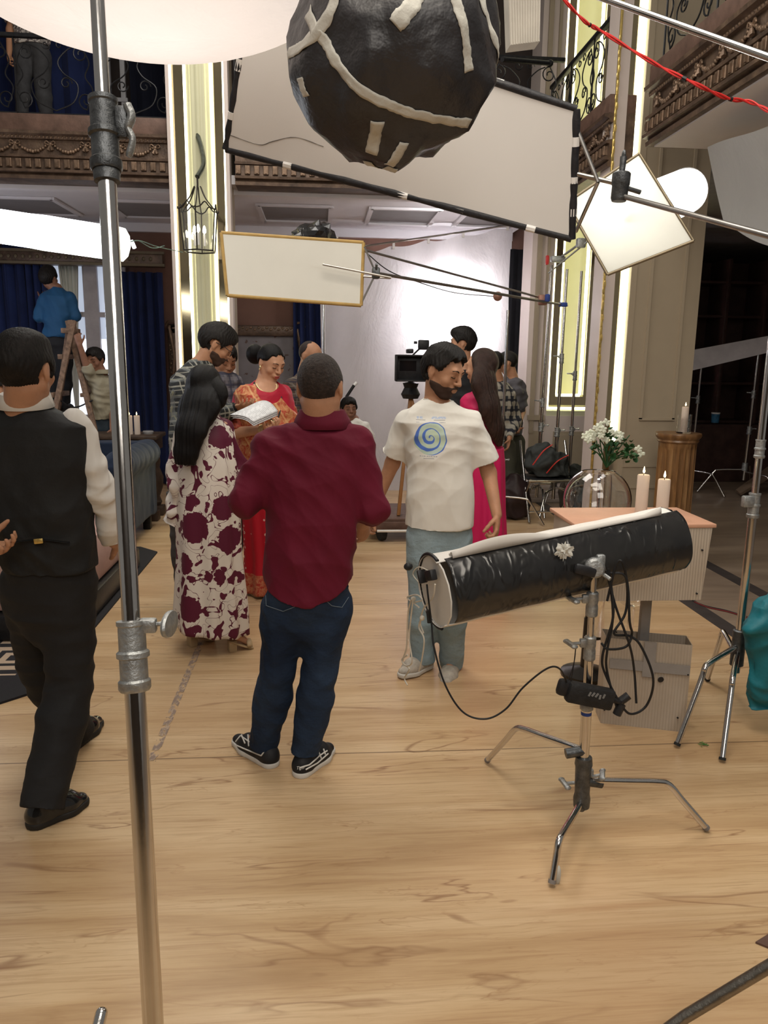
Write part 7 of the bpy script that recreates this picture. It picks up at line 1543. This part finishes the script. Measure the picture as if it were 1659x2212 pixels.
for x in (-1, 1): m = MB(); m.ball(q(x*.082, .004, -.028), (.008, .008, .012), 10, 8); m.ball(q(x*.083, .004, -.044), .006, 8, 6); m.build('earring', M('kundan_gold', (.65, .52, .30), .3, .7), p.t)
m = MB(); nk = J['neck']
for k in range(22): a = pi*k/21; u_ = p.S*cos(a)*.068+p.Fv*(.055+.05*sin(a)); m.ball(nk+u_+[0, 0, .005-.055*sin(a)], .0085, 7, 5)
m.build('gold_necklace', M('kundan_gold'), p.t)
m = MB(); m.tube(curve_pts([nk+p.S*.07+p.Fv*.01+[0, 0, .02], nk+p.S*.080+p.Fv*.125+[0, 0, -.08], nk+p.S*.035+p.Fv*.196+[0, 0, -.19], nk+p.Fv*.204+[0, 0, -.225], nk-p.S*.035+p.Fv*.196+[0, 0, -.19], nk-p.S*.080+p.Fv*.125+[0, 0, -.08], nk-p.S*.07+p.Fv*.01+[0, 0, .02]], 8), .0055, 7); m.build('black_bead_chain', blackp, p.t); m = MB(); m.ball(nk+p.Fv*.208+[0, 0, -.235], (.018, .01, .016), 10, 8); m.ball(nk+p.Fv*.208+p.S*.02+[0, 0, -.225], .009, 8, 6); m.ball(nk+p.Fv*.208-p.S*.02+[0, 0, -.225], .009, 8, 6); m.build('gold_pendant', M('kundan_gold'), p.t)
m = MB(); ax = unit(J['wa']-J['ea'])
for k in range(4): m.tube([J['wa']-ax*(.012+.011*k)+axis_R(ax)@np.array([.032*cos(a), .030*sin(a), 0]) for a in np.linspace(0, 2*pi, 17)], .0035, 6, caps=False)
m.build('gold_bangles', M('kundan_gold'), p.t)
p.shoes(san, san)

# --- man in white T-shirt
Y = 3.8
J = dict(head=P(955, 805, Y=3.78), neck=P(945, 876, Y=3.82), sa=P(878, 912, Y=3.84), sb=P(1018, 912, Y=3.78), ea=P(848, 1000, Y=3.92), eb=P(1056, 1022, Y=3.80), wa=P(806, 1100, Y=3.98), wb=P(1073, 1112, Y=3.68),
         ha=P(915, 1165, Y=3.82), hb=P(982, 1165, Y=3.80), ka=P(912, 1305, Y=3.84), kb=P(975, 1300, Y=3.72), aa=P(912, 1410, Y=3.86), ab=P(976, 1418, Y=3.86)); 
J['ta'] = P(868, 1452, Z=.035); J['tb'] = P(962, 1474, Y=3.70)
lv = rows(Y, [(1220, 880, 1010, .12), (1130, 876, 1022, .14), (1080, 876, 1022, .145), (1000, 878, 1020, .14), (940, 870, 1030, .135), (912, 860, 1036, .12), (890, 876, 1022, .10), (872, 900, 990, .08), (856, 918, 972, .06)])
p = Person('man in white T-shirt with blue swirl print and pale jeans walking forward', J, lv, 176, skinA, .005, 1.04, hy=132, hp=20, hr=-4)
J = p.J; p.body({'a': ((-.3, .1, -1), (.9, -.3, 0), -1, .7, .5), 'b': ((-.05, -.25, -1), (-.9, .2, 0), 1, .9, .6)})
q = P(930, 946, Y=3.66); tm = tshirt_print(q[0]-p.t.location[0], q[2]); 
p.shirt(tm, 't_shirt', sleeve='short', hem=(P(950, 1137, Y=Y)[2], .25), fold=.0048, seed=44, openneck=(.070, .03, .02), cuff=.022, sg=.014, v=.005)
m = MB(); nk = J['neck']; m.tube([nk+p.S*.071*cos(a)+p.Fv*(.012+.072*sin(a))+[0, 0, .012-.018*sin(a)] for a in np.linspace(0, 2*pi, 37)], .0085, 8, caps=False, flat=1.4); m.build('ribbed_neckband', M('plain_white_cotton', (.62, .60, .55), .8, 0, .04, 4, .3, 8), p.t)
lj = denim('pale_blue_denim', (.24, .33, .38), (.36, .46, .51), .5); p.trousers(lj, 'jeans', g=.006, gk=.018, ga=.032, top=P(950, 1120, Y=Y)[2], fold=.007, seed=16, end=.16)
p.shoes(M('beige_grey_sneaker', (.40, .36, .31), .6, 0, .25, 30), whs, 'sneaker', 1.05, .4)
hair_cap(J['head'], p.Hm, 1.04, .005, .017, -.010, -.058, .022, .006, 9, None, p.t, tilt=(-.8, .6)); beard(J['head'], p.Hm, 1.04, .004, p.t, M('dark_stubble', (.045, .025, .018), .85), True, .0042); eyes(J['head'], p.Hm, 1.04, p.t)

# --- woman in pink saree
Y = 5.0
J = dict(head=P(1040, 795, Y=5.0), neck=P(1042, 845, Y=5.0), sa=P(1012, 868, Y=5.0), sb=P(1062, 872, Y=5.08), ea=P(1006, 960, Y=4.95), eb=P(1074, 975, Y=5.1), wa=P(1000, 1010, Y=5.2), wb=P(1068, 1040, Y=5.2),
         ha=P(1025, 1050, Y=Y), hb=P(1060, 1050, Y=5.05), ka=P(1022, 1170, Y=Y), kb=P(1055, 1170, Y=Y), aa=P(1022, 1275, Y=Y), ab=P(1055, 1275, Y=Y)); J['ta'] = P(1010, 1300, Z=.03)+[0, .1, 0]; J['tb'] = P(1045, 1300, Z=.03)+[0, .12, 0]
lv = rows(Y, [(1280, 990, 1085, .15), (1100, 994, 1082, .15), (1000, 1000, 1084, .14), (930, 1000, 1080, .13), (880, 998, 1078, .12), (860, 1008, 1070, .10), (845, 1022, 1060, .07), (836, 1028, 1054, .05)])
p = Person('woman in bright pink saree with long wavy brown hair behind the white T-shirt man', J, lv, -25, skinB, .006, .98, hy=-48, hp=5, leg=.85, arm=.9)
J = p.J; p.body({'a': ((-.4, .6, .2), (0, 0, 1), 1, .5, .5), 'b': ((-.1, .5, -.6), (-1, 0, 0), 1, .5, .5)}, shrink=.025)
pk_ = M('hot_pink_silk', (.50, .008, .085), .6, 0, .08, 5, .3, 12, sheen=.2)
z1 = P(1040, 1000, Y=Y)[2]; bk = J['neck']-p.Fv*.16+p.S*.035
p.shirt(pk_, 'blouse', sleeve='short', hem=(z1, 0), fold=.004, seed=52, cuff=0, sg=.010, openneck=(.10, -.04, -.12))
m = MB(); m.tube(curve_pts([P(1030, 850, Y=4.86), P(1046, 880, Y=4.83), P(1056, 920, Y=4.84), P(1058, 955, Y=4.86)], 8), .008, 7); m.build('sequin_trim', M('silver_gold_sequins', (.6, .5, .4), .3, .6, .5, 200), p.t)
drape('saree_skirt', pk_, p.t, rows(Y, [(1295, 985, 1092, .19), (1200, 990, 1088, .18), (1100, 994, 1084, .17), (1000, 998, 1086, .15), (965, 1000, 1084, .14)]), p.S, p.Fv, 12, .016, 2, 2.2, .2, seed=19)
bh = M('dark_brown_wavy_hair', (.030, .014, .010), .42, 0, .4, 40, .7, 50, (6, 6, .4)); hh = J['head']
hairfall(p.t, hh, p.Hm, 1.0, np.array([hh+[.01, -.03, 0], P(1046, 830, Y=4.88), P(1058, 880, Y=4.84), P(1072, 925, Y=4.86), P(1078, 952, Y=4.88)]), [.10, .115, .095, .075, .04], bh, flat=.5, seed=3)

# --- the smaller figures
def figure(label, Y, head_, heading, skin, rows_, sh, el, wr, hip, knee, ank, shirt, trouser, shoe=canv, hy=None, hp=10, hs=1.0, v=.009, hands=None, sleeve='long', feet=None, hemy=None, fold=.008, hairkw=None, eyes_=True, beard_=False, dY=(0, 0, 0), topy=None, hands_cfg=None, standz=None, collar_=None):
    g = lambda q: P(q[0], q[1], Y=q[2] if len(q) > 2 else Y)
    J = dict(head=g(head_), neck=g((head_[0]-(0 if len(head_) < 4 else 0), rows_[-1][0]-2, Y)), sa=g(sh[0]), sb=g(sh[1]), ea=g(el[0]), eb=g(el[1]), wa=g(wr[0]), wb=g(wr[1]), ha=g(hip[0]), hb=g(hip[1]), ka=g(knee[0]), kb=g(knee[1]), aa=g(ank[0]), ab=g(ank[1]))
    J['neck'][0] = (g((rows_[-1][1], rows_[-1][0]))[0]+g((rows_[-1][2], rows_[-1][0]))[0])/2
    hd = radians(heading); f_ = np.array([sin(hd), cos(hd), 0])
    for x in 'ab':
        fd = f_ if feet is None else np.array(feet[x]); J['t'+x] = np.array([J['a'+x][0], J['a'+x][1], J['a'+x][2]-.055])+fd*.17
    p = Person(label, J, rows(Y, rows_), heading, skin, v, hs, hy=hy, hp=hp, base=None)
    if standz is None:
        pass
    hc = hands_cfg or {'a': (J['wa']-J['ea'], (0, 0, 1) if abs(unit(J['wa']-J['ea'])[2]) < .7 else (1, 0, 0), 1, .6, .5), 'b': (J['wb']-J['eb'], (0, 0, 1) if abs(unit(J['wb']-J['eb'])[2]) < .7 else (-1, 0, 0), 1, .6, .5)}
    p.body(hc); p.shirt(shirt, 'shirt', sleeve=sleeve, hem=(g((0, hemy))[2], 0) if hemy else None, fold=fold, seed=int(abs(head_[0])), sg=.014, cuff=.016, collar=collar_)
    p.trousers(trouser, g=.012, gk=.02, ga=.026, top=g((0, topy or (hemy-12)))[2] if hemy else None, fold=.007, seed=7); p.shoes(shoe, solem)
    hair_cap(J['head'], p.Hm, hs, v*.75, **{**dict(thick=.014, top=.012, fold=.005, seed=5, parent=p.t), **(hairkw or {})})
    if eyes_: eyes(J['head'], p.Hm, hs, p.t)
    if beard_: beard(J['head'], p.Hm, hs, v*.75, p.t, M('short_dark_stubble'), True, .002)
    return p
dkt_ = M('black_trousers', (.012, .012, .014), .8, 0, .2, 5)
# checked-shirt man between plaid man and woman in red
figure('man in grey purple checked shirt glimpsed between the plaid man and the woman in red', 5.75, (485, 778), 150, skinA, [(1010, 452, 520, .11), (900, 448, 526, .12), (840, 446, 524, .12), (812, 452, 515, .10), (800, 468, 500, .06)],
       ((462, 832), (508, 830)), ((452, 905), (520, 900)), ((480, 955, 5.5), (505, 950, 5.5)), ((470, 1020), (505, 1020)), ((470, 1120), (505, 1120)), ((470, 1222), (505, 1222)), plaid('grey_purple_check', (.10, .095, .11), [((.20, .19, .21), 0, .3, .7), ((.05, .05, .08), .5, .2, .8)], 12), dkt_, hemy=1010, hp=25)
# bald man in brown check
p = figure('bald man in brown checked shirt standing behind the woman in red', 6.3, (670, 770), 140, skinA, [(1000, 615, 700, .12), (900, 612, 700, .13), (850, 612, 700, .13), (820, 620, 692, .11), (808, 640, 678, .07), (800, 648, 672, .055)],
       ((626, 838), (684, 838)), ((618, 900), (700, 905)), ((650, 918, 6.05), (680, 915, 6.05)), ((638, 990), (675, 990)), ((638, 1090), (675, 1090)), ((638, 1185), (675, 1185)), plaid('brown_check', (.085, .060, .048), [((.19, .16, .13), 0, .12, .8), ((.03, .03, .05), .5, .18, .8)], 16), dkt_, hemy=990, hy=120, hp=22, hairkw=dict(thick=.003, top=0, line=.028, nape=-.03, tilt=(-.95, .1), fold=.0005, mat=M('cropped_black_hair', (.03, .02, .018), .7)), beard_=True)
# seated man in white T-shirt
p = figure('seated young man in white T-shirt beside the backdrop cloth', 8.0, (753, 885), 170, skinD, [(985, 735, 792, .14), (950, 736, 796, .13), (925, 738, 794, .12), (908, 748, 782, .09), (903, 755, 775, .06)],
       ((745, 922), (788, 922)), ((738, 962), (800, 960)), ((752, 978, 7.6), (782, 975, 7.6)), ((752, 990), (778, 990)), ((748, 990, 7.5), (785, 990, 7.5)), ((750, 1075, 7.45), (785, 1075, 7.45)), M('plain_white_cotton', (.60, .58, .53), .8, 0, .04, 4, .3, 8), dkt_, sleeve='short', hemy=990, hy=165, hp=0, topy=985)
t = thing('wooden_box_seat', (P(765, 1000, Y=8.1)[0], 8.15, 0), 'low dark box under the seated young man', 'box'); zz = P(765, 1005, Y=8.1)[2]-.05; m = MB(); m.box((P(765, 1000, Y=8.1)[0]+.04, 8.15, zz/2), (.34, .36, zz), None, .01); m.build('box_body', dimwood, t); m = MB(); m.box((P(765, 1000, Y=8.1)[0], 7.965, zz*.6), (.14, .01, .04)); m.build('hand_slot', blackp, t)
# tall man behind the camera
figure('tall dark haired man mostly hidden behind the woman in pink saree', 6.5, (1000, 742), -60, skinB, [(960, 965, 1035, .12), (860, 962, 1038, .13), (830, 964, 1036, .12), (805, 975, 1025, .09), (795, 988, 1014, .06)],
       ((972, 830), (1028, 830)), ((966, 900), (1034, 900)), ((960, 950, 6.4), (1030, 955, 6.4)), ((985, 980), (1015, 980)), ((985, 1070), (1015, 1070)), ((985, 1160), (1015, 1160)), dkt_, dkt_, hemy=960, hy=-70, hp=5, hairkw=dict(thick=.022, top=.03, fold=.008))
# grey T-shirt man
figure('man in grey T-shirt at the right of the backdrop cloth looking left', 8.4, (1097, 785), -60, skinA, [(940, 1082, 1130, .11), (880, 1084, 1134, .12), (840, 1084, 1134, .12), (822, 1090, 1126, .10), (812, 1096, 1116, .06)],
       ((1090, 836), (1126, 836)), ((1088, 885), (1128, 890)), ((1084, 925, 8.2), (1118, 925, 8.1)), ((1094, 955), (1116, 955)), ((1094, 1020), (1116, 1020)), ((1092, 1072), (1116, 1072)), M('slate_grey_cotton', (.085, .080, .090), .8, 0, .06, 4, .3, 8), M('olive_cargo_cloth', (.055, .055, .04), .85, 0, .15, 8), sleeve='short', hemy=945, hy=-70, hp=20)
# plaid helper
figure('person in black and white check shirt with olive cargo trousers behind pink saree', 7.9, (1070, 788), 20, skinA, [(945, 1050, 1108, .11), (880, 1048, 1112, .12), (850, 1050, 1110, .12), (830, 1058, 1100, .10), (820, 1066, 1092, .06)],
       ((1058, 850), (1102, 850)), ((1052, 905), (1114, 908)), ((1050, 950, 7.7), (1100, 948, 7.65)), ((1068, 965), (1095, 965)), ((1075, 1025), (1100, 1025)), ((1078, 1085), (1104, 1085)), plaid('black_white_check', (.03, .035, .045), [((.36, .33, .27), 0, .42, .75), ((.02, .02, .03), .5, .2, .9)], 10), M('olive_cargo_cloth'), hemy=950, hands_cfg={'a': ((0, -.4, -1), (1, 0, 0), 1, .5, .5), 'b': ((-.2, -.4, -1), (-1, 0, 0), 1, .5, .5)})
# ladder man
zf = 1.02
figure('man in blue shirt standing high on the ladder at the window', 8.75, (105, 602), 12, skinD, [(745, 92, 150, .12), (700, 95, 158, .13), (660, 88, 162, .13), (640, 90, 155, .12), (625, 105, 140, .08), (618, 112, 132, .06)],
       ((96, 645), (150, 645)), ((84, 685), (162, 682)), ((96, 650, 9.0), (150, 668, 9.05)), ((108, 745), (138, 745)), ((112, 810), (140, 812)), ((116, 875), (140, 872)), M('royal_blue_cotton', (.010, .062, .15), .7, 0, .1, 4, .3, 8, sheen=.2), dkt_, hemy=728, hp=-5, hairkw=dict(thick=.016, top=.02))
# helper
p = figure('young man in beige shirt holding the ladder steady', 8.3, (207, 778), 215, skinD, [(925, 202, 242, .11), (880, 200, 242, .12), (840, 200, 244, .12), (818, 204, 236, .10), (806, 212, 228, .06)],
       ((204, 830), (238, 832)), ((190, 800, 8.2), (244, 885)), ((172, 745, 8.15), (242, 925, 8.1)), ((210, 930), (234, 930)), ((208, 1000), (236, 1000)), ((206, 1068), (238, 1068)), M('khaki_beige_cotton', (.27, .24, .17), .8, 0, .08, 4, .3, 8), M('dark_denim', (.02, .03, .04), .8, 0, .2, 8), hemy=905, hy=200, hp=15, hands_cfg={'a': ((-.2, 0, 1), (0, 1, 0), 1, .9, .8), 'b': ((0, -.2, -1), (-1, 0, 0), 1, .6, .5)}, collar_=(.02, .055, M('khaki_beige_cotton'), .01), sleeve=.2)
# gallery man
camo = None
mt3, nt, b = new_mat('grey_white_camouflage_cotton'); f = noise(nt, coords(nt), 14, 2, .5, .6); nt.links.new(ramp(nt, f, [(.0, (.50, .46, .42)), (.46, (.12, .10, .10)), (.54, (.48, .44, .41)), (.62, (.20, .18, .17))], 'CONSTANT'), b.inputs['Base Color']); b.inputs['Roughness'].default_value = .8
figure('man in grey camouflage shirt and black jeans up on the gallery', 8.6, (70, -72), 190, skinA, [(105, 32, 108, .12), (60, 28, 112, .13), (10, 24, 118, .13), (-15, 30, 112, .11), (-28, 52, 92, .07), (-36, 60, 84, .06)],
       ((36, 5), (106, 5)), ((22, 65), (125, 40)), ((20, 115, 8.5), (122, -5, 8.3)), ((52, 120), (90, 120)), ((50, 190), (92, 190)), ((48, 250), (100, 250)), mt3, M('faded_black_denim', (.045, .045, .048), .8, 0, .3, 9), hemy=98, sleeve='short', hp=20, fold=.006)
# person at the left edge
figure('dark haired person sitting at the far left edge, mostly out of frame', 5.4, (-14, 842), 30, skinB, [(1000, -60, 20, .12), (930, -62, 16, .12), (890, -55, 10, .10), (880, -35, -5, .06)],
       ((-48, 905), (6, 905)), ((-55, 965), (10, 965)), ((-40, 1000, 5.2), (0, 1005, 5.2)), ((-35, 1010), (-5, 1010)), ((-35, 1020, 5.0), (-5, 1020, 5.0)), ((-35, 1140, 4.98), (-5, 1140, 4.98)), dkt_, dkt_, hemy=1005, hairkw=dict(thick=.03, top=.03, nape=-.12), eyes_=False)

# --- ladder
t = thing('step_ladder', P(140, 1060, Z=0)*[1, 1, 1], 'old paint spattered wooden A-frame ladder at the window', 'ladder'); lw = M('spattered_old_wood', (.17, .105, .070), .7, 0, .45, 25, .3, 60)
top = P(153, 715, Y=8.35)
rails = [(P(157, 705, Y=8.25), P(96, 1000, Y=8.0)), (P(150, 705, Y=8.45), P(116, 950, Y=8.7)), (P(150, 705, Y=8.30), P(212, 960, Y=8.1)), (P(158, 705, Y=8.45), P(225, 960, Y=8.75))]
for a, b_ in rails:
    d = unit(b_-a); e = a+d*((.0-a[2])/d[2]); m = MB(); m.box((a-d*.06+e)/2, (.055, .04, np.linalg.norm(e-a)+.06), axis_R(d, (0, 1, 0)), .005); m.build('ladder_rail', lw, t)
for k in range(5):
    q = .16+k*.2; m = MB(); A_ = [a+(b_-a)/(abs((b_-a)[2]))*q*a[2] for a, b_ in rails]; 
    m.box((A_[0]+A_[1])/2, (.05, np.linalg.norm(A_[0]-A_[1])+.03, .05), None, .005); m.build('rung', lw, t)
    if k in (1, 3): m = MB(); m.box((A_[2]+A_[3])/2, (.04, np.linalg.norm(A_[2]-A_[3])+.03, .04), None, .005); m.build('rung', lw, t)
m = MB(); m.box(top+[0, 0, .0], (.12, .26, .05), None, .006); m.build('top_block', lw, t)
m = MB(); m.tube(curve_pts([P(125, 862, Y=8.2), P(160, 880, Y=8.2), P(200, 865, Y=8.15)], 8), .008, 6); m.build('safety_rope', cable, t)

# --- things of a kind share a group
GROUPS = {'candle': 'lit white candles on the set', 'velvet_curtain': 'navy velvet curtains on the back wall', 'gallery_curtain': 'dark drapes on the gallery', 'gallery_cornice': 'carved gallery cornices', 'iron_railing': 'wrought iron gallery railings',
          'boom_arm': 'steel boom arms overhead', 'backpack': 'bags heaped by the light stands', 'light_stand': 'steel light stands', 'ribbed_plastic_box': 'ribbed plastic boxes behind the C stand', 'glass_sphere_vase': 'clear glass sphere vases',
          'ornate_picture_frame': 'carved picture frames on the back wall', 'tube_lantern': 'glowing tube lanterns', 'extension_lead': 'black leads on the C stand', 'stand_leg': 'stand legs at the bottom corners'}
for o in list(COL.objects):
    if o.parent is None and 'label' in o.keys() and o.name.split('.')[0] in GROUPS: o['group'] = GROUPS[o.name.split('.')[0]]
